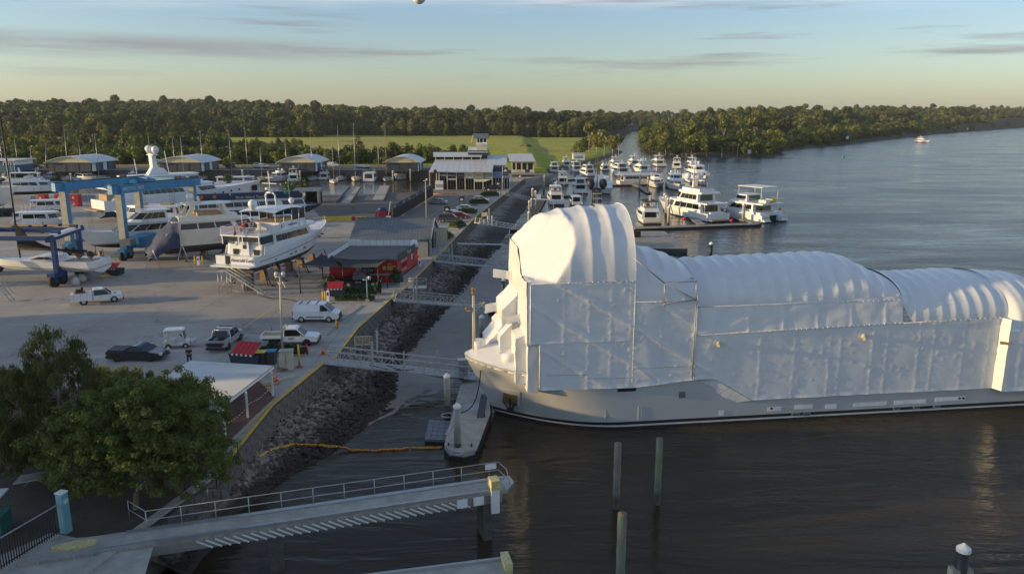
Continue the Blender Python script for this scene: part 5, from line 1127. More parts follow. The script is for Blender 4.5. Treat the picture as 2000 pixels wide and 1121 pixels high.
def vehicle(kind,name,label,cat,rear,front,paint,group=None,rim='alu',z=3.0,side=-1,detail=True):
 S=SPEC[kind];a=at(*rear,z);c=at(*front,z);ang=math.atan2(c.y-a.y,c.x-a.x);m_=(a+c)/2
 L_,W=S['L'],S['W'];cx=(S['wb'][0]+S['wb'][1])/2;n_=Vector((-math.sin(ang),math.cos(ang),0))
 if n_.y<0:n_=-n_
 ctr=m_+n_*(W/2)
 r_=empty(name,label,cat,(ctr.x,ctr.y,z),ang,group)
 sh=lambda P:[(x-cx,zz)for x,zz in P];hw=W/2
 b=MB();b.ext(sh(S['body']),-hw,hw,inset=.03);b.build('body',paint,r_)
 tp=ctaper(S['zb'],S['zt'],.17);roof=sh(S['roof'])
 b=MB();b.ext(roof,-hw*.97,hw*.97,taper=tp);b.build('glasshouse','glass_dark',r_)
 top=[p for p in roof if p[1]>S['zb']+(S['zt']-S['zb'])*.8];x0,x1=top[0][0],top[-1][0]
 b=MB();hwt=hw*.97*.83+.02;b.ext([(x0-.03,S['zt']-.10),(x0+.1,S['zt']+.015),(x1-.2,S['zt']+.015),(x1+.03,S['zt']-.09)],-hwt-.01,hwt+.01,inset=.02);rp=b.build('roof_panel',paint,r_)
 def P(x,zz,s_):return(x,s_*(hw*.97*tp(x,zz)+.008),zz)
 for s_ in(-1,1):
  b=MB();pf,pb=roof[-1],roof[0];tf,tb=top[-1],top[0]
  b.bar(P(pf[0],pf[1],s_),P(tf[0],tf[1],s_),.06,.05);b.bar(P(pb[0]+.03,pb[1],s_),P(tb[0],tb[1],s_),.07,.12)
  mid=[(roof[0][0]+roof[-1][0])/2+.05]if kind not in('ute','coupe_ute','van')else[]
  if kind in('sedan','suv','hatch'):mid.append(mid[0]-(1.0 if kind!='sedan' else.95))
  for mx_ in mid:b.bar(P(mx_,S['zb'],s_),P(mx_-.04,S['zt']-.05,s_),.05,.05)
  b.build('pillar',paint,r_)
  if S['solid']:b=MB();b.ext([(roof[0][0]-.012,S['zb']-.02),(roof[1][0]-.012,roof[1][1]),(roof[2][0],S['zt']+.005),(S['solid']-cx,S['zt']+.005),(S['solid']-cx,S['zb']-.02)],s_*(hw*.5),s_*(hw*.97+.012),taper=tp);b.build('side_panel',paint,r_)
 if kind=='van':b=MB();q0=roof;b.bar((q0[0][0]-.02,0,1.25),(q0[1][0]-.02,0,1.9),W*.82,.03);b.build('rear_door',paint,r_)
 for x in S['wb']:
  for s_ in(-1,1):wheel(r_,x-cx,s_*(hw-.10),S['rad'],.22,rim)
 xf=max(p[0]for p in S['body'])-cx;xr=-cx+min(p[0]for p in S['body'])
 zh=S['zb']*.72
 for s_ in(-1,1):
  b=MB();b.box((xf-.10,s_*(hw-.24),zh),(.26,.40,.16),s_*-.25);b.build('headlight','lamp_glass',r_)
  b=MB();b.box((max(p[0]for p in roof)+.02-.35,s_*(hw+.08),S['zb']+.08),(.10,.18,.14));b.build('door_mirror',paint,r_)
  if kind!='ute':b=MB();b.box((xr+.04,s_*(hw-.12),zh+.12),(.10,.2,.22 if kind!='van' else.45));b.build('tail_light','red_paint',r_)
 b=MB();b.bx(xf-.06,xf+.03,-hw*.62,hw*.62,.38,zh-.02);b.build('grille','black_paint',r_)
 b=MB();b.bx(xf-.12,xf+.06,-hw*.94,hw*.94,.26,.46);b.build('front_bumper','black_paint' if kind in('van','ute','pickup')else paint,r_)
 if kind!='ute':b=MB();b.bx(xr-.06,xr+.12,-hw*.94,hw*.94,.32,.54);b.build('rear_bumper','black_paint' if kind in('van','pickup')else paint,r_)
 if detail:
  for s_ in(-1,1):
   ds_=[S['roof'][-1][0]-cx-.25,S['roof'][-1][0]-cx-1.25]+([S['roof'][-1][0]-cx-2.2]if kind in('pickup','sedan','suv','hatch')else[])
   for xx in ds_:b=MB();b.bx(xx,xx+.015,s_*hw-.006,s_*hw+.006,.45,S['zb']-.04);b.build('door_gap','black_paint',r_)
   b=MB();b.bx(ds_[1]+.08,ds_[1]+.26,s_*hw-.01,s_*hw+.03,S['zb']-.17,S['zb']-.13);b.build('door_handle','black_paint',r_)
 return r_,S,cx,hw
v,S,cx,hw=vehicle('van','parked_van','white panel van with roof bars parked beside the yellow bollard','van',(590,630),(641,630),'car_white')
for x in(-1.7,-.9,.1):b=MB();b.bx(x,x+.06,-.72,.72,2.0,2.05);b.build('roof_bar','black_paint',v)
b=MB();b.bx(-1.0,.9,-hw-.015,-hw+.01,.55,.66);b.build('side_moulding','black_paint',v)
v,S,cx,hw=vehicle('ute','tray_ute','white single cab ute with an aluminium tray parked behind the light pole','ute',(538,677),(595,676),'car_white',rim='black_paint')
b=MB();b.bx(-cx-.2,1.95-cx,-.92,.92,.82,.88);b.build('tray_floor','timber_pale',v)
for y in(-.92,.92):b=MB();b.bx(-cx-.2,1.95-cx,y-.02,y+.02,.80,1.12);b.build('drop_side','white_paint',v)
for x in(-cx-.2,):b=MB();b.bx(x-.02,x+.02,-.92,.92,.80,1.12);b.build('tailgate','white_paint',v)
b=MB();b.path([(1.95-cx,-.9,.85),(1.95-cx,-.85,1.75),(1.95-cx,.85,1.75),(1.95-cx,.9,.85)],.04);b.build('headboard','white_paint',v);b=MB();b.bx(-cx-.1,2.0-cx,-.4,.4,.5,.8);b.build('chassis','black_paint',v)
b=MB();b.tube((-cx+.5,.85,1.1),(-cx+.45,.85,1.7),.03);b.build('stake','black_paint',v);b=MB();b.path([(5.3-cx,-.7,.4),(5.42-cx,-.7,.9),(5.42-cx,.7,.9),(5.3-cx,.7,.4)],.04);b.build('bull_bar','steel_galv',v)
text('REC',.3,'red_paint',v,(2.75-cx,-hw-.012,.78),(PI/2,0,0),shear=.2)
v,S,cx,hw=vehicle('ute','service_ute','white service ute with toolbox canopy and gear on its roof','ute',(165,596),(223,590),'car_white')
b=MB();b.bx(-cx-.3,1.98-cx,-.93,.93,.5,1.35);sb_=b.build('service_body','car_white',v)
for x in(.0,.75,1.4):b=MB();b.bx(x-cx,x+.02-cx,-.945,-.92,.6,1.3);b.build('locker_gap','black_paint',sb_)
b=MB();b.bx(-cx+.1,-cx+1.3,-.5,.5,1.36,1.46);b.build('roof_tray','house_red',v);b=MB();b.box((-cx+.7,0,1.6),(.8,.6,.35));b.box((-cx+1.0,.1,1.85),(.25,.3,.25));b.build('compressor','black_paint',v);b=MB();b.bar((1.98-cx,-.9,.5),(1.98-cx+.001,-.9,1.8),.06,.04);b.build('snorkel','black_paint',v)
b=MB();b.lathe((4.4-cx,0,1.0),[(.22,0),(.2,.02)],10);b.build('bonnet_roundel','sign_grey',v)
v,S,cx,hw=vehicle('pickup','dual_cab_pickup','silver dual cab pickup seen from behind with a black open tray','pickup',(447,684),(472,664),'car_silver',rim='black_paint')
def pickup_tray(v,cx,hw):
 b=MB();b.bx(-cx+.12,1.6-cx,-hw+.16,hw-.16,1.04,1.065);b.build('tray_liner','interior',v)
 for y in(-hw+.09,hw-.09):b=MB();b.bx(-cx+.05,1.65-cx,y-.06,y+.06,1.05,1.20);b.build('tray_side',paint_,v)
 b=MB();b.bx(-cx+.0,-cx+.08,-hw+.1,hw-.1,1.05,1.19);b.build('tailgate',paint_,v)
paint_='car_silver';pickup_tray(v,cx,hw)
b=MB();b.box((.2-cx+.5,.1,1.16),(.6,.3,.2));b.build('toolbox','plastic_grey',v);b=MB();b.bx(-cx-.03,-cx-.01,-hw+.2,hw-.2,.6,1.0);b.build('tailgate_skin','black_paint',v)
for x in(2.2,3.1):b=MB();b.bx(x-cx,x+.05-cx,-.7,.7,1.8,1.85);b.build('roof_bar','black_paint',v)
b=MB();b.path([(1.72-cx,-.75,1.1),(1.85-cx,-.65,1.76),(1.85-cx,.65,1.76),(1.72-cx,.75,1.1)],.04);b.build('sports_bar','car_silver',v)
v,S,cx,hw=vehicle('coupe_ute','coupe_ute','low black coupe ute parked behind the trees','ute',(229,707),(292,707),'car_black',rim='black_paint')
b=MB();b.bx(.08-cx,1.75-cx,-.8,.8,1.02,1.07);b.build('tonneau_cover','bin_grey',v)
v,S,cx,hw=vehicle('pickup','dual_cab_pickup','black dual cab pickup under the dark shade sails','pickup',(682,562),(728,561),'car_black');paint_='car_black';pickup_tray(v,cx,hw)
text('force',.34,'sign_white',v,(.9-cx+1.5,-hw-.012,.72),(PI/2,0,0));b=MB();b.path([(1.72-cx,-.75,1.1),(1.85-cx,-.65,1.8),(1.85-cx,.65,1.8),(1.72-cx,.75,1.1)],.05);b.build('sports_bar','alu',v)
vehicle('sedan','parked_car','silver sedan alone beside the black screened fence','car',(863,400),(843,399),'car_silver')
vehicle('hatch','parked_car','white hatchback nosed in under the banners of the marina building','car',(915,366),(918,361.5),'car_white',z=3.0)
vehicle('suv','parked_car','large black four wheel drive in front of the glass corner of the marina building','car',(972,373),(952,373),'car_black')
vehicle('hatch','parked_car','white wagon parked between the first and second hedges','car',(930,395),(947,395),'car_white')
vehicle('sedan','parked_car','white sedan parked between two hedges behind the estate signs','car',(898,413),(921,413),'car_white')
vehicle('sedan','parked_car','white car partly hidden by the red one near the small cream building','car',(873,424),(898,424),'car_white')
vehicle('hatch','parked_car','bright red hatchback squeezed between white and dark cars','car',(889,428),(906,428),'car_red')
vehicle('suv','parked_car','dark grey four wheel drive nearest the small cream building','car',(867,435),(888,435),'bin_grey')
for k,(a,c,kd,pt,lb,nm)in enumerate([((207,331),(190,331),'van','car_white','white high roof van beside the large curved roof shed','parked_van'),((494,327),(500,330),'van','car_white','white van facing the basin near the trailered runabout','parked_van'),((448,326),(453,329),'van','car_white','white van alone on the gravel above the basin wall','parked_van'),((407,329),(414,329),'van','car_white','white van next to the dark pickup by the second shed','parked_van'),((393,330),(402,330),'pickup','car_black','dark pickup next to the second curved shed','parked_pickup'),((628,329),(641,328),'suv','car_silver','silver wagon beside the third curved roof shed','parked_car'),((645,326),(655,326),'van','car_white','small white van behind the silver wagon','parked_van'),((62,330),(75,330),'suv','car_blue','dark blue wagon between the teal building and the first shed','parked_car'),((530,327),(538,327),'sedan','car_silver','grey car half hidden beside the third shed','parked_car')]):
 vehicle(kd,nm,lb,'car' if 'car' in nm else nm.split('_')[1],a,c,pt,z=3.5,detail=False)
a,c=at(327,682,3),at(358,680,3);ang=math.atan2(c.y-a.y,c.x-a.x);m_=(a+c)/2;gc=empty('golf_cart','cream golf cart with a white canopy beside the black coupe ute','golf cart',(m_.x,m_.y+.55,3),ang)
b=MB();b.ext([(-1.15,.3),(-1.15,.72),(-.2,.75),(-.1,.36),(.5,.34),(.75,.82),(1.2,.62),(1.25,.3)],-.55,.55,inset=.03);b.build('body','gel_cream',gc)
for x in(-.75,.82):
 for y in(-.5,.5):wheel(gc,x,y,.22,.18)
b=MB();b.bx(-.75,-.15,-.5,.5,.75,.88);b.bar((-.8,0,.8),(-.95,0,1.25),1.0,.08);b.build('seat','gel_cream',gc)
b=MB();b.ext([(-1.1,1.78),(-1.0,1.88),(.6,1.88),(.75,1.78)],-.6,.6,inset=.04);b.build('canopy','white_paint',gc)
for x,x2 in((-1.0,-1.0),(.72,.6)):
 for y in(-.52,.52):b=MB();b.tube((x,y,.7),(x2,y,1.8),.02);b.build('canopy_post','white_paint',gc)
b=MB();b.slab([(.78,-.5,.85),(.78,.5,.85),(.62,.5,1.75),(.62,-.5,1.75)],0,1,0,1,.01);b.build('windscreen','glass_mid',gc);b=MB();b.tube((.5,.25,.8),(.35,.25,1.1),.02);b.tube((.33,.25,1.08),(.36,.25,1.13),.16,n=12);b.build('steering_wheel','black_paint',gc)
b=MB();b.bar((1.3,0,.45),(1.75,0,.62),.9,.3);b.build('front_basket','alu',gc)
# BUILDINGS
def box_part(x0,x1,y0,y1,z0,z1,name,m,par):b=MB();b.bx(x0,x1,y0,y1,z0,z1);return b.build(name,m,par)
ws=empty('workshop','grey gable roofed workshop with its big doorway facing the waterfront path','building',(-13.2,121,3.0),0.0)
WX,WY,EH,RH=-12.4,13.0,2.85,5.3
box_part(WX,-.03,0,.2,0,EH,'wall','wall_grey',ws);box_part(WX,-.03,WY-.2,WY,0,EH,'wall','wall_grey',ws);box_part(WX,WX+.2,.2,WY-.2,0,EH,'wall','wall_grey',ws)
b=MB();G=[(0,0),(3.6,0),(3.6,4.2*.82),(8.6,4.2*.82),(8.6,0),(WY,0),(WY,EH),(WY/2,RH),(0,EH)]
vs=[(-.2,y,z)for y,z in G]+[(0,y,z)for y,z in G];n_=len(G);b.add(vs,[tuple(range(n_))[::-1],tuple(range(n_,2*n_))]+[(i,(i+1)%n_,n_+(i+1)%n_,n_+i)for i in range(n_)]);gw=b.build('gable_wall','wall_grey',ws)
for k in range(12):b=MB();b.bx(0,.025,.1,3.5,.1+k*.24,.13+k*.24);b.build('cladding_lap','wall_grey',gw)
for s_,y0 in((1,-.35),(-1,WY+.35)):
 y1=WY/2;nst=24;rows=MB();z0=EH-.15;
 for k in range(nst):
  xa=WX-.3+(12.4+.6)*k/nst;xb=xa+13.0/nst*.94;b=MB();b.slab([(xa,y0,z0),(xb,y0,z0),(xb,y1,RH+.02),(xa,y1,RH+.02)]if s_==1 else[(xb,y0,z0),(xa,y0,z0),(xa,y1,RH+.02),(xb,y1,RH+.02)],0,1,0,1,.05);b.build('roof_sheet','roof_grey',ws)
 b=MB();b.slab([(WX-.3,y0,z0-.03),(.3,y0,z0-.03),(.3,y1,RH-.01),(WX-.3,y1,RH-.01)]if s_==1 else[(.3,y0,z0-.03),(WX-.3,y0,z0-.03),(WX-.3,y1,RH-.01),(.3,y1,RH-.01)],0,1,0,1,.03);b.build('roof_deck','roof_grey',ws)
b=MB();b.bar((WX-.3,WY/2,RH+.09),(.3,WY/2,RH+.09),.35,.05);b.build('ridge_cap','roof_grey',ws);
for y0 in(-.35,WY+.35):b=MB();b.bar((.33,y0,EH-.12),(.33,WY/2,RH+.05),.05,.2);b.build('barge_board','white_paint',ws)
box_part(-4,-.6,4.3,8,.02,1.4,'workbench','interior',ws);b=MB();b.bx(-11,-.3,3.0,9.5,.01,.03);b.build('shop_floor','concrete_dark',ws)
dr=box_part(.02,.10,9.0,10.6,0,2.5,'sliding_door','wall_dark',ws);box_part(.02,.09,.9,1.9,0,2.1,'side_door','alu_worn',ws);box_part(.02,.06,.35,.8,.1,2.2,'door_post','wall_navy',ws)
ob=empty('outbuilding','small cream roofed outbuilding just beyond the grey workshop','building',(-12.6,135.5,3.0));b=MB();b.bx(-4.5,0.9,0,4.2,0,2.5);b.build('wall','cream_paint',ob);b=MB();b.bar((-1.8,-.2,2.55),(-1.8,4.4,2.75),5.9,.12);b.build('roof','concrete_pale',ob)
box_part(.88,.95,.8,1.7,0,2.0,'door','wall_navy',ob);box_part(.88,.95,2.6,3.4,.9,1.7,'window','glass_dark',ob)
ro=empty('red_office','low red walled office with white panelled parapet around a flat roof','building',(-15.7,103.2,3.0),-.0)
X0=-9.3;dxy=.13
b=MB();ftp=[(X0,0),(0,0),(1.45,11.2),(X0+.6,11.2)];b.prism(ftp,.25,2.75);b.build('wall','red_sheet',ro);b=MB();b.prism([(X0,0.06),(-.04,0.06),(1.4,11.1),(X0+.6,11.1)],0,.25);b.build('plinth','interior',ro)
b=MB();b.prism([(X0-.1,-.1),(.05,-.1),(1.5,11.3),(X0+.5,11.3)],2.76,2.84);b.build('roof','roof_flat',ro)
for k in range(8):
 t0,t1=k/8,(k+.94)/8;p=Vector((X0-.1,-.1,2.85)).lerp(Vector((X0+.5,11.3,2.85)),t0);q_=Vector((X0-.1,-.1,2.85)).lerp(Vector((X0+.5,11.3,2.85)),t1);b=MB();b.bar(p+Vector((0,0,.3)),q_+Vector((0,0,.3)),.06,.6);b.build('parapet_panel','white_paint',ro)
for k in range(10):
 p=Vector((X0+.5,11.3,2.85)).lerp(Vector((1.5,11.3,2.85)),k/10);q_=Vector((X0+.5,11.3,2.85)).lerp(Vector((1.5,11.3,2.85)),(k+.94)/10);b=MB();b.bar(p+Vector((0,0,.42)),q_+Vector((0,0,.42)),.06,.85);b.build('parapet_panel','white_paint',ro)
va=math.atan2(11.2,1.45)
b=MB();b.bar((.12,.3,2.95),(1.52,11.1,2.95),.08,1.05);sgn=b.build('name_board','sign_grey',ro)
text('force',.95,'sign_white',sgn,(.88,5.9,2.98),(PI/2,0,va));b=MB();b.bx(.17,.22,.8,1.3,2.6,3.3);b.build('badge','sign_white',sgn)
tq=lambda t,z,o=.03:(1.45*t+o+.02,11.2*t,z)
text('MARINE PRO',.55,'sign_white',ro,tq(.30,2.12),(PI/2,0,va));text('SERVICE',.8,'antifoul_black',ro,tq(.32,1.5),(PI/2,0,va));text('sales and repairs',.38,'sign_white',ro,tq(.30,.9),(PI/2,0,va))
b=MB();b.bar(tq(.64,1.9),tq(.70,1.9),.03,.8);b.build('flag_print','sign_white',ro);b=MB();b.bar(tq(.70,1.9),tq(.73,1.9),.03,.8);b.build('flag_print','navy_blue',ro)
box_part(X0+3.6,X0+4.3,-.06,0,.1,2.3,'door','wall_grey',ro);wd_=box_part(X0+4.4,X0+6.1,-.07,0,.3,2.3,'window','sign_navy',ro)
text('GCCM',.5,'sign_white',wd_,(X0+5.25,-.09,1.25),(PI/2,0,0));ys_=box_part(X0+7.3,X0+9.1,-.08,-.01,1.4,1.9,'yellow_sign','bin_yellow',ro);text('CUSTOM',.36,'red_paint',ys_,(X0+8.3,-.1,1.65),(PI/2,0,0))
text('marine',.3,'sign_white',ro,(X0+8.2,-.05,2.2),(PI/2,0,0))
box_part(X0+.3,X0+3.3,-.08,-.01,1.9,2.5,'window','glass_dark',ro)
rb_=empty('radar_bar','white radar antenna on the roof corner of the red office','radar',(-24.4,115.1,5.85));b=MB();b.box((0,0,.75),(2.8,.18,.16),.05);b.build('antenna','white_paint',rb_);b=MB();b.tube((0,0,.3),(0,0,.7),.22,.15,n=10);b.tube((0,0,0),(0,0,.3),.1);b.build('base','white_paint',rb_)
rd=empty('radome','white domed satellite cover on the far corner of the red office','radome',(-14.6,113.2,5.85));b=MB();b.lathe((0,0,0),[(.5,0),(.58,.3),(.56,.65),(.4,.95),(.15,1.1),(.01,1.13)],14);b.build('dome','white_paint',rd)
for(x,y,L_,lb)in((X0+.5,-1.6,1.0,'red drinks crate cabinet at the planted corner of the office'),(X0+2.4,-1.2,1.0,'red crate cabinet next to the office window')):
 o=empty('crate_cabinet',lb,'cabinet',(-15.7+x,103.2+y,3));b=MB();b.bx(-.5,.5,-.3,.3,0,1.1);b.build('case','red_paint',o)
 for z in(.35,.7):b=MB();b.bx(-.52,.52,-.33,-.3,z,z+.08);b.build('shelf_edge','sign_white',o)
o=empty('red_counter','long red counter with a pale top outside the office','counter',(-17.7,101.9,3));b=MB();b.bx(-1.5,1.5,-.4,.4,0,.95);b.build('case','red_paint',o);b=MB();b.bx(-1.55,1.55,-.45,.45,.96,1.02);b.build('top','concrete_pale',o)
o=empty('tank','dark round water tank at the corner of the red office','tank',(-15.4,101.8,3));b=MB();b.lathe((0,0,0),[(.65,0),(.65,1.3),(.5,1.45),(.01,1.5)],14);b.build('shell','bin_grey',o)
posts={'p1':(587,573,519),'p2':(631,547,494),'p3':(757,562,506),'p4':(671,562,519),'p5':(740,573,520)}
PT={}
for k,lb in(('p1','black shade sail post standing farthest out on the open yard'),('p2','black sail post between the yard and the office corner'),('p3','black sail post nearest the waterfront path'),('p4','black sail post behind the skip bin and pickup'),('p5','black sail post at the garden bed tip')):
 px_,yb_,yt_=posts[k];p=at(px_,yb_,3);zt=zof(p,yt_);PT[k]=Vector((p.x,p.y,zt));b=MB();b.tube((0,0,0),(0,0,zt-3),.07,n=8);o=b.build('sail_post','black_paint');o.location=p;tag(o,lb,'post','posts of the shade sails')
def sail(pts,label,sag=.5):
 n_=len(pts);c=sum((Vector(p)for p in pts),Vector())/n_;c.z-=sag*.6;org=Vector(pts[0]);b=MB();K=8
 for i in range(n_):
  a,q_=Vector(pts[i]),Vector(pts[(i+1)%n_]);rows=[]
  for r in range(K+1):
   row=[]
   for t in range(K+1):
    e=a.lerp(q_,t/K);md=math.sin(PI*t/K);e=e.lerp(c,.13*md);e.z-=.12*md;pnt=c.lerp(e,r/K);pnt.z-=.15*math.sin(PI*r/K);row.append(tuple(pnt-org))
   rows.append(row)
  b.grid(rows)
 o=b.build('shade_sail','shade_cloth',fix=False);o.location=org;return tag(o,label,'shade sail','shade sails by the red office')
sail([PT['p1']+Vector((0,0,.1)),PT['p4']+Vector((-.1,-.3,-.1)),Vector((-24.9,105,6.1)),PT['p2']+Vector((0,0,-.1))],'outer dark shade sail stretched from the lone post to the office roof')
sail([PT['p4']+Vector((0,0,-.2)),PT['p5']+Vector((0,0,-.1)),PT['p3']+Vector((0,0,-.1)),Vector((-16.5,103,6.0)),Vector((-24.4,103,6.1))],'larger dark shade sail covering the black pickup')
mb0=at(850,370,3.0);mr=empty('marina_building','long white roofed marina building with banner bays and a lookout tower','building',(mb0 .x,234.5,3.0))
ox=mb0 .x
def X(px_,y=234.5,z=3.0):
 d=ray(px_,340);return d.x/d.y*y-ox
def Z(py_,y):return zof((0,y),py_)-3.0
yF,yB=0.0,26.0
xl,x1_,x2_=X(838,233),X(962,233),X(997,240)
zf,zb_=Z(336,233),9.0
zslope=lambda y:zf+(zb_-zf)*(y+1.5)/(yB+1.5)
def mroof(xa,xb,ya,yb,name='roof'):
 n=max(3,int((xb-xa)/1.6))
 for k in range(n):
  a,c=xa+(xb-xa)*k/n,xa+(xb-xa)*(k+.97)/n;b=MB();b.slab([(a,ya,zslope(ya)),(c,ya,zslope(ya)),(c,yb,zslope(yb)),(a,yb,zslope(yb))],0,1,0,1,.06);b.build('roof_sheet','roof_white',mr)
 b=MB();b.slab([(xa,ya,zslope(ya)-.2),(xb,ya,zslope(ya)-.2),(xb,yb,zslope(yb)-.2),(xa,yb,zslope(yb)-.2)],0,1,0,1,.17);b.build(name,'roof_white',mr)
mroof(xl,x1_,-1.5,9.5);mroof(xl,X(990,250),9.5,yB)
b=MB();b.slab([(X(846,250),17.5,8.9),(X(941,250),17.5,8.9),(X(941,258),25,9.9),(X(846,258),25,9.9)],0,1,0,1,.2);b.build('raised_roof','roof_white',mr)
box_part(X(850,250),X(938,250),18.1,18.3,7.6,8.9,'clerestory','interior',mr)
for k in range(6):x=X(850,250)+(X(938,250)-X(850,250))*k/5;box_part(x-.12,x+.12,17.95,18.1,7.6,8.95,'clerestory_post','cream_paint',mr)
box_part(xl+.3,x1_-.4,2.0,2.3,0,zf-.4,'wall','interior',mr);box_part(xl+.3,x1_-.2,2.3,yB-1,0,zf-.3,'wall','wall_dark',mr);box_part(x1_-.2,X(986,250),8.2,yB-1,0,zf+.2,'wall','wall_navy',mr)
cols=[857,873,891,908,926,943,961];texts=['JUWEL','GCCM','RIVIERA','GOLD','MARINE','BOATS'];mts=['sign_navy','sign_navy','sign_grey','sign_white','cream_paint','wall_grey']
for px_ in[838.5,852]+cols:x=X(px_,234);box_part(x-.14,x+.14,-.1,.18,0,zf+.2,'column','cream_paint',mr)
for k in range(6):
 xa,xb=X(cols[k],234)+.2,X(cols[k+1],234)-.2;zt=zf-.1;s_=box_part(xa,xb,.02,.08,zt-2.0,zt,'banner',mts[k],mr)
 text(texts[k],.72 if k<2 else.5,'sign_white' if k in(0,1,2,5)else 'sign_grey',s_,((xa+xb)/2,-.0,zt-1.05),(PI/2,0,0));box_part(xa,xb,.5,.6,.05,zt-2.1,'window','glass_dark',mr)
 for j in(1,2):box_part(xa+(xb-xa)*j/3-.03,xa+(xb-xa)*j/3+.03,.44,.5,.05,zt-2.1,'mullion','wall_grey',mr)
box_part(X(873,234)+.2,X(891,234)-.2,-.02,.03,zf-2.5,zf-2.15,'banner_strip','sign_white',mr)
b=MB();b.add([(X(926,233),-.8,zf-2.2),(X(961,233),-.8,zf-2.2),(X(945,233),-1.6,zf-3.0),(X(926,233),-1.6,zf-2.9)],[(0,1,2,3)]);b.build('porch_canopy','cream_paint',mr)
b=MB();b.slab([(x1_-.5,3.0,zf-2.2),(X(996,238),3.0,zf-2.2),(X(992,242),8.2,zf-.6),(x1_-.5,8.2,zf-.6)],0,1,0,1,.1);b.build('awning','awning_blue',mr)
box_part(x1_-.3,X(994,238),3.6,3.8,0,zf-2.3,'window','glass_dark',mr)
for k in range(7):x=x1_+(X(996,238)-x1_)*k/6;box_part(x-.06,x+.06,3.0,3.12,0,zf-2.2,'awning_post','white_paint',mr)
b=MB();b.ball((X(851,234),-2.0,zf+.2),.55,10);b.build('round_speaker','interior',mr)
ty=22.0;tw_=lambda px_:X(px_,256)
box_part(tw_(915),tw_(952),ty-2,ty+5,6.5,10.8,'tower_base','wall_navy',mr);b=MB();b.slab([(tw_(914),ty-2.4,10.2),(tw_(953),ty-2.4,10.2),(tw_(953),ty+5,11.6),(tw_(914),ty+5,11.6)],0,1,0,1,.2);b.build('tower_base_roof','roof_white',mr)
box_part(tw_(931),tw_(951),ty,ty+3.6,9,Z(284,256),'tower_shaft','cream_paint',mr)
for k in range(8):box_part(tw_(931)-.02,tw_(951)+.02,ty-.03,ty,9.6+k*.36,9.63+k*.36,'weatherboard','sign_white',mr)
zc,zt=Z(284,256),Z(271,256);box_part(tw_(931),tw_(951),ty-.2,ty+3.8,zc,zc+.2,'lookout_floor','white_paint',mr);box_part(tw_(933),tw_(950),ty+.3,ty+3.4,zc+.2,zt,'lookout_window','glass_dark',mr)
box_part(tw_(930),tw_(952),ty-.35,ty-.28,zc+.15,zc+.95,'balcony_rail','white_paint',mr)
for px_ in(931,937,944,951):box_part(tw_(px_)-.1,tw_(px_)+.1,ty+.1,ty+.28,zc+.2,zt,'lookout_post','white_paint',mr)
b=MB();b.slab([(tw_(926),ty-1.2,zt),(tw_(955),ty-1.2,zt),(tw_(954),ty+1.8,Z(262,258)),(tw_(924),ty+1.8,Z(262,258))],0,1,0,1,.15);b.slab([(tw_(955),ty+4.8,zt),(tw_(926),ty+4.8,zt),(tw_(924),ty+1.8,Z(262,258)),(tw_(954),ty+1.8,Z(262,258))],0,1,0,1,.15);b.build('tower_roof','roof_grey',mr)
b=MB();b.bar((tw_(921),ty-1.2,zt-1.3),(tw_(925),ty+1.7,Z(262,258)),.1,.25);b.build('barge_board','white_paint',mr)
for px_,h_ in((946,3.2),(949,2.6)):b=MB();b.tube((tw_(px_),ty+2,zt),(tw_(px_),ty+2,zt+h_),.05);b.build('aerial','black_paint',mr)
rs_o=at(1018,345,3.0);ry=284.0;rx=ray(1018,340);rx=rx.x/rx.y*ry;re_=empty('restaurant','open sided cream restaurant with a railed deck over the creek','building',(rx,ry,0))
def RX(px_):d=ray(px_,340);return d.x/d.y*ry-rx
zfl=zof((0,ry),337);zrf=zof((0,ry),316)
box_part(RX(998),RX(1045),0,12,zfl-.9,zfl,'deck','timber_grey',re_);box_part(RX(1000),RX(1043),.6,12,-1,zfl-.9,'base_wall','concrete_dark',re_)
box_part(RX(1000),RX(1042),4,11,zfl,zrf,'wall','interior',re_)
for px_ in(1000,1008,1019,1030,1042):box_part(RX(px_)-.25,RX(px_)+.25,.6,1.0,zfl,zrf,'post','cream_paint',re_)
b=MB();b.slab([(RX(996),-.5,zrf),(RX(1046),-.5,zrf),(RX(1040),12,zrf+2.0),(RX(992),12,zrf+2.0)],0,1,0,1,.25);b.build('roof','roof_white',re_);box_part(RX(996),RX(1045),-.45,-.3,zrf-.35,zrf,'fascia','timber_grey',re_)
for k,(a,c,m_)in enumerate(((999,1008,'sign_white'),(1008,1016,'yellow_faded'),(1016,1026,'sign_white'),(1026,1034,'navy_blue'),(1034,1044,'sign_white'))):box_part(RX(a)+.1,RX(c)-.1,-.08,0,zfl+.05,zfl+1.0,'rail_banner',m_,re_)
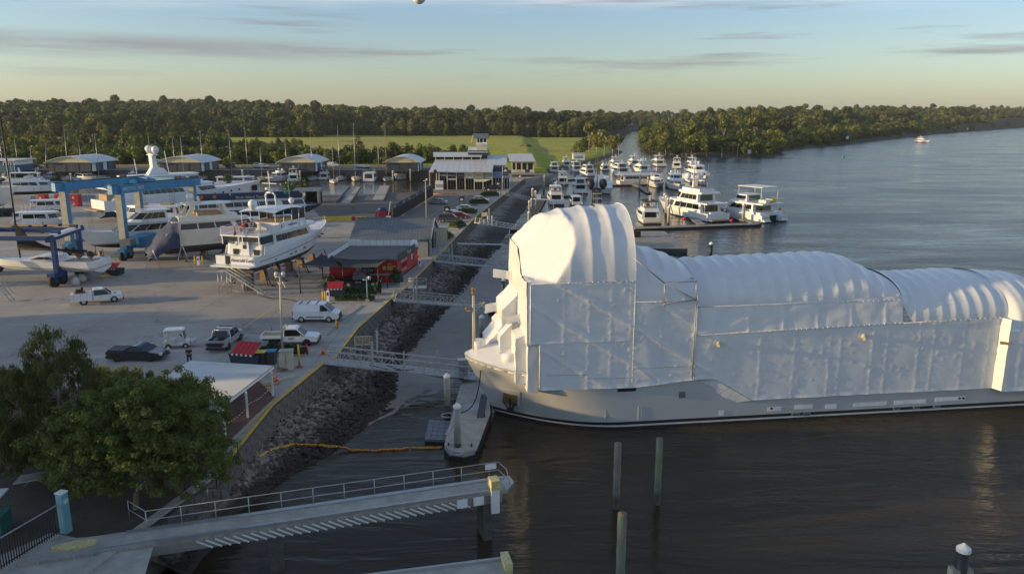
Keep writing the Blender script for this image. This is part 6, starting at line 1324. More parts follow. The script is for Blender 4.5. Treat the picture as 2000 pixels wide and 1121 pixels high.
for k,(xa,xb,lb,m_)in enumerate(((95,183,'longest curved roof shed, beside the white high roof van','wall_dark'),(312,397,'curved roof shed next to the dark pickup and white van','wall_dark'),(546,620,'curved roof shed behind the green covered sailing boat','wall_dark'),(754,820,'curved roof shed closest to the marina building','wall_dark'))):
 p=at(xa,336,3.5);q_=at(xb,336,3.5);W=(q_.x-p.x)*.93;D=20.0;r_=empty('boat_shed',lb,'shed',(p.x,p.y,3.5),0,'curved roof sheds on the far bank')
 box_part(0,W,.4,D,0,3.6,'wall',m_,r_);n=14;arc=[(-1.2+(W+2.4)*i/n,3.6+2.4*math.sin(PI*i/n)**.9)for i in range(n+1)]
 b=MB();b.ext([(x,z)for x,z in arc]+[(x,z-.25)for x,z in reversed(arc)],-.6,D+.5);b.build('roof','roof_white',r_)
 b=MB();b.ext([(-.2,3.55)]+[(x,z-.26)for x,z in arc[1:-1]]+[(W+.2,3.55)],0,.35);b.build('gable_fascia','cream_paint' if k!=9 else 'white_paint',r_)
 for j in range(4):box_part(W-.02,W+.06,1.5+j*4.2,4.2+j*4.2,.1,3.3,'roller_door','white_paint' if j%2==0 else 'wall_blue',r_)
 for j in range(3):box_part(W*(.12+.3*j),W*(.12+.3*j)+.06,.34,.4,.1,3.5,'wall_joint','interior',r_)
r_=empty('teal_building','flat roofed teal and white building at the far bank end','building',tuple(at(0,336,3.5)),0);b=MB();b.bx(-8,6,0,12,0,4.2);b.build('wall','wall_blue',r_);box_part(-9,7,-1,13,4.2,4.6,'roof','roof_white',r_);box_part(1.5,6.02,-.06,12,2.6,4.1,'upper_wall','white_paint',r_)
for j in range(4):box_part(2+j,2.45+j,-.12,-.05,2.5,3.4,'window','glass_dark',r_)
p=at(1119,312,1.5);r_=empty('boathouse','small white boathouse at the edge of the green field','building',(p.x,p.y,1.2),0);b=MB();b.bx(0,6.5,0,5,0,3.4);b.build('wall','white_paint',r_);box_part(-.4,6.9,-.4,5.4,3.4,3.7,'roof','roof_white',r_);box_part(.8,5.6,-.06,0,.8,2.4,'board','awning_blue',r_)
p=at(573,397,3.0);r_=empty('yard_shed','small grey blue yard shed with one open bay and a yellow bin','shed',(p.x,p.y,3.0),0);k_=(at(622,397,3).x-p.x)
box_part(0,k_*.5,0,4,0,2.9,'wall','wall_navy',r_);box_part(k_*.5,k_,2.5,4,0,2.7,'bay_back','interior',r_);box_part(k_*.96,k_,0,4,0,2.9,'bay_side','wall_grey',r_);box_part(-.1,k_*.5,-.05,0,1.9,2.9,'fascia','cream_paint',r_)
b=MB();b.slab([(-.3,-.4,2.95),(k_*.52,-.4,2.95),(k_*.52,4.3,3.5),(-.3,4.3,3.5)],0,1,0,1,.1);b.slab([(k_*.53,-.4,3.0),(k_+.4,-.4,3.0),(k_+.4,4.3,3.6),(k_*.53,4.3,3.6)],0,1,0,1,.1);b.build('roof','roof_grey',r_);box_part(k_*.36,k_*.46,-.6,-.1,0,1.1,'bin','bin_yellow',r_)
for k,(px_,py_,wd,m_,lb)in enumerate([(1432,229,9,'white_paint','white far house by the tall eucalypts on the ridge'),(1518,225,12,'white_paint','pair of pale far roofs midway along the wooded ridge'),(1565,222,13,'cream_paint','cream far house on the wooded ridge'),(1735,220,12,'concrete_pale','low grey far house on the ridge'),(1768,218,16,'white_paint','largest white far house on the ridge'),(1910,219,7,'white_paint','small white far house high on the ridge'),(1990,222,8,'house_red','orange walled far house at the picture edge'),(218,213,10,'white_paint','white far house on top of the wooded hill')]):
 dd=1900 if k<7 else 1050;d=ray(px_,py_+3);t=dd/d.y;p=Vector((d.x*t,dd,CAM_H+d.z*t));r_=empty('far_house',lb,'house',(p.x,p.y,p.z-3),0,'houses among the far trees')
 b=MB();b.bx(0,wd,0,8,-14,2.6);b.build('wall',m_,r_);b=MB();b.prism([(-.6,-.6),(wd+.6,-.6),(wd+.6,8.6),(-.6,8.6)],2.6,4.4,top=[(wd*.25,3.5),(wd*.75,3.5),(wd*.75,4.5),(wd*.25,4.5)]);b.build('roof','roof_white' if k%2 else 'concrete_pale',r_)
 for j in range(3):box_part(wd*(.1+.3*j),wd*(.28+.3*j),-.1,0,.6,2.0,'window','glass_dark',r_)
r_=empty('far_terrace','pale far roof above a bare earth clearing at the hill edge','house',tuple(Vector((ray(0,222).x/ray(0,222).y*1000,1000,26))),0);b=MB();b.bx(-10,22,0,10,-14,0);b.build('earth_bank','timber_pale',r_);b=MB();b.bx(-10,24,4,14,0,3);b.build('wall','concrete_pale',r_);b=MB();b.bx(-11,25,3,15,3,3.6);b.build('roof','roof_grey',r_)
# BOATS
def hull_parts(r_,L_,B,fs,fb,dr,hm='gel_white',bm='antifoul_dark',stripe='navy',rake=None,full=.5,tr=.0,name='hull',y0=0.0,trail=None,bowl=0.0):
 rake=L_*.13 if rake is None else rake;n=18;G_=[]
 for i in range(n+1):
  u=i/n;u2=max(0,(u-full)/(1-full));hd=B/2*(.92+.08*min(1,u*3))*max(0.0,1-u2**2.3)**.85+(.02 if u==1 else 0)
  v2=max(0,(u-full*.7)/(1-full*.7));hw_=B/2*.90*max(0.0,1-v2**1.9)+.01
  s_=fs+(fb-fs)*u**1.7;row=[]
  for k,z in enumerate((-dr*(1-u**5),-dr*.35*(1-u**6),0.0,.10,.22,s_*.55,s_-.10,s_)):
   zn=max(0,min(1,z/fb));x=u*(L_-rake*(1-zn))-tr*(1-zn)*(1-u)*-1
   t=zn**.8;y=hw_+(hd-hw_)*t if k>1 else(0.03 if k==0 else hw_*.88)
   row.append((x,y,z))
  G_.append(row)
 out={}
 def strip(a,c,nm,m_):
  b=MB()
  for s_ in(1,-1):b.grid([[(G_[i][k][0],y0+s_*G_[i][k][1],G_[i][k][2])for k in range(a,c+1)]for i in range(n+1)],smooth=True)
  tq=[(G_[0][k][0],y0+G_[0][k][1],G_[0][k][2])for k in range(a,c+1)];b.add(tq+[(x,2*y0-y,z)for x,y,z in reversed(tq)],[tuple(range(2*len(tq)))])
  out[nm]=b.build(nm,m_,r_)
 strip(0,2,'hull_bottom',bm);strip(2,4,'boot_stripe',stripe or hm);strip(4,7,name,hm)
 b=MB();b.grid([[(G_[i][7][0]-.02,y0-G_[i][7][1]*.97,G_[i][7][2]-.14)for i in range(n+1)],[(G_[i][7][0]-.02,y0+G_[i][7][1]*.97,G_[i][7][2]-.14)for i in range(n+1)]]);b.build('deck','teak' if bowl else hm,r_)
 return lambda u:(G_[int(round(u*n))][7][0],G_[int(round(u*n))][7][1],G_[int(round(u*n))][7][2])
def tier(r_,x0,x1,w_,z0,h,rf=.8,rb=.2,nose=.55,nl=None,m='gel_white',ns=4,nf=2,v=(.38,.85),gm='glass_dark',roof=None,back=True,ro=.12,name='cabin',split=True,u=(.06,.94)):
 hw_=w_/2;nl=(x1-x0)*.22 if nl is None else nl;k=.93
 Bt=[(x0,-hw_),(x1-nl,-hw_),(x1,-hw_*nose),(x1,hw_*nose),(x1-nl,hw_),(x0,hw_)]
 Tp=[(x0+rb,-hw_*k),(x1-nl-rf*.9,-hw_*k),(x1-rf,-hw_*nose*k),(x1-rf,hw_*nose*k),(x1-nl-rf*.9,hw_*k),(x0+rb,hw_*k)]
 b=MB();b.prism(Bt,z0,z0+h,top=Tp);c_=b.build(name,m,r_)
 def q(i):j=(i+1)%6;return[(*Bt[i],z0),(*Bt[j],z0),(*Tp[j],z0+h),(*Tp[i],z0+h)]
 def win(i,n_,uu):
  if n_<=0:return
  if split and n_>1:
   for a in range(n_):b=MB();ua=uu[0]+(uu[1]-uu[0])*a/n_;b.slab(q(i),ua,ua+(uu[1]-uu[0])/n_*.93,v[0],v[1],.03,off=.005);b.build('window',gm,c_)
  else:b=MB();b.slab(q(i),uu[0],uu[1],v[0],v[1],.03,off=.005);b.build('window',gm,c_)
 win(0,ns,u);win(4,ns,(1-u[1],1-u[0]));win(1,1,(.05,.95));win(3,1,(.05,.95));win(2,nf,(.04,.96))
 if back:
  b=MB();b.slab(q(5),.15,.85,.12,.85,.03,off=.005);b.build('door',gm,c_)
 zt=z0+h
 if roof is not None:
  f_,bk,sd=roof;P=[(x0+rb-bk,-hw_*k-sd),(x1-nl-rf*.9+f_,-hw_*k-sd),(x1-rf+f_,-hw_*nose*k-sd*.5),(x1-rf+f_,hw_*nose*k+sd*.5),(x1-nl-rf*.9+f_,hw_*k+sd),(x0+rb-bk,hw_*k+sd)]
  b=MB();b.prism(P,zt,zt+ro,top=[(x*1,y*.97)for x,y in P]);b.build('roof',m,r_);zt+=ro
 return zt
def rail(r_,pts,h=.9,n=2,r=.025,m='alu',every=1):
 b=MB();
 for k in range(1,n+1):b.path([(x,y,z+h*k/n)for x,y,z in pts],r*(1 if k==n else.6),4)
 for x,y,z in pts[::every]:b.tube((x,y,z),(x,y,z+h),r,n=4)
 return b.build('guard_rail',m,r_)
def bowrail(r_,sh,h=.75,u0=.45,m='alu'):
 pts=[]
 for k in range(9):u=u0+(1-u0)*k/8;x,y,z=sh(u);pts.append((x-.1,-max(0,y-.08),z))
 rail(r_,pts,h,2,.022,m);rail(r_,[(x,-y,z)for x,y,z in pts],h,2,.022,m)
def dome(r_,x,y,z,r,m='gel_white'):b=MB();b.lathe((x,y,z),[(r*.35,-r*.7),(r*.8,0),(r,r*.5),(r*.85,r*1.1),(r*.4,r*1.5),(.01,r*1.6)],12);return b.build('radome',m,r_)
def aerials(r_,x,y,z,hs,sp=.6):
 for k,h in enumerate(hs):b=MB();b.tube((x,y+(k-len(hs)/2)*sp,z),(x-.1,y+(k-len(hs)/2)*sp,z+h),.022,.012,n=4);b.build('aerial','white_paint',r_)
def arch_mast(r_,x,z,h=1.4,w_=.9,m='gel_white',radar=True):
 b=MB();b.ext([(x,z),(x+.5,z),(x+.15,z+h),(x-.1,z+h)],-.14,.14);b.box((x,0,z+h*.75),(.25,w_,.08));o=b.build('mast',m,r_)
 if radar:b=MB();b.box((x+.05,0,z+h+.12),(.14,1.1,.12));b.tube((x+.05,0,z+h-.05),(x+.05,0,z+h+.08),.12,n=8);b.build('radar','white_paint',o)
 return o
def boat(label,name,px,py,hd,L_,B,cat='boat',group='boats in the marina',anchor='stern',z=0.0):
 p=at(px,py,z);a=R(hd);d=Vector((math.cos(a),math.sin(a),0));o=p if anchor=='stern' else p-d*L_*(1 if anchor=='bow' else.5)
 return empty(name,label,cat,(o.x,o.y,z),a,group)
def motoryacht(r_,L_,B,decks=2,fly='hard',hm='gel_white',bm='antifoul_black',stripe='navy',domes=0,drk='glass_dark',big=False,cover=None,f=None,pane=3,mast=True):
 f=f or(L_*.075,L_*.125);sh=hull_parts(r_,L_,B,f[0],f[1],L_*.05,hm,bm,stripe);z=f[0]+.0;dk=f[0]+(f[1]-f[0])*.25
 b=MB();b.bx(-L_*.05,.1,-B*.42,B*.42,.25,.38);b.build('swim_platform','teak',r_)
 b=MB();b.bx(L_*.01,L_*.05,-B*.40,B*.40,f[0]-.2,f[0]+.35);b.build('transom_coaming',hm,r_)
 h1=1.75 if not big else 2.1
 z1=tier(r_,L_*.17,L_*.76,B*.84,f[0]-.1,h1,rf=L_*.06,rb=.1,ns=pane,nf=2,roof=(L_*.01,L_*.13,.12),v=(.42,.86),gm=drk)
 for s_ in(-1,1):b=MB();b.tube((L_*.06,s_*B*.40,f[0]),(L_*.06,s_*B*.40,z1-.1),.05,n=5);b.build('pillar',hm,r_)
 zt=z1
 if decks>=2:
  if fly=='enclosed':
   zt=tier(r_,L_*.22,L_*.60,B*.70,z1,h1*.92,rf=L_*.05,rb=.1,ns=2,nf=2,roof=(L_*.01,L_*.06,.12),v=(.35,.85),gm=drk,name='bridge_deck')
   rail(r_,[(L_*.05,-B*.42,z1),(L_*.05,0,z1),(L_*.05,B*.42,z1),(L_*.2,B*.42,z1)],.8)
  else:
   b=MB();P=[(L_*.10,-B*.36),(L_*.48,-B*.36),(L_*.57,-B*.16),(L_*.57,B*.16),(L_*.48,B*.36),(L_*.10,B*.36)];b.prism(P,z1,z1+.65,top=[(x*.98,y*.94)for x,y in P]);fb_=b.build('flybridge',hm,r_)
   b=MB();b.bx(L_*.13,L_*.47,-B*.31,B*.31,z1+.5,z1+.67);b.build('cockpit_well','timber_grey',fb_)
   b=MB();b.slab([(L_*.555,-B*.16,z1+.6),(L_*.555,B*.16,z1+.6),(L_*.50,B*.15,z1+1.05),(L_*.50,-B*.15,z1+1.05)],0,1,0,1,.03);b.build('windscreen',drk,fb_)
   for s_ in(-1,1):b=MB();b.bx(L_*.36,L_*.42,s_*B*.17-.3,s_*B*.17+.3,z1+.6,z1+1.25);b.build('helm_seat','white_paint',fb_)
   if fly=='hard':
    zt=z1+2.15;b=MB();P=[(L_*.14,-B*.36),(L_*.46,-B*.36),(L_*.53,-B*.2),(L_*.53,B*.2),(L_*.46,B*.36),(L_*.14,B*.36)];b.prism(P,zt-.1,zt+.04,top=[(x*.99,y*.95)for x,y in P]);b.build('hardtop',cover or hm,r_)
    for x in(L_*.17,L_*.44):
     for s_ in(-1,1):b=MB();b.tube((x,s_*B*.34,z1+.5),(x+.1,s_*B*.33,zt-.08),.045,n=5);b.build('hardtop_post',hm,r_)
   else:zt=z1+.6
 if mast:arch_mast(r_,L_*.27,zt,L_*.07,B*.3)
 for k in range(domes):dome(r_,L_*.24,(-1)**k*B*.2,zt+.35,.42 if L_<22 else.6)
 aerials(r_,L_*.22,0,zt,[L_*.16,L_*.14],B*.5)
 bowrail(r_,sh,.7)
 for k in range(3 if L_>15 else 2):
  for s_ in(-1,1):u=.45+.12*k;x,y,zz=sh(u);b=MB();b.tube((x-L_*.03,s_*(y*.93-.02),zz*.58),(x-L_*.03,s_*(y*.93+.06),zz*.58),.13,n=8);b.build('porthole','glass_dark',r_)
 b=MB();b.bx(L_*.80,L_*.84,-.3,.3,sh(.8)[2]-.1,sh(.8)[2]+.1);b.build('hatch','glass_mid',r_)
 return sh,zt
def sailboat(r_,L_,B,H_,hm='gel_white',cov='canvas_navy',stripe='navy',lean=0,spreaders=2,mm='alu'):
 sh=hull_parts(r_,L_,B,L_*.085,L_*.12,L_*.06,hm,'antifoul_dark',stripe,full=.42);z=L_*.1
 zt=tier(r_,L_*.28,L_*.68,B*.6,z-.15,.55,rf=.5,ns=2,nf=1,v=(.3,.8),roof=None,name='coachroof')
 b=MB();mx_=L_*.56;b.tube((mx_,0,z),(mx_+lean,0,z+H_),.10,.06,n=6);ms=b.build('mast',mm,r_)
 for k in range(spreaders):zz=z+H_*(.4+.27*k);b=MB();b.tube((mx_,-B*.3,zz),(mx_,B*.3,zz),.03,n=4);b.build('spreader',mm,ms)
 b=MB();
 for a,c in(((mx_,0,z+H_*.98),(L_*.99,0,z+.1)),((mx_,0,z+H_*.98),(.05,0,z)),((mx_,0,z+H_*.9),(mx_,B*.48,z)),((mx_,0,z+H_*.9),(mx_,-B*.48,z))):b.tube(a,c,.018,n=4)
 b.build('rigging','black_paint',ms);b=MB();b.tube((mx_-.1,0,z+1.5),(L_*.12,0,z+1.45),.16,.12,n=7);b.build('sail_cover',cov,r_)
 b=MB();b.ext([(L_*.16,z+.8),(L_*.18,z+1.35),(L_*.32,z+1.35),(L_*.36,z+.6)],-B*.28,B*.28,inset=.05);b.build('spray_hood',cov,r_)
 rail(r_,[(L_*.98,0,z+.1)]+[(sh(u)[0],sh(u)[1]*.95,sh(u)[2])for u in(.9,.7,.5,.3,.1,0)]+[(sh(u)[0],-sh(u)[1]*.95,sh(u)[2])for u in(0,.1,.3,.5,.7,.9)],.6,2,.015)
 return sh
 # marina, right of the wrapped tower
def my(label,px,py,hd,L_,B,**k):
 g=k.pop('group','motor yachts in the marina');an=k.pop('anchor','stern');z=k.pop('z',0.0);r_=boat(label,'motor_yacht',px,py,hd,L_,B,'motor yacht',g,an,z);return r_,motoryacht(r_,L_,B,**k)
my('white flybridge cruiser with navy window bands, stern on beside the narrow walkway',1088,401,92,16,4.6,fly='hard')
r_,(sh,zt)=my('white cruiser with one large radome, stern on just behind the wrapped tower',1135,379,90,16,5.0,fly='enclosed',domes=1)
my('small white cruiser with an arch, nearly hidden by the top of the wrapped tower',1128,402,95,10,3.4,decks=1,mast=False)
my('pale houseboat style cruiser nearest the restaurant deck',1084,337,92,12,4.6,fly='enclosed',mast=False)
my('white trawler yacht second from the restaurant, its dark cabin doors open',1130,337,100,14,5.0,fly='enclosed')
my('cream lit flybridge trawler whose bow points at the restaurant',1157,345,105,15,5.0,fly='enclosed')
my('small cruiser under a bright blue canopy',1184,334,95,10,3.6,decks=2,fly='hard',cover='bin_blue',mast=False)
my('tall cream motor yacht with red chairs aft',1222,344,100,20,6.2,fly='enclosed',domes=0)
my('older motor yacht with twin radomes behind the white canopy boat',1262,338,100,17,5.4,fly='hard',domes=2)
my('white yacht with a pale flybridge frame farthest back on the finger',1292,326,95,18,5.4,fly='hard')
my('low white launch behind the twin bow yachts',1322,330,80,14,4.6,fly='hard')
my('white cruiser with a blue flybridge cover, bow towards the short finger',1285,369,-97,17,5.4,anchor='bow',fly='hard',cover='navy_blue')
my('white twin windscreen yacht with gilded bow, pointing into the open berth',1327,374,-95,20,6.0,anchor='bow',fly='enclosed',domes=2)
my('largest bow-on white yacht, with tapering mast, moored behind the domed one',1378,364,-92,28,7.4,anchor='bow',fly='enclosed',big=True,domes=2,f=(2.4,3.9))
r_=boat('white yacht whose whole superstructure is tented under pale sheeting','covered_yacht',1192,381,-82,15,5.2,'motor yacht','motor yachts in the marina','bow');sh=hull_parts(r_,15,5.2,1.5,2.3,.8,'gel_white','antifoul_black','navy')
b=MB();P=[(.5,-2.4),(9,-2.4),(13.5,-.8),(13.5,.8),(9,2.4),(.5,2.4)];b.prism(P,1.6,3.4,top=[(x*.96,y*.9)for x,y in P]);P2=[(1,-2),(8,-2),(11,-.7),(11,.7),(8,2),(1,2)];b.prism(P2,3.4,5.4,top=[(x*.95,y*.8)for x,y in P2]);b.build('tented_cover','pale_patch',r_)
b=MB()
for k in range(6):b.path([(1.2+k*1.6,-1.7,5.35),(1.2+k*1.6,1.7,5.35)],.05)
b.build('cover_rib','sign_white',r_)
r_=boat('broad white houseboat lying side on under a pale canopy roof','houseboat',1207,361,8,17,5.5,'houseboat',None);hull_parts(r_,17,5.5,1.6,2.0,.5,'gel_cream','antifoul_black','navy',full=.75)
z1=tier(r_,1.5,14.5,4.6,1.5,1.9,rf=1.2,ns=6,nf=2,roof=None);b=MB();b.prism([(-1,-3.2),(16.5,-3.2),(16.5,3.2),(-1,3.2)],3.6,4.3,top=[(2,-.4),(14,-.4),(14,.4),(2,.4)]);b.build('canopy','roof_white',r_)
r_=boat('three deck white yacht with two big domes, stern to the outer pontoon','motor_yacht',1403,433,113,26,7.2,'motor yacht','motor yachts in the marina')
sh=hull_parts(r_,26,7.2,1.9,3.6,1.2,'gel_white','antifoul_blue','navy')
z1=tier(r_,3.2,19,6.2,1.8,2.2,rf=1.5,ns=4,nf=3,roof=(.6,2.8,.3),ro=.3,v=(.35,.9));z2=tier(r_,5.0,15.5,5.4,z1,2.0,rf=1.6,ns=4,nf=3,roof=(.8,1.8,.35),ro=.4,v=(.25,.85),name='bridge_deck')
b=MB();P=[(5,-2.3),(12,-2.3),(14,-1),(14,1),(12,2.3),(5,2.3)];b.prism(P,z2,z2+.7,top=[(x,y*.95)for x,y in P]);b.build('flybridge','gel_white',r_);b=MB();b.prism([(5.3,-2.0),(11.8,-2.0),(11.8,2.0),(5.3,2.0)],z2+.6,z2+.73);b.build('sun_deck','timber_grey',r_)
m_=arch_mast(r_,10.5,z2+.6,4.6,3.6);b=MB();b.box((10.5,0,z2+2.6),(.5,4.4,.14));b.box((10.5,0,z2+4.2),(.3,2.4,.1));b.build('cross_arm','gel_white',m_)
dome(r_,10.4,1.9,z2+3.2,.78);dome(r_,10.4,-1.9,z2+3.2,.78);dome(r_,10.6,0,z2+5.2,.35);aerials(r_,9,0,z2+.7,[6,5,6],2)
b=MB();b.bx(-1.5,.6,-3.0,3.0,.3,.5);b.build('swim_platform','teak',r_);b=MB();b.bx(.6,1.2,-2.0,2.0,.4,2.2);b.build('garage_door','gel_white',r_);b=MB();b.bx(.5,.62,-1.2,1.2,.7,1.7);b.build('garage_opening','interior',r_)
for s_ in(-1,1):
 b=MB()
 for k in range(5):b.bx(-.2+k*.35,.15+k*.35,s_*2.6-.5,s_*2.6+.5,.5,.7+k*.3)
 b.build('stern_steps','gel_white',r_)
 b=MB();b.tube((1.6,s_*3.0,1.8),(1.6,s_*3.0,z1),.09,n=6);b.build('pillar','gel_white',r_)
for px_,c_ in((1429,'red_paint'),(1336,'red_paint')):
 p=at(px_,431 if px_>1400 else 437,.8);o=empty('round_fender','red ball fender %s'%('on the stern of the domed yacht' if px_>1400 else 'on a short stand along the outer pontoon'),'fender',(p.x,p.y,.8 if px_>1400 else 1.9));b=MB();b.ball((0,0,0),.42,10);b.build('ball',c_,o)
 if px_<1400:b=MB();b.tube((0,0,-1.6),(0,0,-.4),.08);b.build('stand','white_paint',o)
r_=boat('white power catamaran with a beige awning and stepped twin sterns','catamaran',1512,434,120,19,9.0,'catamaran',None)
for s_ in(-1,1):
 hull_parts(r_,19,2.8,1.7,2.9,.8,'gel_white','antifoul_black','navy',y0=s_*3.0,full=.4)
 b=MB();
 for k in range(4):b.bx(-.8+k*.4,-.4+k*.4+.01,s_*3.0-1.1,s_*3.0+1.1,.3,.5+k*.35)
 b.build('stern_steps','gel_white',r_)
b=MB();b.bx(1,15,-3.8,3.8,1.4,2.3);b.build('bridge_deck','gel_white',r_);z1=tier(r_,3.5,15,7.4,2.2,1.9,rf=2.2,ns=4,nf=4,roof=(0,3.2,.4),ro=.3,v=(.35,.9));z2=tier(r_,6.5,12,5.6,z1,1.7,rf=1.2,ns=3,nf=3,roof=None,name='wheelhouse')
rail(r_,[(.8,-3.9,z1),(.8,0,z1),(.8,3.9,z1),(6,3.9,z1)],1.0,3);rail(r_,[(.8,-3.9,z1),(6,-3.9,z1)],1.0,3);rail(r_,[(6.5,-2.7,z2),(6.5,2.7,z2),(11,2.6,z2)],.9,3)
b=MB();b.prism([(1.6,-3),(9.5,-3),(9.5,3),(1.6,3)],z2+2.0,z2+2.15);b.build('awning','gel_cream',r_)
for x in(2,9.2):
 for y in(-2.8,2.8):b=MB();b.tube((x,y,z1 if x<5 else z2),(x,y,z2+2),.05,n=5);b.build('awning_post','white_paint',r_)
b=MB();b.bx(1.2,3.2,-1.6,-.2,z1+.1,z1+.9);b.build('jet_ski','bin_yellow',r_);b=MB();b.bx(1.2,3.4,.4,2.0,z1+.1,z1+.8);b.build('tender','white_paint',r_)
b=MB();b.bx(.9,1.0,-1.6,1.6,.2,1.5);b.build('tunnel','interior',r_)
for s_ in(-1,):b=MB();b.tube((.7,s_*3.6+1.2,2.9),(.62,s_*3.6+1.2,2.9),.38,n=14);b.build('life_ring','life_ring',r_)
r_=boat('white cruiser with black canvas flybridge, stern to the pontoon beside three piles','sport_cruiser',1274,438,91,15,4.8,'motor yacht','motor yachts in the marina');motoryacht(r_,15,4.8,fly='hard',cover='canvas_black',domes=0)
b=MB();b.bx(-.2,-.12,-1.9,1.9,.5,1.4);b.build('transom_panel','gel_cream',r_)
my('lone cream cruiser anchored out in the open river',1803,279,-85,20,6.4,anchor='mid',group=None,fly='enclosed')
p=at(1648,308,0);b=MB();b.lathe((0,0,0),[(.9,-.3),(.9,.5),(.35,1.0),(.3,1.8),(.01,2.0)],10);o=b.build('channel_buoy','green_buoy');o.location=p;tag(o,'small green channel buoy on the open river','buoy')
for px_,yb_,yt_,lb in((1654,281,266,'white topped channel beacon at the mangrove edge'),(1889,258,250,'distant channel beacon near the cream river cruiser'),(1463,305,292,'white sign board on the mangrove point')):
 p=at(px_,yb_,0);zt=zof(p,yt_);r_=empty('channel_beacon',lb,'beacon',p);b=MB();b.tube((0,0,-1),(0,0,zt),.25,n=6);b.build('pole','timber',r_);b=MB();b.box((0,-.3,zt-1.4),(2.2,.2,2.6));b.build('board','white_paint',r_)
def SL(s,o,z):return(s,o,z)
m0=sl(1165,398,5)[0];zb=17.6
b=MB()
for dy in(-.28,.28):b.tube((m0-.28,5+dy,zb),(m0-.28,5+dy,zb+1.5),.06);b.tube((m0+.28,5+dy,zb),(m0+.28,5+dy,zb+1.5),.06)
b.box((m0,5,zb+1.5),(1.25,.5,.10));rm=b.build('radar_mast','black_paint',ship)
for z in(.3,.75,1.15):b=MB();b.box((m0,4.7,zb+z),(.75,.1,.07));b.build('mast_rung','cream_paint',rm)
for dx_ in(-.52,.52):b=MB();b.lathe((m0+dx_,5,zb+1.55),[(.15,0),(.30,.15),(.34,.4),(.28,.65),(.12,.76),(.01,.78)],14);b.build('radome','black_paint',rm)
b=MB();b.tube((m0,5,zb+1.5),(m0,5,zb+2.6),.05);b.tube((m0,5,zb+2.6),(m0,5,zb+4.1),.015);b.build('mast_pole','rust',rm)
# pontoons and piles of the marina
def dock(pts,w_,label,m='timber_grey',z=.5,name='floating_dock',pcs=True):
 P=[at(x,y,z)for x,y in pts];o=P[0];r_=empty(name,label,'dock',(o.x,o.y,0),0,'floating docks of the marina')
 for a,c in zip(P[:-1],P[1:]):
  b=MB();b.bar(a-o+Vector((0,0,-.35))+Vector((0,0,o.z)),c-o+Vector((0,0,-.35))+Vector((0,0,o.z)),w_*.96,.5);b.build('float','antifoul_black',r_);n_=max(1,min(10,int((c-a).length/5)))
  for k in range(n_):b=MB();b.bar(a.lerp(c,k/n_)-o+Vector((0,0,o.z)),a.lerp(c,(k+.97)/n_)-o+Vector((0,0,o.z)),w_,.12);b.build('deck_section',m,r_)
 return r_
dock([(1236,446),(1480,437)],2.4,'long outer dock behind the wrapped ship with yachts backed onto it','concrete')
dock([(1372,440),(1330,408),(1308,385)],2.0,'finger dock running back between the black topped cruiser and the domed yacht','concrete')
dock([(1228,357),(1252,366),(1268,377)],1.8,'short dark finger dock by the side-on houseboat');dock([(1170,362),(1262,360)],1.2,'thin dock line behind the covered yacht')
dock([(1036,440),(1046,412),(1062,384)],2.2,'narrow timber walkway dock between pile rows beside the quay','timber');dock([(1042,383),(1130,382)],1.4,'thin dark dock behind the navy banded cruiser')
dock([(1060,352),(1150,349)],1.4,'far dock beneath the houseboat style cruisers');dock([(1400,415),(1480,437)],2.0,'dock arm between the domed yacht and the catamaran','concrete')
dock([(960,604),(1000,608)],2.2,'small black edged landing dock at the foot of the second gangway','concrete');dock([(1006,449),(1040,432)],2.4,'landing dock at the foot of the fourth gangway','concrete');dock([(1002,528),(1030,532)],3.0,'landing dock at the foot of the third gangway','concrete')
p=at(1236,486,.9);r_=empty('work_barge','flat grey work barge lying behind the wrapped tower','barge',(p.x,p.y,0));q_=at(1298,452,.9)-p;b=MB();b.bx(-1,q_.x*1.0,0,q_.y,-.4,.9);b.build('barge_hull','wall_dark',r_);b=MB();b.bx(-1,q_.x,0,q_.y,.9,.96);b.build('barge_deck','concrete',r_);b=MB();b.bx(2.2,3.6,q_.y*.6,q_.y*.6+1.5,.96,2.2);b.build('deck_box','interior',r_)
p=at(1062,408,.6);r_=empty('dock_shelter','small white roofed gate shelter at the head of the walkway','shelter',(p.x,p.y,.6));b=MB();b.bar((-2.5,0,2.6),(3.0,1,2.2),3.2,.12);b.build('roof','roof_white',r_);
for x in(-2.2,2.6):b=MB();b.bx(x-.06,x+.06,-.06,.06,0,2.4);b.build('post','white_paint',r_)
b=MB();b.bx(-2,-.8,-.1,0,2.7,3.9);b.build('board','sign_white',r_)
GP='capped piles of the marina'
